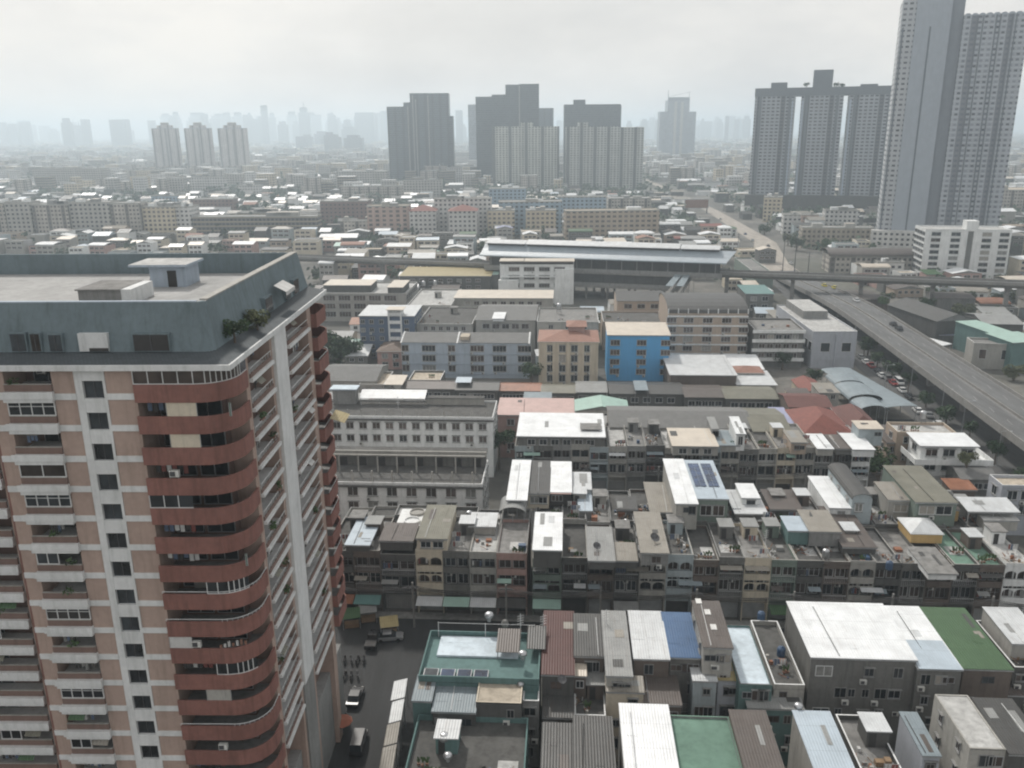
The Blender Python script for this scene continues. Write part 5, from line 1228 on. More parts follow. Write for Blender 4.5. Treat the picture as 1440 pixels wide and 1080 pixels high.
for i, (yl, yb, xl, xr, m, lb) in enumerate(((984, 957, 549, 569, 'light_sheet', 'white canopy roof along the side street, farthest of the strip'), (1016, 986, 546, 564, 'light_sheet', 'white canopy roof with a dark spot along the side street'), (1048, 1018, 539, 558, 'beige_sheet', 'beige canopy roof along the side street'), (1090, 1050, 531, 552, 'beige_sheet', 'beige canopy roof along the side street, at the bottom edge'))):
    P, w, d = place(xl, yl, xr, 4.2, yb, a=-1)
    t = thing('street_canopy', lb, 'canopy', (P.x, P.y, 0), R_(1)); b = MB(); b.extr([(0, 0), (w, .5), (w, .56), (0, .06)], (0, 0, 4.0), (1, 0, 0), (0, 0, 1), (0, d, 0), m); b.build('roof', t)
    b = MB()
    for y in (.2, d - .2): b.bar((.15, y, 0), (.15, y, 4), .05, 'frame_alu'); b.bar((w - .1, y, 0), (w - .1, y, 4.4), .05, 'frame_alu')
    b.build('posts', t)
# tanks, ventilators, dishes ----------------------------------------------------
for x, y, h, k, s, lb in ((688, 873, 13.2, 'ball', 1.1, 'silver ball ventilator at the back of the white slab'), (735, 927, 12.6, 'ball', 1.0, 'silver ball ventilator on the right of the teal terrace'), (625, 1046, 9.6, 'ball', 1.2, 'larger silver ball ventilator on the planted roof terrace'), (630, 1070, 9.4, 'ball', .9, 'smaller silver ball ventilator nearest the bottom edge'), (1122, 1000, 12.3, 'ball', .9, 'white ball ventilator at the head of the pale blue long roof'),
        (1333, 702, 13.6, 'clay', 1.4, 'grey water jar beside the ochre walled room'), (1297, 594, 13.6, 'steel', 1.1, 'round tank on the peeling terrace block'), (1070, 872, 11, 'blue', .9, 'blue barrel on the dark cluttered terrace'), (1098, 922, 10.6, 'blue', .9, 'blue barrel in the middle of the dark cluttered terrace, nearer one'), (920, 764, 14.05, 'dish', 1.0, 'dark satellite dish on the long beige grey roof'),
        (839, 774, 13.4, 'dish', .8, 'small dark antenna dish on the plain grey roof'), (790, 962, 12.3, 'dish', .7, 'small dish at the lower edge of the red brown roof'), (1409, 895, 11.8, 'clay', 1.5, 'pale round tank on the dark roof terrace'), (1275, 744, 11.6, 'clay', .8, 'small water jar near the white cap roof'), (710, 882, 12.0, 'clay', .9, 'grey water jar behind the white slab'), (732, 968, 10.9, 'ball', .8, 'pale ventilator by the teal walled yard house'),
        (612, 404, 13, 'steel', 1.2, 'water tank on the tank terrace house, left one'), (596, 405, 13, 'steel', 1.2, 'water tank on the tank terrace house, far left one'), (786, 440, 14, 'steel', 1.4, 'round tank on the grey terrace house below the long cream roof'), (960, 655, 11.3, 'blue', .9, 'blue barrel behind the gleaming white strip roof'), (1010, 735, 11.6, 'steel', .9, 'steel tank near the solar roof'), (660, 735, 11.2, 'steel', .9, 'steel tank on the grey terrace by the white pergola block'), (1160, 790, 11.4, 'steel', .9, 'steel tank on the terraces behind the raised dark roof'), (1250, 800, 11.4, 'blue', .9, 'blue barrel on the terraces behind the wide white factory roof'), (880, 745, 11.3, 'steel', .8, 'steel tank between the plain grey roof and the dish roof')):
    P = hit(x, y, h - .3); gadget(k, lb, (P.x, P.y, h - .35 if h > 9 else h), s)
def mast(lab, x, y, h, z0):
    P = hit(x, y, z0); b = MB(); b.bar((0, 0, 0), (0, 0, h), .05, 'frame_white'); 
    for i in range(4): b.bar((-.5, 0, h - .3 - i * .4), (.5, 0, h - .3 - i * .4), .025, 'frame_white', 4)
    b.build('antenna_mast', None, (P.x, P.y, z0), .4, label=lab, category='antenna')
mast('white antenna mast at the corner of the red brown roof', 764, 892, 3.2, 11.5); mast('thin antenna mast behind the teal terrace house', 732, 886, 2.6, 11.6); mast('tall antenna mast by the dark curved roof', 1138, 700, 3.4, 11.6); mast('leaning antenna mast near the yellowish cream arches', 1076, 770, 3.4, 11.4); mast('antenna mast left of the light grey strip roof', 852, 880, 2.6, 12.5); mast('antenna mast on the long white terraced block', 560, 575, 3.2, 15)

# power poles and cable bundles along the lanes
def cable_run(lab, P0_, d0, L, n, H):
    base = P0_ + V * d0; prev = None
    for i in range(n):
        p = base + U * (L * i); t = thing('utility_pole', f'{("first", "second", "third", "fourth", "fifth", "sixth", "seventh", "eighth", "ninth")[i]} concrete utility pole with sagging black cables along {lab}', 'utility pole', (p.x, p.y, 0), -R_(GA), 'utility poles along the lanes')
        MB().box(-.14, -.14, 0, .14, .14, H, 'bridge_concrete').build('pole', t); MB().box(-1.0, -.06, H - .9, 1.0, .06, H - .75, 'frame_dark').build('crossarm', t)
        if i < n - 1:
            for k in range(5):
                b = MB(); y = (-.5 + .25 * k); z0 = H - .7 - .35 * (k % 3); q = None
                for j in range(9):
                    f = j / 8; r = Vector((L * f, y, z0 - .9 * 4 * f * (1 - f) * (.6 + .15 * k)))
                    if q: b.bar(q, r, .05, 'shade_dark', 3)
                    q = r
                b.build('cable', t)
cable_run('the lane before the arched shophouses', pts[0], -4.5, 15.5, 9, 8.5)
cable_run('the lane below the long white roof', p3[0], -3.5, 16, 7, 8.5)
# ------------------------------------------------------------------ elevated railway, station, flyover, roads
A0 = hit(300, 356, 14); A1 = hit(1700, 407, 14)
gdir = (A1 - A0); gdir.z = 0; GL = gdir.length; gdir.normalize(); gang = math.atan2(gdir.y, gdir.x)
def guideway():
    t = thing('elevated_railway', 'long concrete elevated railway crossing the whole middle of the city on single piers', 'railway viaduct', (A0.x, A0.y, 0), gang)
    b = MB(); b.extr([(-2.2, 11.6), (2.2, 11.6), (4.6, 13.2), (4.6, 13.5), (-4.6, 13.5), (-4.6, 13.2)], (0, 0, 0), (0, 1, 0), (0, 0, 1), (GL, 0, 0), 'bridge_concrete'); b.build('deck', t)
    for y in (-4.6, 4.4):
        b = MB(); b.box(0, y, 13.501, GL, y + .2, 14.5, 'bridge_concrete'); b.build('parapet', t)
    for y in (-2.8, -1.3, 1.3, 2.8):
        b = MB(); b.box(0, y - .05, 13.501, GL, y + .05, 13.68, 'steel'); b.build('rail', t)
    pm = MB(); pm.box(-.9, -.9, 0, .9, .9, 9.6, 'bridge_concrete'); pm.extr([(-.9, 9.6), (.9, 9.6), (2.4, 11.59), (-2.4, 11.59)], (-.9, 0, 0), (0, 1, 0), (0, 0, 1), (1.8, 0, 0), 'bridge_concrete'); me = pm.mesh('pier')
    n = int(GL / 30)
    for i in range(n): put('pier', me, t, (15 + 30 * i, 0, 0))
guideway()
def along(x, y, z):
    P = hit(x, y, z); return P, (P - A0).dot(gdir)
def station():
    _, s0 = along(682, 355, 20.0); _, s1 = along(1022, 369, 20.0); Ls = s1 - s0
    O = A0 + gdir * s0
    t = thing('railway_station', 'elevated railway station with a long pale blue curved roof over dark platforms', 'station', (O.x, O.y, 0), gang)
    OCC.append((O.x - 5, O.x + Ls, O.y - 60, O.y + 20))
    # curved skirt roof: profile in y, z
    prof = [(-13.0, 20.0), (-11.5, 20.3), (-9, 21.2), (-6, 22.7), (-3.2, 24.4)]
    b = MB(); n = 24
    for sgn in (1, -1):
        for (y0, z0), (y1, z1) in zip(prof, prof[1:]):
            e0 = (z0 - 20) * .9; e1 = (z1 - 20) * .9
            b.face([(0, sgn * y0, z0), (Ls + e0, sgn * y0, z0), (Ls + e1, sgn * y1, z1), (0, sgn * y1, z1)], 'station_sheet')
            b.face([(0, sgn * y0, z0 - .15), (Ls + e0, sgn * y0, z0 - .15), (Ls + e1, sgn * y1, z1 - .15), (0, sgn * y1, z1 - .15)], 'grey_render')
    b.face([(0, -13, 20), (Ls, -13, 20), (Ls, -13, 19.5), (0, -13, 19.5)], 'station_sheet')
    b.build('roof_skirt', t)
    q = [(4, .18), (.181, .82), (.821, .965)]
    for i, (f0, f1) in enumerate(((.01, .18), (.183, .815), (.818, .97))):
        b = MB(); x0, x1 = Ls * f0, Ls * f1
        b.extr([(-5.6, 24.9), (0, 26.5 if i == 1 else 26.1), (5.6, 24.9), (5.6, 25.2), (0, 26.8 if i == 1 else 26.4), (-5.6, 25.2)], (x0, 0, 0), (0, 1, 0), (0, 0, 1), (x1 - x0, 0, 0), 'light_sheet')
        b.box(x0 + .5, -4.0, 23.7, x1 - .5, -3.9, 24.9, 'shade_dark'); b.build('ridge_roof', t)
    b = MB(); b.box(2, -11.5, 12.4, Ls - 2, -4.9, 13.3, 'bridge_concrete'); b.box(2, 4.9, 12.4, Ls - 2, 11.5, 13.3, 'bridge_concrete'); b.box(2, -11.6, 13.301, Ls - 2, -11.4, 14.9, 'grey_render'); b.box(3, -5.2, 13.301, Ls - 3, -5.0, 19, 'dark_render'); b.build('platform', t)
    b = MB(); b.box(8, -14, 6.2, Ls - 20, 14, 7.4, 'bridge_concrete'); b.box(8.2, -13.8, 7.401, Ls - 20.2, -13.5, 8.6, 'grey_render'); b.box(14, -8, 7.401, Ls - 26, 8, 12.0, 'dark_render'); b.build('concourse', t)
    cm = MB(); cm.box(-.5, -.5, 0, .5, .5, 6.19, 'bridge_concrete'); me = cm.mesh('column')
    for i in range(9):
        for y in (-10, 10): put('column', me, t, (12 + i * (Ls - 36) / 8, y, 0))
    km = MB(); km.box(-.2, -.2, 13.31, .2, .2, 20.6, 'bridge_concrete'); me = km.mesh('roof_post')
    for i in range(16): put('roof_post', me, t, (5 + i * (Ls - 10) / 15, -9.5, 0))
station()
def exit_stairs():
    for lab, xa, ya, xb, yb in (('grey roofed covered walkway reaching out from the station towards us, left walkway', 966, 372, 941, 402), ('grey roofed covered walkway reaching out from the station towards us, right walkway', 975, 372, 956, 402)):
        P = hit(xa, ya, 14.8); Q = hit(xb, yb, 12.6); d = Q - P; d.z = 0; L = d.length; d.normalize()
        t = thing('covered_walkway', lab, 'walkway', (P.x, P.y, 0), math.atan2(d.y, d.x))
        b = MB(); b.extr([(0, 14.6), (L, 12.4), (L, 12.6), (0, 14.8)], (0, -1.6, 0), (1, 0, 0), (0, 0, 1), (0, 3.2, 0), 'steel_blue_sheet'); b.build('roof', t)
        b = MB(); b.extr([(0, 10.6), (L, 8.6), (L, 9.6), (0, 11.6)], (0, -1.2, 0), (1, 0, 0), (0, 0, 1), (0, 2.4, 0), 'bridge_concrete'); b.build('flight', t)
        b = MB()
        for f in (.1, .5, .9):
            for y in (-1.3, 1.3): b.bar((L * f, y, 0), (L * f, y, 14.5 - 2.2 * f), .1, 'bridge_concrete')
        b.build('posts', t)
exit_stairs()
block('house', 'grey green box shaped house beside the road under the railway', 'house', 1062, 384, 1088, 9, yb=362, wall='green_paint', rmat='roof_concrete')
# flyover
FX = lambda Y, e: (118.6 + .092 * (Y - 185)) if e < 0 else (138.6 + .0935 * (Y - 220))
def FZ(Y):
    if Y < 320: return 8.6
    if Y > 520: return .12
    f = (Y - 320) / 200; return .12 + 8.48 * (1 - f * f * (3 - 2 * f))
def flyover():
    Ys = [60 + 10 * i for i in range(44)]
    t = thing('road_flyover', 'wide concrete road flyover rising from the main road and running to the right edge', 'flyover', (0, 0, 0))
    deck = MB(); lane = MB(); par = [MB(), MB(), MB()]
    for Y0, Y1 in zip(Ys, Ys[1:]):
        a, b_, c, d = FX(Y0, -1), FX(Y0, 1), FX(Y1, 1), FX(Y1, -1); z0, z1 = FZ(Y0), FZ(Y1)
        deck.face([(a, Y0, z0), (b_, Y0, z0), (c, Y1, z1), (d, Y1, z1)], 'bridge_concrete')
        if z0 > 1.3:
            deck.face([(a, Y0, z0), (d, Y1, z1), (d, Y1, z1 - 1.1), (a, Y0, z0 - 1.1)], 'bridge_concrete'); deck.face([(b_, Y0, z0), (c, Y1, z1), (c, Y1, z1 - 1.1), (b_, Y0, z0 - 1.1)], 'bridge_concrete')
            deck.face([(a, Y0, z0 - 1.1), (b_, Y0, z0 - 1.1), (c, Y1, z1 - 1.1), (d, Y1, z1 - 1.1)], 'bridge_concrete')
        else:
            deck.face([(a, Y0, z0), (d, Y1, z1), (d, Y1, 0), (a, Y0, 0)], 'bridge_concrete'); deck.face([(b_, Y0, z0), (c, Y1, z1), (c, Y1, 0), (b_, Y0, 0)], 'bridge_concrete')
        m0, m1 = (a + b_) / 2, (d + c) / 2
        for (u0, u1, v0, v1) in ((a + .5, m0 - .4, d + .5, m1 - .4), (m0 + .4, b_ - .5, m1 + .4, c - .5)):
            lane.face([(u0, Y0, z0 + .02), (u1, Y0, z0 + .02), (v1, Y1, z1 + .02), (v0, Y1, z1 + .02)], 'old_asphalt')
            lane.face([((u0 + u1) / 2 - .08, Y0, z0 + .03), ((u0 + u1) / 2 + .08, Y0, z0 + .03), ((v0 + v1) / 2 + .08, Y0 * .6 + Y1 * .4, z0 * .6 + z1 * .4 + .03), ((v0 + v1) / 2 - .08, Y0 * .6 + Y1 * .4, z0 * .6 + z1 * .4 + .03)], 'line_white')
            lane.face([(u0 + .25, Y0, z0 + .03), (u0 + .4, Y0, z0 + .03), (v0 + .4, Y1, z1 + .03), (v0 + .25, Y1, z1 + .03)], 'line_white'); lane.face([(u1 - .4, Y0, z0 + .03), (u1 - .25, Y0, z0 + .03), (v1 - .25, Y1, z1 + .03), (v1 - .4, Y1, z1 + .03)], 'line_white')
        for p, (x0, x1) in zip(par, ((a, d), (m0, m1), (b_ - .3, c - .3))):
            hh = .95 if p is not par[1] else .7
            for q in (0, .3):
                p.face([(x0 + q, Y0, z0), (x1 + q, Y1, z1), (x1 + q, Y1, z1 + hh), (x0 + q, Y0, z0 + hh)], 'bridge_concrete')
            p.face([(x0, Y0, z0 + hh), (x1, Y1, z1 + hh), (x1 + .3, Y1, z1 + hh), (x0 + .3, Y0, z0 + hh)], 'bridge_concrete')
    deck.build('deck', t); lane.build('roadway', t)
    for p, n in zip(par, ('parapet', 'median_barrier', 'parapet')): p.build(n, t)
    for Y in range(80, 400, 26):
        z = FZ(Y)
        if z < 3: continue
        c = (FX(Y, -1) + FX(Y, 1)) / 2
        b = MB(); b.box(-1, -.8, 0, 1, .8, z - 2.2, 'bridge_concrete'); b.box(-6.5, -.9, z - 2.19, 6.5, .9, z - 1.11, 'bridge_concrete'); b.build('pier', t, (c, Y, 0))
flyover()
OCC.append((100, 170, 60, 330)); OCC.append((128, 180, 330, 520))
def strip(name, pts, mat, z, kind='structure'):
    b = MB()
    for (x0, x1, y0), (u0, u1, y1) in zip(pts, pts[1:]): b.face([(x0, y0, z), (x1, y0, z), (u1, y1, z), (u0, y1, z)], mat)
    b.build(name, None, kind=kind)
strip('service_road', [(FX(70, -1) - 9, FX(70, 1) + 12, 70), (FX(330, -1) - 8, FX(330, 1) + 12, 330), (FX(470, -1) - 3, FX(470, 1) + 4, 470)], 'dark_asphalt', .07)
strip('main_road', [(FX(400, -1) - 2, FX(400, 1) + 3, 400), (FX(520, -1) - 2, FX(520, 1) + 3, 520), (176, 192, 620), (196, 209, 870), (212, 222, 1300), (225, 232, 2200)], 'road_concrete', .06)
for x0, y0, x1, y1 in ((192, 620, 209, 870), ): OCC.append((x0 - 22, x1, y0, y1))
OCC.append((165, 200, 500, 640)); OCC.append((205, 228, 870, 1300))
l0 = pts[0] - V * 6; 
def lane_strip(name, P, d0, d1, L0, L1, mat, z):
    a, b_ = P + V * d0, P + V * d1
    b = MB(); q = [a + U * L0, a + U * L1, b_ + U * L1, b_ + U * L0]; b.face([(p.x, p.y, z) for p in q], mat); b.build(name, None, kind='structure')
lane_strip('lane', pts[0], -17, -2, -40, 140, 'asphalt', .06); lane_strip('pavement', pts[0], -2.0, 0.1, -20, 140, 'pavement', .12); lane_strip('lane', pts[0], 27, 42, -30, 130, 'asphalt', .06); lane_strip('lane', p3[0], 40, 56, -60, 110, 'asphalt', .06)
P = hit(500, 1000); b = MB(); q = [(-27, 60), (-9.5, 60), (-9.5, 123), (-30, 123)]; b.face([(x, y, .05) for x, y in q], 'asphalt'); b.build('side_street', None, kind='structure')
OCC.append((-30, -9, 60, 126))
# ground
b = MB(); b.face([(-16000, -400, 0), (16000, -400, 0), (16000, 16000, 0), (-16000, 16000, 0)], 'city_ground'); b.build('ground', None, kind='structure')

# cars
rc = random.Random(5)
def fcar(px, py, kind, paint, lab, flip=False, z=None, grp=None):
    P = hit(px, py, 4); 
    for _ in range(6): P = hit(px, py, FZ(P.y) if z is None else z)
    car(kind, paint, lab, (P.x, P.y, (FZ(P.y) if z is None else z) + .05), math.pi / 2 - .092 + (math.pi if flip else 0), grp)
fcar(1159, 403, 'car', 'car_taxi', 'yellow taxi just past the railway on the flyover, left one of two'); fcar(1173, 406, 'car', 'car_taxi', 'yellow taxi just past the railway on the flyover, right one of two'); fcar(1204, 424, 'car', 'car_white', 'white car on the flyover behind the two taxis')
fcar(1256, 458, 'car', 'car_black', 'dark car on the far carriageway of the flyover, beside the tall pier'); fcar(1264, 464, 'car', 'car_black', 'black car following the other dark car on the flyover')
fcar(1112, 371, 'car', 'car_white', 'white car on the main road just beyond the railway', z=.1); fcar(1087, 357, 'car', 'car_white', 'white car on the main road beyond the railway poles', z=.1); fcar(1058, 339, 'car', 'car_silver', 'silver car on the straight main road level with the station roof end', z=.1); fcar(1034, 323, 'car', 'car_white', 'shining white car far along the main road', z=.1); fcar(1013, 309, 'car', 'car_silver', 'farthest car on the main road before the red billboard', z=.1); fcar(1080, 347, 'car', 'car_black', 'black car on the main road near the railway', z=.1); fcar(1048, 330, 'car', 'car_blue', 'blue car in the middle of the main road', z=.1)
fcar(1436, 583, 'pickup', 'car_white', 'white pickup truck at the right edge beside the flyover', z=.1); fcar(1292, 467, 'car', 'car_white', 'white car parked behind the flyover', z=.1)
rowc = [(1210, 504, 'car', 'car_silver'), (1217, 511, 'car', 'car_white'), (1225, 517, 'pickup', 'car_red'), (1233, 523, 'car', 'car_black'), (1239, 530, 'car', 'car_white'), (1247, 534, 'van', 'car_silver'), (1256, 541, 'car', 'car_red'), (1264, 540, 'van', 'car_white'), (1268, 551, 'car', 'car_white'), (1290, 580, 'car', 'car_white'), (1305, 586, 'car', 'car_silver'), (1320, 600, 'car', 'car_white'), (1278, 560, 'car', 'car_black')]
clab = ['silver car farthest in the row beside the flyover', 'white car behind the silver one, beside the grey office', 'dark red pickup truck in the row beside the flyover', 'black car in the row beside the flyover, near the pale canopy', 'white car level with the top of the long pale canopy', 'silver van in the row beside the long pale canopy', 'red car beside the long pale canopy', 'white van under the flyover edge', 'white car below the red one beside the long pale canopy', 'white car past the end of the long pale canopy', 'silver car behind the peeling terrace block', 'white car by the right side of the peeling terrace block', 'black car at the lower end of the row beside the flyover']
for (x, y, k, c), lb in zip(rowc, clab): fcar(x, y, k, c, lb, z=.1, flip=rc.random() < .5)
# white panel van/canopy beyond the flyover and sheds
def slab_roof(lab, xl, yl, xr, h, yb, m, kind='lean', rise=.2, wall='mid_render', a=-5.5, name='shed', cat='shed', open_=True, lm=None):
    if open_:
        P, w, d = place(xl, yl, xr, h, yb, a=a); t = thing(name, lab, cat, (P.x, P.y, 0), -R_(a)); occupy(P, w, d, a)
        b = MB()
        for x in (.2, w - .3):
            for i in range(max(2, int(d / 6))): b.box(x, .2 + i * (d - .6) / (max(2, int(d / 6)) - 1), 0, x + .15, .35 + i * (d - .6) / (max(2, int(d / 6)) - 1), h, 'frame_alu')
        b.build('posts', t); sheet_roof(t, w, d, h, m, kind, .2, rise)
        if lm: LM.append((*proj((P.x + w / 2, P.y, h)), lm))
    else: block(name, lab, cat, xl, yl, xr, h, yb=yb, wall=wall, roof=kind, rmat=m, rise=rise, a=a, lm=lm)
slab_roof('long pale blue car port roof beside the flyover', 1245, 574, 1291, 5, 520, 'steel_blue_sheet', 'barrely', .5, lm='long pale car port')
slab_roof('curved grey canopy, nearest of three beside the long car port', 1210, 578, 1250, 5.5, 566, 'steel_blue_sheet', 'barrely', 1.6, a=2); slab_roof('curved blue grey canopy in the middle of three', 1194, 562, 1240, 5.5, 544, 'steel_blue_sheet', 'barrely', 1.6, a=2); slab_roof('curved pale canopy, farthest of three', 1174, 541, 1214, 5.5, 530, 'steel_blue_sheet', 'barrely', 1.4, a=2)
block('house', 'small brown house with a pale front roof between the canopies and the market', 'house', 1112, 557, 1141, 6, yb=548, wall='cream_paint', roof='lean', rmat='brown_sheet', rise=.4); block('house', 'cream upper room above the brown roofs left of the canopies', 'house', 1153, 552, 1180, 7.5, yb=540, wall='stone_wall', roof='lean', rmat='beige_sheet', rise=.3, win=WS(2, 1.2, 1.2, 1, 3, 1.3))
block('house', 'rust dark roofed house behind the red hip roof', 'house', 1110, 572, 1170, 6.5, yb=553, wall='brown_wall', roof='gable', rmat='maroon_tile', rise=1.2)
slab_roof('tilted white sheet canopy across the flyover', 1326, 486, 1338, 4, 474, 'white_sheet', 'lean', .6, a=-30)
block('house', 'grey concrete hut with two dark doorways beyond the flyover', 'house', 1370, 482, 1426, 9, yb=474, wall='stone_wall', rmat='roof_concrete', win=dict(n=2, ww=2.2, wh=3.2, fl=1, fh=4, top=3.8, xs=(.25, .82), sill=False, ac=0, div=1), a=12, lm='two door hut')
block('warehouse', 'turquoise walled shed with a pale roof at the right edge', 'shed', 1398, 470, 1428, 10, yb=453, wall='teal_paint', roof='lean', rmat='mint_sheet', rise=.3, a=-10); block('warehouse', 'turquoise shed cut by the right edge, nearer one', 'shed', 1424, 482, 1470, 10, yb=470, wall='teal_paint', roof='lean', rmat='mint_sheet', rise=.3, a=-10)
block('house', 'old house with a dark grey gable roof beyond the flyover', 'house', 1318, 452, 1372, 9, yb=428, wall='dark_render', roof='gabley', rmat='dark_sheet', rise=2.5, a=-8, lm='dark gable house'); block('house', 'long grey ridge roof beside the dark gable house', 'house', 1384, 455, 1440, 9, yb=440, wall='dark_render', roof='gable', rmat='grey_sheet', rise=1.5, a=8)
block('house', 'low brown terrace with a pale edge beyond the flyover', 'house', 1212, 421, 1252, 6, yb=410, wall='brown_wall', roof='lean', rmat='brown_sheet', rise=.3, a=-10); block('house', 'low grey shed with white edge behind the tall pier', 'house', 1266, 436, 1306, 6, yb=428, wall='dark_render', roof='lean', rmat='grey_sheet', rise=.3, a=6); block('house', 'dusty roofs at the foot of the railway on the right', 'house', 1318, 419, 1372, 7, yb=410, wall='mid_render', roof='gable', rmat='brown_sheet', rise=1.0, a=8)
block('shop', 'mauve strip roof by the white car behind the flyover', 'shop', 1316, 471, 1366, 3.6, yb=462, wall='mid_render', roof='lean', rmat='lilac_sheet', rise=.2, a=5)
# lamp posts and power poles
lm_ = MB(); lm_.cone(0, 0, 0, 9, .14, .07, 7, 'frame_alu'); pole_me = lm_.mesh('pole')
am = MB(); am.bar((0, 0, 8.9), (1.6, 0, 9.3), .06, 'frame_alu'); arm_me = am.mesh('arm'); hm_ = MB().box(1.5, -.18, 9.2, 2.2, .18, 9.35, 'frame_alu'); head_me = hm_.mesh('lamp_head')
for px, py, z, lb in ((1243, 552, 0, 'thin lamp post beside the red car and the flyover'), (1279, 555, 0, 'lamp post beside the long car port, left of the flyover'), (1401, 655, 0, 'lamp post right of the white balcony house'), (1352, 608, 0, 'lamp post beside the flyover behind the white balcony house'), (1322, 590, 0, 'lamp post behind the peeling terrace block'), (1285, 425, 0, 'lamp post in front of the railway beyond the flyover')):
    P = hit(px, py, z); t = thing('street_lamp', lb, 'street lamp', (P.x, P.y, z), -.5); put('pole', pole_me, t); put('arm', arm_me, t); put('lamp_head', head_me, t)
for px, py, H, lb in ((1100, 385, 22, 'tall steel power pole on the left of the main road by the railway'), (1116, 392, 22, 'tall steel power pole in the middle of the main road by the railway'), (1135, 396, 16, 'short power pole right behind the railway'), (1037, 358, 14, 'power pole at the end of the station roof')):
    P = hit(px, py, 0); b = MB(); b.cone(0, 0, 0, H, .28, .16, 8, 'frame_dark'); b.bar((-1.8, 0, H - 1), (1.8, 0, H - 1), .1, 'frame_dark'); b.bar((-1.4, 0, H - 2.5), (1.4, 0, H - 2.5), .1, 'frame_dark'); b.build('power_pole', None, (P.x, P.y, 0), .2, label=lb, category='power pole')
# side street life
b = MB(); n = 10
b.lathe(0, 0, [(1.5, 2.1), (.8, 2.5), (.02, 2.75)], 10, 'cloth_orange'); b.bar((0, 0, 0), (0, 0, 2.7), .04, 'frame_alu'); P = hit(482, 1032); b.build('parasol', None, (P.x, P.y, 0), label='orange red stall parasol in the side street at the bottom', category='parasol')
def bike():
    t = thing('motorcycle', 'x', 'motorcycle'); b = MB(); b.extr([(-.6, .55), (.1, .5), (.5, .55), (.55, .95), (.4, .95), (.2, .65), (-.1, .78), (-.75, .85)], (0, -.14, 0), (1, 0, 0), (0, 0, 1), (0, .28, 0), 'car_black'); b.bar((.5, -.3, 1.02), (.5, .3, 1.02), .03, 'frame_dark'); b.bar((.45, 0, .95), (.7, 0, .3), .04, 'steel'); b.build('body', t)
    wm = MB(); wm.extr([(.3 * math.cos(6.283 * i / 12), .3 * math.sin(6.283 * i / 12)) for i in range(12)], (0, -.05, 0), (1, 0, 0), (0, 0, 1), (0, .1, 0), 'rubber'); me = wm.mesh('wheel'); put('wheel', me, t, (.7, 0, .3)); put('wheel', me, t, (-.6, 0, .3))
    return t
bk = bike(); first = True
for i in range(9):
    P = hit(476 + (i % 5) * 9, 932 + (i // 5) * 22, 0); o = bk if first else copy_tree(bk); first = False
    o.location = (P.x, P.y, .06); o.rotation_euler = (0, 0, 1.4 + .2 * (i % 3)); o['label'] = 'dark motorcycle parked in a row on the dim side street beside the near tower'; o['group'] = 'motorcycles parked in the side street'
for px, py, k, c, lb, rz in ((525, 905, 'pickup', 'car_black', 'dark pickup truck at the head of the dim side street', 1.5), (500, 985, 'car', 'car_black', 'black car parked along the side street below the motorcycles', 1.5), (548, 900, 'car', 'car_silver', 'silver car by the corner of the teal terrace house', .1), (505, 1050, 'van', 'car_black', 'black van near the orange parasol', 1.55)):
    P = hit(px, py); car(k, c, lb, (P.x, P.y, .06), rz)
for px, py, s, lb in ((548, 892, 'yellow_sheet', 'yellowish food stall at the corner of the side street'), (495, 880, 'green_sheet', 'food stall under a green sheet by the near tower'), (518, 872, 'grey_sheet', 'food stall with a grey sheet roof at the lane mouth')):
    P = hit(px, py); t = thing('food_stall', lb, 'stall', (P.x, P.y, 0), .2); b = MB(); b.extr([(-1.4, 2.2), (1.4, 2.6), (1.4, 2.65), (-1.4, 2.25)], (-1.5, 0, 0), (0, 1, 0), (0, 0, 1), (3, 0, 0), s); b.build('roof', t); b = MB(); b.box(-1.2, -.8, 0, 1.2, .2, .95, 'wood'); b.build('counter', t)
    b = MB()
    for x in (-1.4, 1.4):
        for y in (-1.2, 1.2): b.bar((x, y, 0), (x, y, 2.3), .04, 'frame_alu')
    b.build('posts', t)
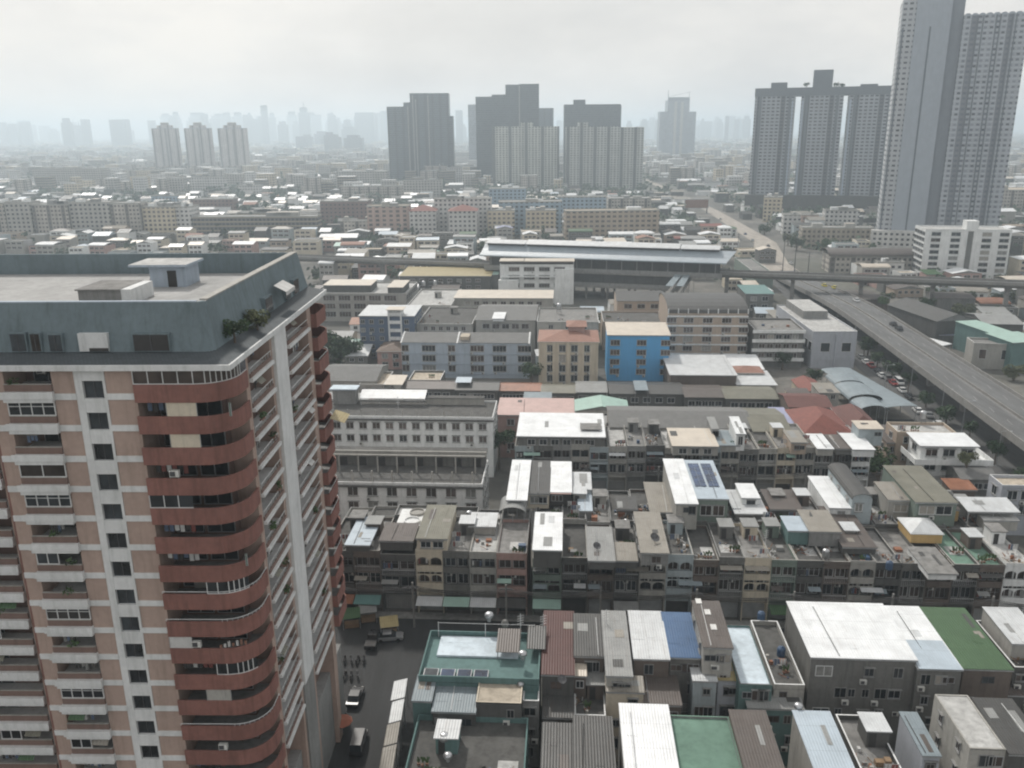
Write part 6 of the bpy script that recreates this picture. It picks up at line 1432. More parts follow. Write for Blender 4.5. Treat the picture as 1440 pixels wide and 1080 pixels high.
# trees
tree('leafy green tree between the third row and the dark curved roof', 1217, 690, 11.5, 5.6, 'leaf_mid', z0=0, v=1)
for px, py, H, r, m, lb in ((476, 512, 13, 9.5, 'leaf_dark', 'broad dark tree beside the near tower, behind the low grey shed'), (452, 500, 12, 8, 'leaf_dark', 'smaller green tree touching the near tower'), (495, 515, 10, 4.5, 'leaf_dark', 'dark tree between the navy block and the low grey shed'), (770, 420, 10, 4.5, 'leaf_dark', 'dark tree in front of the white station building'), (748, 545, 9, 4, 'leaf_dark', 'dark tree between the grey blue block and the cream block'), (1100, 520, 7, 3.5, 'leaf_dark', 'bushy tree behind the low shop with zinc roof'),
        (1142, 545, 7, 3.5, 'leaf_dark', 'shadowy tree left of the canopies'), (1220, 500, 8, 4, 'leaf_mid', 'tree beside the grey office and the parked cars'), (1060, 392, 8, 4, 'leaf_mid', 'green tree under the railway by the station end'), (1245, 430, 7, 4, 'leaf_dark', 'dark shrubbery along the far side of the flyover'), (1330, 430, 8, 5, 'leaf_olive', 'olive tree in front of the railway on the right'), (1400, 430, 7, 4, 'leaf_dark', 'dark tree by the railway near the right edge'), (1375, 512, 5, 4, 'leaf_mid', 'green hedge clump in front of the two door hut'), (1425, 535, 6, 4, 'leaf_olive', 'brownish tree beyond the flyover at the right edge'), (1350, 715, 13.5, 2.2, 'leaf_olive', 'small olive tree behind the large beige ribbed roof'), (702, 660, 11, 4, 'leaf_dark', 'dark tree in the alley right of the white terraced blocks'), (1165, 352, 9, 6, 'leaf_mid', 'green tree in front of the long beige block by the main road'), (1120, 352, 10, 6, 'leaf_dark', 'dark tree clump along the right of the main road'), (1075, 330, 9, 6, 'leaf_dark', 'tree beside the middle of the main road'), (1108, 345, 9, 5, 'leaf_olive', 'olive tree along the right of the main road')):
    tree(lb, px, py, H, r, m, n=1500, leaf=.08, v=int(px) % 3)

for i in range(13):
    Y = 120 + 15 * i; tree('dark roadside tree squeezed between the parked cars and the near edge of the flyover', 0, 0, 5.4 + (i * 7 % 4) * .5, 2.5 + (i * 5 % 3) * .5, 'leaf_dark', loc=(FX(Y, -1) - 1.2, Y, 0), n=900, leaf=.1, v=i, group='roadside trees along the flyover')
for i, (px, py, r) in enumerate(((1262, 452, 3.5), (1282, 446, 4), (1300, 440, 4.5), (1345, 478, 4), (1392, 462, 4), (1310, 425, 4), (1362, 425, 4.5), (1425, 425, 5), (1240, 440, 3))):
    tree('dusty green tree on the waste ground between the flyover and the elevated railway', px, py, 6 + i % 3, r, ('leaf_dark', 'leaf_olive', 'leaf_mid')[i % 3], n=1200, leaf=.09, v=i, group='trees beyond the flyover')
# ------------------------------------------------------------------ far apartment houses and towers
GR = lambda nm, wall, glass, pu, fh, fu, fz, **k: reg(m_grid, nm, wall, glass, pu, fh, fu, fz, **k)
DG = (.03, .032, .036); BG = (.075, .065, .06)
GR('grid_white', (.58, .57, .55), DG, 3.4, 3.3, .5, .45); GR('grid_cream', (.56, .49, .37), BG, 3.6, 3.3, .55, .5); GR('grid_beige', (.40, .33, .255), BG, 4.2, 3.4, .6, .48); GR('grid_pink', (.45, .335, .29), BG, 5.2, 3.3, .5, .55, every=0)
GR('grid_grey', (.42, .405, .375), DG, 3.6, 3.2, .5, .5); GR('grid_blue', (.28, .37, .45), DG, 4.0, 3.3, .5, .45); GR('grid_dark', (.15, .14, .135), DG, 3.2, 3.3, .6, .5, band=(.36, .31, .22), bw=.22); GR('grid_red', (.21, .14, .125), DG, 3.8, 3.3, .4, .4)
GR('grid_tower_dark', (.105, .125, .145), DG, 2.2, 3.1, .72, .62, wear=.2, every=5); GR('grid_tower_black', (.07, .082, .095), DG, 2.4, 3.1, .7, .6, wear=.2); GR('grid_condo', (.50, .51, .46), (.05, .055, .06), 4.4, 3.0, .55, .5, every=5); GR('grid_condo_grey', (.44, .45, .42), (.05, .055, .06), 4.4, 3.0, .55, .5, every=4)
GR('grid_h', (.35, .37, .40), (.05, .052, .06), 4.4, 3.2, .62, .45, every=5, wear=.3); GR('grid_big', (.36, .385, .42), (.13, .14, .165), 3.3, 3.15, .55, .42, wear=.3, band=(.42, .45, .48), bw=.16, every=6); GR('grid_big_side', (.42, .44, .46), (.09, .09, .105), 3.4, 3.15, .6, .4, wear=.2, band=(.42, .43, .44), bw=.2)
GR('grid_old', (.50, .465, .42), (.08, .075, .07), 2.8, 3.1, .55, .48, wear=.7, every=4); GR('grid_old_tan', (.40, .355, .29), BG, 3.2, 3.2, .55, .5, wear=.8); GR('grid_thin', (.58, .56, .54), (.10, .10, .10), 3.4, 3.0, .5, .42, every=4); GR('grid_glass', (.25, .28, .31), (.10, .11, .13), 3.0, 3.6, .75, .6, wear=.2)
reg(m_wall, 'tower_side', (.35, .385, .43), .25); reg(m_wall, 'tower_dark', (.14, .155, .175), .2); reg(m_wall, 'tower_mid', (.22, .24, .27), .2); reg(m_wall, 'skyline_wall', (.14, .15, .16), .2)
def far(name, lab, cat, xl, yt, xr, yb, d, grid, rmat='roof_light', a=0.0, cap=None, group=None, lm=None, roofs=True, hip=None, rise=1.5):
    P = hit(xl, yb, 0); h = height_at(P, xl, yt); w = span(P, xr, a)
    occupy(P, w, d, a)
    t = thing(name, lab, cat, (P.x, P.y, 0), -R_(a), group)
    b = MB(); b.box(0, 0, 0, w, d, h - .01, grid); b.build('wall', t)
    if hip: sheet_roof(t, w, d, h, hip, 'hip', .8, rise)
    else:
        b = MB(); r = .25
        b.box(-.1, -.1, h, w + .1, .3, h + .9, 'stone_wall' if h < 60 else 'tower_side'); b.box(-.1, d - .3, h, w + .1, d + .1, h + .9, 'stone_wall'); b.box(-.1, .301, h, .3, d - .301, h + .9, 'stone_wall'); b.box(w - .3, .301, h, w + .1, d - .301, h + .9, 'stone_wall'); b.build('parapet', t)
        b = MB(); b.box(.31, .31, h - .005, w - .31, d - .31, h + .2, rmat); b.build('roof', t)
        rr = random.Random(int(xl * 7 + yt))
        if roofs and w > 8:
            b = MB()
            for i in range(rr.randint(1, 3)):
                x = rr.uniform(.1, .7) * w; q = rr.uniform(.12, .22) * w; b.box(x, d * .3, h + .21, x + q, d * .7, h + rr.uniform(2, 3.6), rr.choice(('stone_wall', 'grey_render', 'white_paint')), rr.choice(('white_sheet', 'roof_light', 'cream_sheet')))
            b.build('roof_rooms', t)
    if lm: LM.append((*proj((P.x + w / 2, P.y, h)), lm))
    return t, P, w, d, h
# left row of apartment houses above the near tower roof
far('apartment_block', 'pinkish grey apartment block cut by the left edge', 'building', -40, 287, 14, 340, 16, 'grid_old', lm='row of old apartment blocks'); far('apartment_block', 'grey apartment block with an arched pale centre, second from the left edge', 'building', 15, 286, 50, 340, 16, 'grid_grey'); far('apartment_block', 'lilac grey apartment block with stepped dark windows, third from the left edge', 'building', 52, 289, 102, 340, 16, 'grid_old')
far('apartment_block', 'wide weathered apartment block with pale vertical strips right of the lilac grey one', 'building', 104, 286, 160, 339, 18, 'grid_grey'); far('apartment_block', 'pale weathered apartment block left of the yellowish one', 'building', 161, 287, 203, 339, 16, 'grid_old'); far('apartment_block', 'yellowish white apartment block with dark window stacks', 'building', 205, 292, 250, 338, 15, 'grid_cream', lm='yellowish apartment block'); far('apartment_block', 'slim white block attached right of the yellowish apartment block', 'building', 251, 292, 272, 337, 20, 'grid_white')
far('shophouse_terrace', 'long dark terrace with two yellowish storeys right of the yellowish apartment block', 'building', 274, 306, 448, 337, 14, 'grid_dark', a=2, lm='long dark terrace'); far('apartment_block', 'dark red brick block behind the long dark terrace', 'building', 270, 281, 330, 305, 16, 'grid_red'); far('shophouse_terrace', 'second dark terrace with a pale roof line behind the first', 'building', 335, 300, 460, 318, 14, 'grid_dark')
far('apartment_block', 'dark red block beside the pinkish block', 'building', 452, 284, 518, 318, 26, 'grid_red', lm='dark red block'); far('apartment_block', 'low grey white block in front of the dark red block', 'building', 480, 312, 518, 338, 10, 'grid_old')
far('apartment_block', 'pinkish eight storey block with three window stacks', 'building', 518, 291, 577, 338, 15, 'grid_pink', 'roof_beige', lm='pinkish block')
far('apartment_block', 'white block with a red hip roof, left of the pair', 'building', 577, 297, 614, 338, 19, 'grid_white', hip='red_tile', rise=4, lm='left red roofed block'); far('apartment_block', 'white block with a red hip roof, right of the pair', 'building', 632, 297, 671, 340, 20, 'grid_white', hip='red_tile', rise=4, lm='right red roofed block')
far('apartment_block', 'long cream white block behind the two red roofed ones', 'building', 612, 281, 692, 334, 14, 'grid_white', lm='cream white block'); far('apartment_block', 'tan block with an arched top right of the red roofed pair', 'building', 686, 297, 724, 335, 14, 'grid_cream'); far('apartment_block', 'pale tan block with twin windows left of the wide brown slab', 'building', 740, 297, 782, 335, 14, 'grid_cream')
far('apartment_block', 'light blue block standing between the two tan blocks', 'building', 702, 285, 790, 330, 16, 'grid_blue', lm='light blue block'); far('apartment_block', 'wide brown slab block with six dark balcony stacks behind the station', 'building', 795, 298, 926, 342, 15, 'grid_beige', 'roof_beige', a=-2, lm='wide brown slab'); far('apartment_block', 'low pale blue block behind the wide brown slab', 'building', 784, 278, 852, 312, 14, 'grid_blue'); far('apartment_block', 'dark green roofed hall right of the low pale blue block', 'building', 855, 280, 915, 306, 18, 'grid_old')
far('apartment_block', 'blue white twin roofed block in front of the pale condominium', 'building', 688, 266, 740, 300, 15, 'grid_blue', 'white_sheet'); far('apartment_block', 'pale low factory left of the dark curved towers', 'building', 474, 242, 545, 268, 30, 'grid_grey'); far('apartment_block', 'white block with a bright roof at the foot of the dark striped tower', 'building', 597, 234, 630, 262, 18, 'grid_old', 'white_sheet'); far('apartment_block', 'bright white block right of the one with a bright roof', 'building', 629, 236, 650, 262, 16, 'grid_white'); far('shophouse_terrace', 'long low terrace with bright roofs below the dark striped tower', 'building', 478, 263, 566, 284, 14, 'grid_old', 'white_sheet'); far('shophouse_terrace', 'greyish terrace right of the bright roofs', 'building', 568, 255, 622, 280, 14, 'grid_grey')
far('apartment_block', 'long pale hospital like block at the far left', 'building', 50, 238, 148, 268, 20, 'grid_grey', a=6, lm='long pale block'); far('apartment_block', 'small white and blue block with a tall frame below the three pale towers', 'building', 268, 250, 318, 275, 14, 'grid_white'); far('apartment_block', 'low white block with a white roof right of the three pale towers', 'building', 334, 262, 366, 280, 14, 'grid_white', 'white_sheet'); far('apartment_block', 'blue white low building above the yellowish apartment block', 'building', 214, 276, 256, 290, 12, 'grid_blue')
# right side
far('apartment_block', 'cream four storey block on the right of the main road', 'building', 1072, 278, 1098, 312, 16, 'grid_cream', a=16, lm='cream block'); far('apartment_block', 'white house cluster below the three slab tower', 'building', 1100, 303, 1124, 330, 12, 'grid_white', a=10); far('apartment_block', 'pinkish small block below the three slab tower', 'building', 1126, 303, 1150, 322, 12, 'grid_pink', a=10); far('apartment_block', 'white five storey block with a dark roof court left of the giant tower', 'building', 1158, 297, 1206, 325, 16, 'grid_white', 'roof_dark', a=12, lm='white five storey block'); far('apartment_block', 'long beige school like block left of the giant tower', 'building', 1126, 321, 1226, 349, 12, 'grid_old_tan', a=8, lm='long beige block')
def arched_low():
    t, P, w, d, h = far('hall', 'low hall with a long curved grey roof and louvred walls right of the railway poles', 'hall', 1166, 362, 1292, 384, 18, 'grid_old', a=6, roofs=False, lm='curved roof hall')
    sheet_roof(t, w, d, h + 1.0, 'brown_sheet', 'barrel', 1.5, 3.0, name='curved_roof')
arched_low()
far('shop', 'small white block under the curved roof hall', 'building', 1232, 370, 1270, 388, 8, 'grid_white', a=8)
def white_apartment():
    t, P, w, d = block('apartment_block', 'white eight storey apartment block with dark window stacks below the giant tower', 'building', 1302, 322, 1424, 27, d=20, a=10, wall='white_paint', rmat='roof_light', win=dict(n=4, ww=4.6, wh=1.7, fl=8, fh=3.2, top=2.6, xs=(.13, .36, .72, .92), div=2, ac=0, sill=True), side=-1, lm='white eight storey block')
    b = MB(); b.box(w * .5, 4, 26.3, w * .64, 11, 31, 'white_paint'); b.box(w * .5, -.4, 0, w * .56, -.02, 26, 'mid_render'); b.build('stair_tower', t)
white_apartment()
far('hall', 'long pale hall at the far right edge behind the giant tower', 'hall', 1400, 268, 1470, 300, 40, 'grid_old', 'roof_beige', a=10)
# three pale towers at the left
for xl, xr, lb in ((221, 259, 'pale grey twenty storey tower, left one of the three at the left'), (266, 305, 'pale grey twenty storey tower, middle one of the three at the left'), (313, 354, 'pale grey twenty storey tower, right one of the three at the left')):
    t, P, w, d, h = far('apartment_tower', lb, 'tower', xl, 181, xr, 249, 24, 'grid_thin', roofs=False, a=-20)
    b = MB(); b.box(w * .2, 4, h + .2, w * .8, d - 4, h + 6, 'grid_thin'); b.box(w * .35, 8, h + 6.01, w * .65, d - 8, h + 11, 'stone_wall', 'white_sheet'); b.build('roof_storey', t)
    b = MB(); b.box(w * .47, -.8, 0, w * .53, -.02, h, 'grey_render'); b.build('shaft', t)
    b = MB(); b.box(-2, -6, 0, w + 2, -.9, 20, 'grid_old'); b.build('podium', t)
LM.append((290, 215, 'three pale towers'))
# dark towers in the centre
def multi(name, lab, cat, yb, parts, grid, a=0.0, lm=None, fins=None, cap='tower_dark'):
    """parts: (xl, xr, ytop, y offset, depth)"""
    P = hit(parts[0][0], yb, 0); U_, V_ = axes(a); t = thing(name, lab, cat, (P.x, P.y, 0), -R_(a))
    xs = [solve(lambda s: proj(P + U_ * s)[0] - x, -300, 600) for p in parts for x in p[:2]]
    for i, p in enumerate(parts):
        h = height_at(P + U_ * xs[2 * i], p[0], p[2]); b = MB(); b.box(xs[2 * i] + .02, p[3], 0, xs[2 * i + 1] - .02, p[3] + p[4], h, p[5] if len(p) > 5 else grid, cap); b.build('wing', t)
        if i == 0: OCC.append((P.x, P.x + max(xs), P.y, P.y + 40))
    if fins:
        for x in fins:
            s = solve(lambda q: proj(P + U_ * q)[0] - x, -300, 600); h = height_at(P + U_ * s, x, fins[x]); b = MB(); b.box(s - .6, -1.2, 0, s + .6, -.01, h, 'stone_wall'); b.build('fin', t)
    if lm: LM.append((sum(p[0] + p[1] for p in parts) / 2 / len(parts), yb - 30, lm))
    return t, P, xs
multi('condominium_tower', 'dark striped condominium tower with stepped rounded top, left one of the dark group', 'tower', 262, [(549, 572, 150, 0, 30), (572, 582, 144, .5, 30), (581, 606, 131, 1, 30), (606, 634, 131, .4, 30), (634, 639, 163, 4, 26)], 'grid_tower_dark', lm='dark striped tower', fins={578: 150, 585: 134, 606: 134, 589: 140})
multi('condominium_tower', 'tall dark condominium tower with a swept curved top in the middle of the dark group', 'tower', 262, [(671, 694, 136, 2, 30), (693, 712, 133, 1, 30), (712, 732, 119, .5, 30), (731, 758, 118, 0, 30)], 'grid_tower_black', lm='swept dark tower', fins={731: 120})
multi('condominium_tower', 'grey blue tower peeking out right of the swept dark tower', 'tower', 248, [(756, 778, 152, 0, 40)], 'grid_tower_dark'); multi('condominium_tower', 'slim grey blue tower peeking out left of the swept dark tower', 'tower', 240, [(660, 673, 147, 0, 40)], 'grid_glass')
multi('condominium_tower', 'flat topped black tower behind the right pale condominium', 'tower', 258, [(793, 870, 147, 0, 24), (806, 822, 140, 6, 14), (848, 871, 148, -.5, 25)], 'grid_tower_black', lm='flat topped black tower')
multi('condominium_tower', 'pale greenish condominium slab, left one of two', 'tower', 268, [(693, 733, 178, 0, 24), (733, 750, 172, 1.5, 24), (750, 786, 178, .3, 24)], 'grid_condo', a=0, cap='roof_light', lm='left pale condominium'); multi('condominium_tower', 'pale greenish condominium slab, right one of two', 'tower', 270, [(796, 813, 178, .5, 24), (813, 826, 172, 1.8, 24), (826, 868, 178, 0, 24), (868, 903, 179, .9, 24)], 'grid_condo_grey', a=0, cap='roof_light', lm='right pale condominium')
t, P, xs = multi('office_tower', 'pale office tower with stepped shoulders, dark roof lettering band and a mast', 'tower', 226, [(936, 966, 141, 0, 40), (926, 937, 157, 3, 36), (966, 976, 157, 3, 36)], 'grid_glass', cap='roof_light', lm='masted office tower')
h_ = height_at(P, 938, 141); b = MB(); b.box(.5, -.8, h_ + .01, xs[1] - .5, 2, h_ + 7, 'tower_dark'); b.bar((1, 5, h_), (1, 5, h_ + 24), .7, 'frame_dark'); b.bar((xs[1] - 1, 5, h_), (xs[1] - 1, 5, h_ + 20), .4, 'frame_dark'); b.bar((2, 5, h_ + 8), (xs[1] + 2, 5, h_ + 20), .35, 'frame_dark'); b.build('roof_mast', t)
b = MB(); b.box(xs[1] * .3, -1.5, 0, xs[1] * .42, -.02, h_ - 4, 'stone_wall'); b.box(xs[1] * .6, -1.5, 0, xs[1] * .72, -.02, h_ - 4, 'stone_wall'); b.build('fins', t)
# three slab tower joined by a roof
def h_tower():
    a = 17.5; Pb = hit(1054, 296, 0); U_, V_ = axes(a); t = thing('condominium_tower', 'three dark grey slab towers joined by one roof beam with sky showing through two slits', 'tower', (Pb.x, Pb.y, 0), -R_(a))
    H = height_at(Pb, 1063, 136); s = lambda x: solve(lambda q: proj(Pb + U_ * q + Vector((0, 0, H)))[0] - x, -60, 500)
    x0 = s(1062); 
    E = [(s(1062), s(1119.5)), (s(1127.5), s(1187)), (s(1194.5), s(1262))]
    for i, (p, q) in enumerate(E):
        b = MB(); b.box(p, 0, 0, q, 20, H - .02, 'grid_h'); b.build('slab', t)
        for f in (.5, .86, .14):
            b = MB(); xx = p + (q - p) * f; b.box(xx - 1.2, -1.6 if f != .5 else -1.0, 0, xx + 1.2, -.01, H - .05, 'tower_dark' if f != .5 else 'grid_h'); b.build('shaft', t)
        b = MB(); xx = p + (q - p) * (.04 if i else .93); b.box(xx - .8, -.9, 0, xx + .8, -.01, H - 4, 'grey_blue_paint'); b.build('fin', t)
    b = MB(); b.box(E[0][0] - .4, -.6, H, E[2][1] + .4, 20.6, H + 7.6, 'tower_dark'); b.build('roof_beam', t)
    for xa, xb, yt in ((1083, 1106, 116), (1142, 1169.5, 98), (1210, 1234, 118)):
        hh = height_at(Pb + U_ * s(xa), xa, yt); b = MB(); b.box(s(xa), 4, H + 7.61, s(xb), 16, hh, 'tower_dark'); b.build('roof_block', t)
    b = MB(); b.box(E[0][0] - 3, -8, 0, E[2][1] + 3, -1.7, 16, 'dark_render'); b.box(E[0][0], 20.6, 0, E[2][1], 26, 12, 'dark_render'); b.build('podium', t)
    OCC.append((Pb.x - 5, Pb.x + E[2][1], Pb.y - 60, Pb.y + 20)); LM.append((1150, 220, 'three slab tower'))
    for k, (x, lb) in enumerate(((1133, 'roof garden tree left of the middle roof block of the three slab tower'), (1175, 'roof garden tree right of the middle roof block of the three slab tower'), (1183, 'smaller roof garden tree farthest right on the three slab tower'))):
        p = Pb + U_ * s(x) + V_ * 3; tree(lb, 0, 0, 5 - k * .6, 3.2, 'leaf_dark', 'roof_tree', H + 7.6, loc=(p.x, p.y, 0), n=300, leaf=.16, v=k)
h_tower()
def giant():
    a = 20; Pb = hit(1231, 352, 0); U_, V_ = axes(a); t = thing('condominium_tower', 'giant grey condominium tower of two parts with a dark recess between them at the right', 'tower', (Pb.x, Pb.y, 0), -R_(a))
    H = height_at(Pb, 1268, 5); s = lambda x, y=0: solve(lambda q: proj(Pb + U_ * q + V_ * y + Vector((0, 0, H * .5)))[0] - x, -60, 500)
    m = lambda x: s(x - 0)
    # x at half height (y about 180)
    e0, e1, e2, e3, e4 = 0.0, s(1269), s(1317), s(1335), s(1425)
    b = MB(); b.box(e0, 0, 0, e1, 26, H + 2.2, 'grid_big_side', 'tower_side'); b.build('wing', t)
    b = MB(); b.box(e1 + .02, -.8, 0, e2, 26, H + 3, 'tower_side'); b.build('wing', t)
    b = MB(); xx = e1 + (e2 - e1) * .42; b.box(xx, -.95, 6, xx + 1.0, -.81, H - 14, 'tower_dark'); b.build('window_slot', t)
    b = MB(); b.box(e0 + 1.0, -.25, 0, e0 + 2.0, -.01, H - 14, 'tower_dark'); b.build('window_slot', t)
    b = MB(); b.box(e2 + .02, 3, 0, e3, 26, H + 3.5, 'tower_mid'); b.build('recess', t)
    H2 = height_at(Pb + U_ * e3, 1355, 22); b = MB(); b.box(e3 + .02, 1.0, 0, e4, 28, H2, 'grid_big', 'tower_side'); b.build('wing', t)
    n = 9
    b = MB()
    for i in range(n):
        x = e3 + (e4 - e3) * (i + .5) / n; r_ = (e4 - e3) / n / 2 * .98; b.extr([(-r_ * math.cos(math.pi * j / 8), r_ * .7 * math.sin(math.pi * j / 8)) for j in range(9)], (x, 1.0, H2 + .01), (1, 0, 0), (0, 0, 1), (0, 26, 0), 'tower_side')
    b.build('scalloped_crown', t)
    for f in (.22, .3, .5, .56, .74, .8):
        x = e3 + (e4 - e3) * f; b = MB(); b.box(x - .35, .6, 0, x + .35, .99, H2, 'tower_dark'); b.build('fin', t)
    b = MB(); b.box(-4, -6, 0, e2, -1.0, 14, 'grid_white'); b.build('podium', t)
    OCC.append((Pb.x - 8, Pb.x + e4, Pb.y - 60, Pb.y + 30)); LM.append((1330, 200, 'giant tower'))
giant()
# billboard at the road bend
P = hit(962, 300, 0); Pz = height_at(P, 962, 280); w = span(P, 996, 0); t = thing('billboard', 'faded red billboard wall at the far end of the main road', 'billboard', (P.x, P.y, 0)); b = MB(); b.box(0, 0, Pz * .35, w, 1, Pz, 'frame_alu'); b.box(.6, -.1, Pz * .38, w - .6, -.01, Pz - .6, 'clay'); b.build('panel', t); b = MB(); b.box(1, .2, 0, 2, .8, Pz * .34, 'frame_dark'); b.box(w - 2, .2, 0, w - 1, .8, Pz * .34, 'frame_dark'); b.build('legs', t)

# far skyline: each tower its own object ---------------------------------------
sk = random.Random(12); GR('grid_sky', (.17, .18, .19), (.06, .07, .08), 7, 4, .6, .5, wear=.2)
def sky_tower(x, wpx, yt, Y, lab, grp=None):
    d = ray(x, 185); P = Vector((d.x / d.y * Y, Y, 0)); w = wpx / FPX * Y / 1.04; h = max(30, height_at(P, x, yt))
    t = thing('skyline_tower', lab, 'skyscraper', tuple(P), 0, grp); b = MB(); q = sk.random()
    b.box(-w / 2, 0, 0, w / 2, w * .8, h * (.86 if q < .5 else 1), 'grid_sky', 'skyline_wall')
    if q < .5: b.box(-w * .33, w * .1, h * .86, w * .3, w * .7, h, 'grid_sky', 'skyline_wall')
    b.build('wall', t)
    if Y > 4500 and (q < .2 or q > .9): b = MB(); b.cone(0, w * .4, h, h + w * .5, w * .05, w * .01, 6, 'skyline_wall'); b.build('spire', t)
named = [(373, 8, 148, 'slender pale blue skyscraper tallest in the left half of the hazy skyline'), (428, 14, 151, 'broad hazy skyscraper with twin steps above the gap left of the dark striped tower'), (93, 12, 166, 'hazy tower pair member, left, on the far left skyline'), (120, 10, 168, 'hazy tower right beside the pair on the far left skyline'), (288, 9, 160, 'hazy skyline tower rising between the left and middle pale towers'), (513, 26, 158, 'wide hazy block just left of the dark striped tower'), (490, 20, 178, 'low hazy block left of the wide hazy block'), (1022, 5, 163, 'lone thin skyscraper between the masted office tower and the three slab tower'), (646, 10, 155, 'hazy tower in the gap between the dark striped and swept dark towers'), (166, 22, 168, 'broad hazy block in the middle of the left skyline')]
for x, wp, yt, lb in named: sky_tower(x, wp, yt, sk.uniform(4600, 5800), lb)
for i in range(150):
    x = sk.choice((sk.uniform(0, 560), sk.uniform(0, 560), sk.uniform(205, 560), sk.uniform(900, 1060), sk.uniform(560, 940)))
    base = 176 if x < 200 else (166 if x < 560 else 176)
    sky_tower(x, sk.uniform(5, 15), base + sk.uniform(-8, 8) - .005 * x, sk.uniform(5200, 8200), 'faint pale blue tower block in the far hazy skyline', 'far skyline towers')
for i in range(9):
    x = sk.uniform(380, 548); sky_tower(x, sk.uniform(12, 26), sk.uniform(182, 196), sk.uniform(3000, 4300), 'hazy mid rise block on the horizon left of the dark striped tower', 'hazy mid rise blocks')

# small houses filling the quarters --------------------------------------------
hr = random.Random(33)
roofs_ = [('white_sheet', 'white'), ('light_sheet', 'pale grey'), ('cream_sheet', 'cream'), ('grey_sheet', 'mid grey'), ('brown_sheet', 'brown'), ('rust_sheet', 'rusty'), ('red_tile', 'red tiled'), ('orange_tile', 'orange tiled'), ('sky_sheet', 'light blue'), ('green_sheet', 'green'), ('dark_sheet', 'charcoal'), ('mint_sheet', 'mint'), ('beige_sheet', 'sandy'), ('lilac_sheet', 'lilac')]
wls = [('white_paint', 'white'), ('stone_wall', 'buff'), ('cream_paint', 'pale cream'), ('beige_paint', 'beige'), ('mid_render', 'grey'), ('dark_render', 'sooty'), ('pink_paint', 'pink'), ('cream_paint', 'cream'), ('pale_blue_paint', 'pale blue')]
kinds = [('gable', 'gabled'), ('lean', 'lean-to'), ('hip', 'hipped'), ('gabley', 'steep'), ('barrel', 'curved')]
used = {}
cands = []
for i in range(3800):
    Y = 190 + 760 * hr.random() ** .8; X = hr.uniform(-.64, .66) * Y
    cands.append((Y, X))
cands.sort()
cnt = 0
for Y, X in cands:
    if cnt >= 285: break
    px, py = proj((X, Y, 6))
    if px < -20 or px > 1460 or (px < 440 and py > 352): continue
    w = hr.uniform(6, 13) * (1 + Y / 1800); d = hr.uniform(7, 14); h = hr.choice((4, 5, 6.5, 7, 8, 10)) * (1.15 if Y > 450 else .8)
    if Y < 300: h = hr.uniform(3.5, 5.5)
    if not free(X, X + w, Y, Y + d, .8): continue
    OCC.append((X, X + w, Y, Y + d)); cnt += 1
    wt = (5, 4, 3, 3, 2, 1.0, .6, .5, 1.2, .6, 2, .6, 1.5, .4)  # white weighted up: pale roof colour stands in for sun glints
    rm, rn = hr.choices(roofs_, wt)[0]; wm_, wn_ = hr.choice(wls); kd, kn = hr.choice(kinds)
    if cnt % 4 == 0: rn_full = 'flat terrace'
    lx = min(LM, key=lambda q: (q[0] - px) ** 2 + ((q[1] - py) * 2.2) ** 2)
    dx, dy = px - lx[0], py - lx[1]
    rel = ('left of' if dx < -25 else 'right of' if dx > 25 else ('below' if dy > 0 else 'behind'))
    if abs(dy) > 14 and abs(dx) > 25: rel = ('lower ' if dy > 0 else 'upper ') + rel
    storey = 'one-storey' if h < 5 else 'two-storey' if h < 7.6 else 'three-storey'
    flat = cnt % 4 == 0
    lab = f'{wn_} {storey} house, ' + ('flat concrete terrace' if flat else f'{rn} {kn} roof') + f', {rel} the {lx[2]}'
    used[lab] = used.get(lab, 0) + 1
    g = 'small houses packed between the blocks'
    t = thing('small_house', lab, 'house', (X, Y, 0), -R_(hr.choice((GA, GA, 0, -2, 8))), g)
    b = MB(); b.box(0, 0, 0, w, d, h - (.7 if flat else 0), wm_)
    if kd == 'gable' and not flat:
        for x in (.02, w - .02): b.face([(x, 0, h), (x, d, h), (x, d / 2, h + 1.3)], wm_)
    b.build('wall', t)
    if flat: flat_roof(t, w, d, h, hr.choice(('roof_concrete', 'roof_light', 'roof_dark', 'roof_beige')), wm_, .7, 2 if Y < 420 else 0)
    else: sheet_roof(t, w, d, h, rm, kd, .4, 1.4)
    if Y < 430: windows(t, w, d, h, n=max(2, int(w / 3)), ww=1.5, wh=1.3, fl=3, fh=3, top=1.5, sill=False, ac=.2)
    else:
        me = window_mesh(w * .22, 1.4, 'frame_white', 'brown_glass', False)
        for k in range(1 if h < 5 else 2):
            for f in (.2, .5, .8): put('window', me, t, (w * f, -.005, h - 1.7 - 3 * k))
print('houses', cnt, 'dup labels', sum(1 for v in used.values() if v > 1))

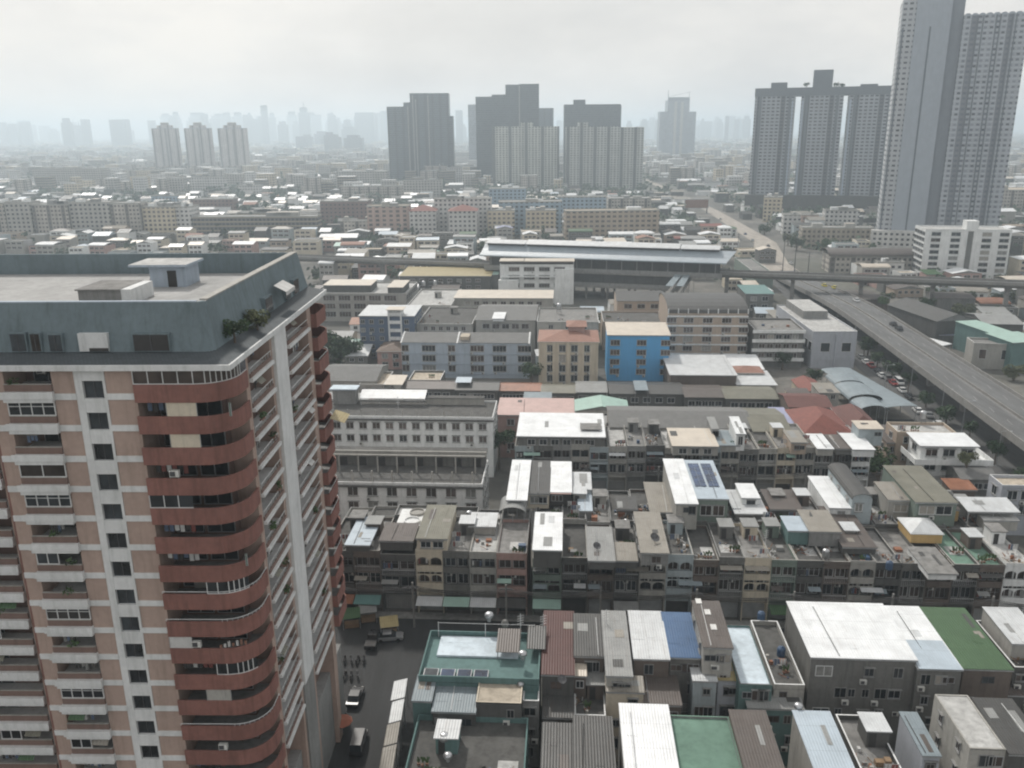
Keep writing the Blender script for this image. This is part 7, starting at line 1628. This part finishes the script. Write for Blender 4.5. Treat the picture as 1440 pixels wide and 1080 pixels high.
def TREES_HERE():
    q = random.Random(77); seen = {}; k = 0
    for i in range(900):
        if k >= 90: return
        Y = 340 + 860 * q.random(); X = q.uniform(-.62, .64) * Y; px, py = proj((X, Y, 5)); r = q.uniform(3.2, 6.5)
        if (px < 440 and py > 352) or not free(X - 2.5, X + 2.5, Y - 2.5, Y + 2.5, 0): continue
        lx = min(LM, key=lambda a: (a[0] - px) ** 2 + ((a[1] - py) * 2.2) ** 2); dx, dy = px - lx[0], py - lx[1]
        rel = ('beyond and ' if dy < -10 else 'below and ' if dy > 10 else '') + ('left of' if dx < 0 else 'right of')
        m, ad = q.choice((('leaf_dark', 'dark green'), ('leaf_mid', 'mid green'), ('leaf_olive', 'olive green'))); sz = 'broad' if r > 5 else 'rounded' if r > 4.2 else 'small'
        lb = f'{sz} {ad} tree among roofs, {rel} the {lx[2]}'
        if lb in seen: continue
        seen[lb] = 1; k += 1; OCC.append((X - 3, X + 3, Y - 3, Y + 3))
        tree(lb, 0, 0, q.uniform(6.5, 9.5), r, m, loc=(X, Y, 0), n=900, leaf=.1, v=k, group='trees between the houses')
# distant greenery ---------------------------------------------------------------
b = MB(); tr_ = random.Random(8)
for i in range(2300):
    Y = 420 * (13.0 ** tr_.random()); X = tr_.uniform(-.68, .68) * Y; px, py = proj((X, Y, 5))
    if (px < 440 and py > 352) or not free(X - 3, X + 3, Y - 3, Y + 3, 0) and Y < 1400: continue
    if Y < 1400: OCC.append((X - 5, X + 5, Y - 5, Y + 5))
    s = (Y / 420) ** .55; big = tr_.uniform(3.5, 7.5) * s
    for j in range(34 if Y < 1500 else 14):
        v = Vector((tr_.gauss(0, .55), tr_.gauss(0, .55), tr_.gauss(0, .35))) * big; v.z = abs(v.z) * .9 + big * .35
        x = Vector((tr_.gauss(0, 1), tr_.gauss(0, 1), tr_.gauss(0, .6))).normalized(); y = x.orthogonal().normalized(); l = big * tr_.uniform(.16, .34); p = Vector((X, Y, 0)) + v
        b.face((p - x * l, p - y * l * .7, p + x * l, p + y * l * .7), 'leaf_far')
b.build('distant_woods', None, kind='stuff')

# low city reaching to the horizon: uncountable, one object --------------------
b = MB(); lr = random.Random(4)
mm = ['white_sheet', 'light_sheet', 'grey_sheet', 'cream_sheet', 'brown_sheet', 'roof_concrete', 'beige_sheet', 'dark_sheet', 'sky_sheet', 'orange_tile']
mw = ['stone_wall', 'mid_render', 'dark_render', 'white_paint', 'grid_old', 'grid_grey', 'grid_dark', 'grid_white', 'grid_cream']
n = 0
def carpet(Y, X, w, d, h):
    if h > 12: b.box(X, Y, 0, X + w, Y + d, h, lr.choice(mw[4:]), lr.choice(('roof_light', 'roof_concrete', 'white_sheet', 'roof_dark')))
    else:
        wl, rf = lr.choice(mw[:4]), lr.choices(mm, (5, 4, 3, 3, 3, 3, 3, 3, 1, 1))[0]  # more white sheets than others, painting the glint of sunlit roofs
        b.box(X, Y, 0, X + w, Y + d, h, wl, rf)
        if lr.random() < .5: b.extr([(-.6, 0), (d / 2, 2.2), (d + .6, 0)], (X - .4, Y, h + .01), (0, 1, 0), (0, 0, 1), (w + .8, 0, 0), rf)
for i in range(5200):
    Y = 400 + 700 * lr.random(); X = lr.uniform(-.66, .68) * Y
    px, py = proj((X, Y, 5))
    if px < 440 and py > 352: continue
    w, d, h = lr.uniform(7, 16), lr.uniform(8, 14), lr.choice((4, 5, 7, 7, 8, 10))
    if free(X, X + w, Y, Y + d, 1.0): OCC.append((X, X + w, Y, Y + d)); carpet(Y, X, w, d, h)
for i in range(9000):
    Y = 1100 * (7.0 ** lr.random()) ; X = lr.uniform(-.68, .68) * Y
    s = (Y / 1100) ** .6
    w, d, h = lr.uniform(9, 24) * s, lr.uniform(9, 18) * s, lr.choice((5, 7, 8, 10, 10, 13, 18, 24))
    if Y < 1400 and not free(X, X + w, Y, Y + d, 2): continue
    if Y < 2200 and (FX(520, 1) + (Y - 520) * .05 - 35 < X < FX(520, 1) + (Y - 520) * .05 + 10): continue
    carpet(Y, X, w, d, h)
b.build('distant_rooftops', None, kind='stuff')
TREES_HERE()
# ------------------------------------------------------------------ air, sky and sun
b = MB(); b.box(-16500, -500, -1.0, 16500, 16500, 190, 'roof_light'); hz = b.build('haze', None, kind='stuff')
hm = bpy.data.materials.new('haze_air'); hm.use_nodes = True; T = hm.node_tree; T.nodes.clear(); H = NB(T)
pv = H.n('ShaderNodeVolumePrincipled'); pv.inputs['Color'].default_value = HAZE_C; pv.inputs['Density'].default_value = HAZE_D; pv.inputs['Anisotropy'].default_value = .5
o = H.n('ShaderNodeOutputMaterial'); H.l(pv.outputs[0], o.inputs['Volume']); hz.data.materials.clear(); hz.data.materials.append(hm)
SUN_EL, SUN_AZ = 46.0, -22.0      # ahead of the camera, to the left
sd = bpy.data.lights.new('sun', 'SUN'); sd.energy = SUN_E; sd.angle = R_(4); sd.color = (1.0, .955, .89); so = bpy.data.objects.new('sun', sd); COL.objects.link(so)
az = R_(SUN_AZ); dv = Vector((math.sin(az) * math.cos(R_(SUN_EL)), math.cos(az) * math.cos(R_(SUN_EL)), math.sin(R_(SUN_EL))))
so.rotation_euler = (-dv).to_track_quat('-Z', 'Y').to_euler(); so.location = (0, 0, 400)
wd = bpy.data.worlds.new('World'); SC.world = wd; wd.use_nodes = True; T = wd.node_tree; T.nodes.clear(); B = NB(T)
sky = B.n('ShaderNodeTexSky', sky_type='NISHITA'); sky.sun_disc = False; sky.sun_elevation = R_(SUN_EL); sky.sun_rotation = az; sky.air_density = 1.6; sky.dust_density = 5; sky.ozone_density = 1
tc = B.n('ShaderNodeTexCoord'); n1 = B.noise(scaled(B, tc.outputs['Generated'], (1, 1, 2.2)), 2.6, 5, .55); n2 = B.noise(scaled(B, tc.outputs['Generated'], (1, 1, 3)), 7, 4, .6)
cl = B.math('ADD', B.math('MULTIPLY', n1, .75), B.math('MULTIPLY', n2, .25))
cloud = B.mix(B.ramp(cl, .36, .62, 0, 1), CLOUD_LO, CLOUD_HI)
col = B.mix(B.ramp(cl, .3, .55, .80, .94), sky.outputs[0], cloud)
bg = B.n('ShaderNodeBackground'); B.l(col, bg.inputs[0]); bg.inputs[1].default_value = SKY_S
o = B.n('ShaderNodeOutputWorld'); B.l(bg.outputs[0], o.inputs[0])
SC.view_settings.view_transform = 'Standard'; SC.view_settings.look = 'None'; SC.view_settings.gamma = 1; SC.view_settings.exposure = EXPO
cy = SC.cycles; cy.max_bounces = 8; cy.diffuse_bounces = 3; cy.glossy_bounces = 2; cy.volume_bounces = 4; cy.use_denoising = True; cy.use_adaptive_sampling = True; cy.adaptive_threshold = .02; cy.caustics_reflective = False; cy.caustics_refractive = False; cy.filter_width = 2.1

for o in SC.objects:
    if o.parent is None and o.get('label') and len(o['label'].split()) > 16: print('LONG', o.name, '|', o['label'])
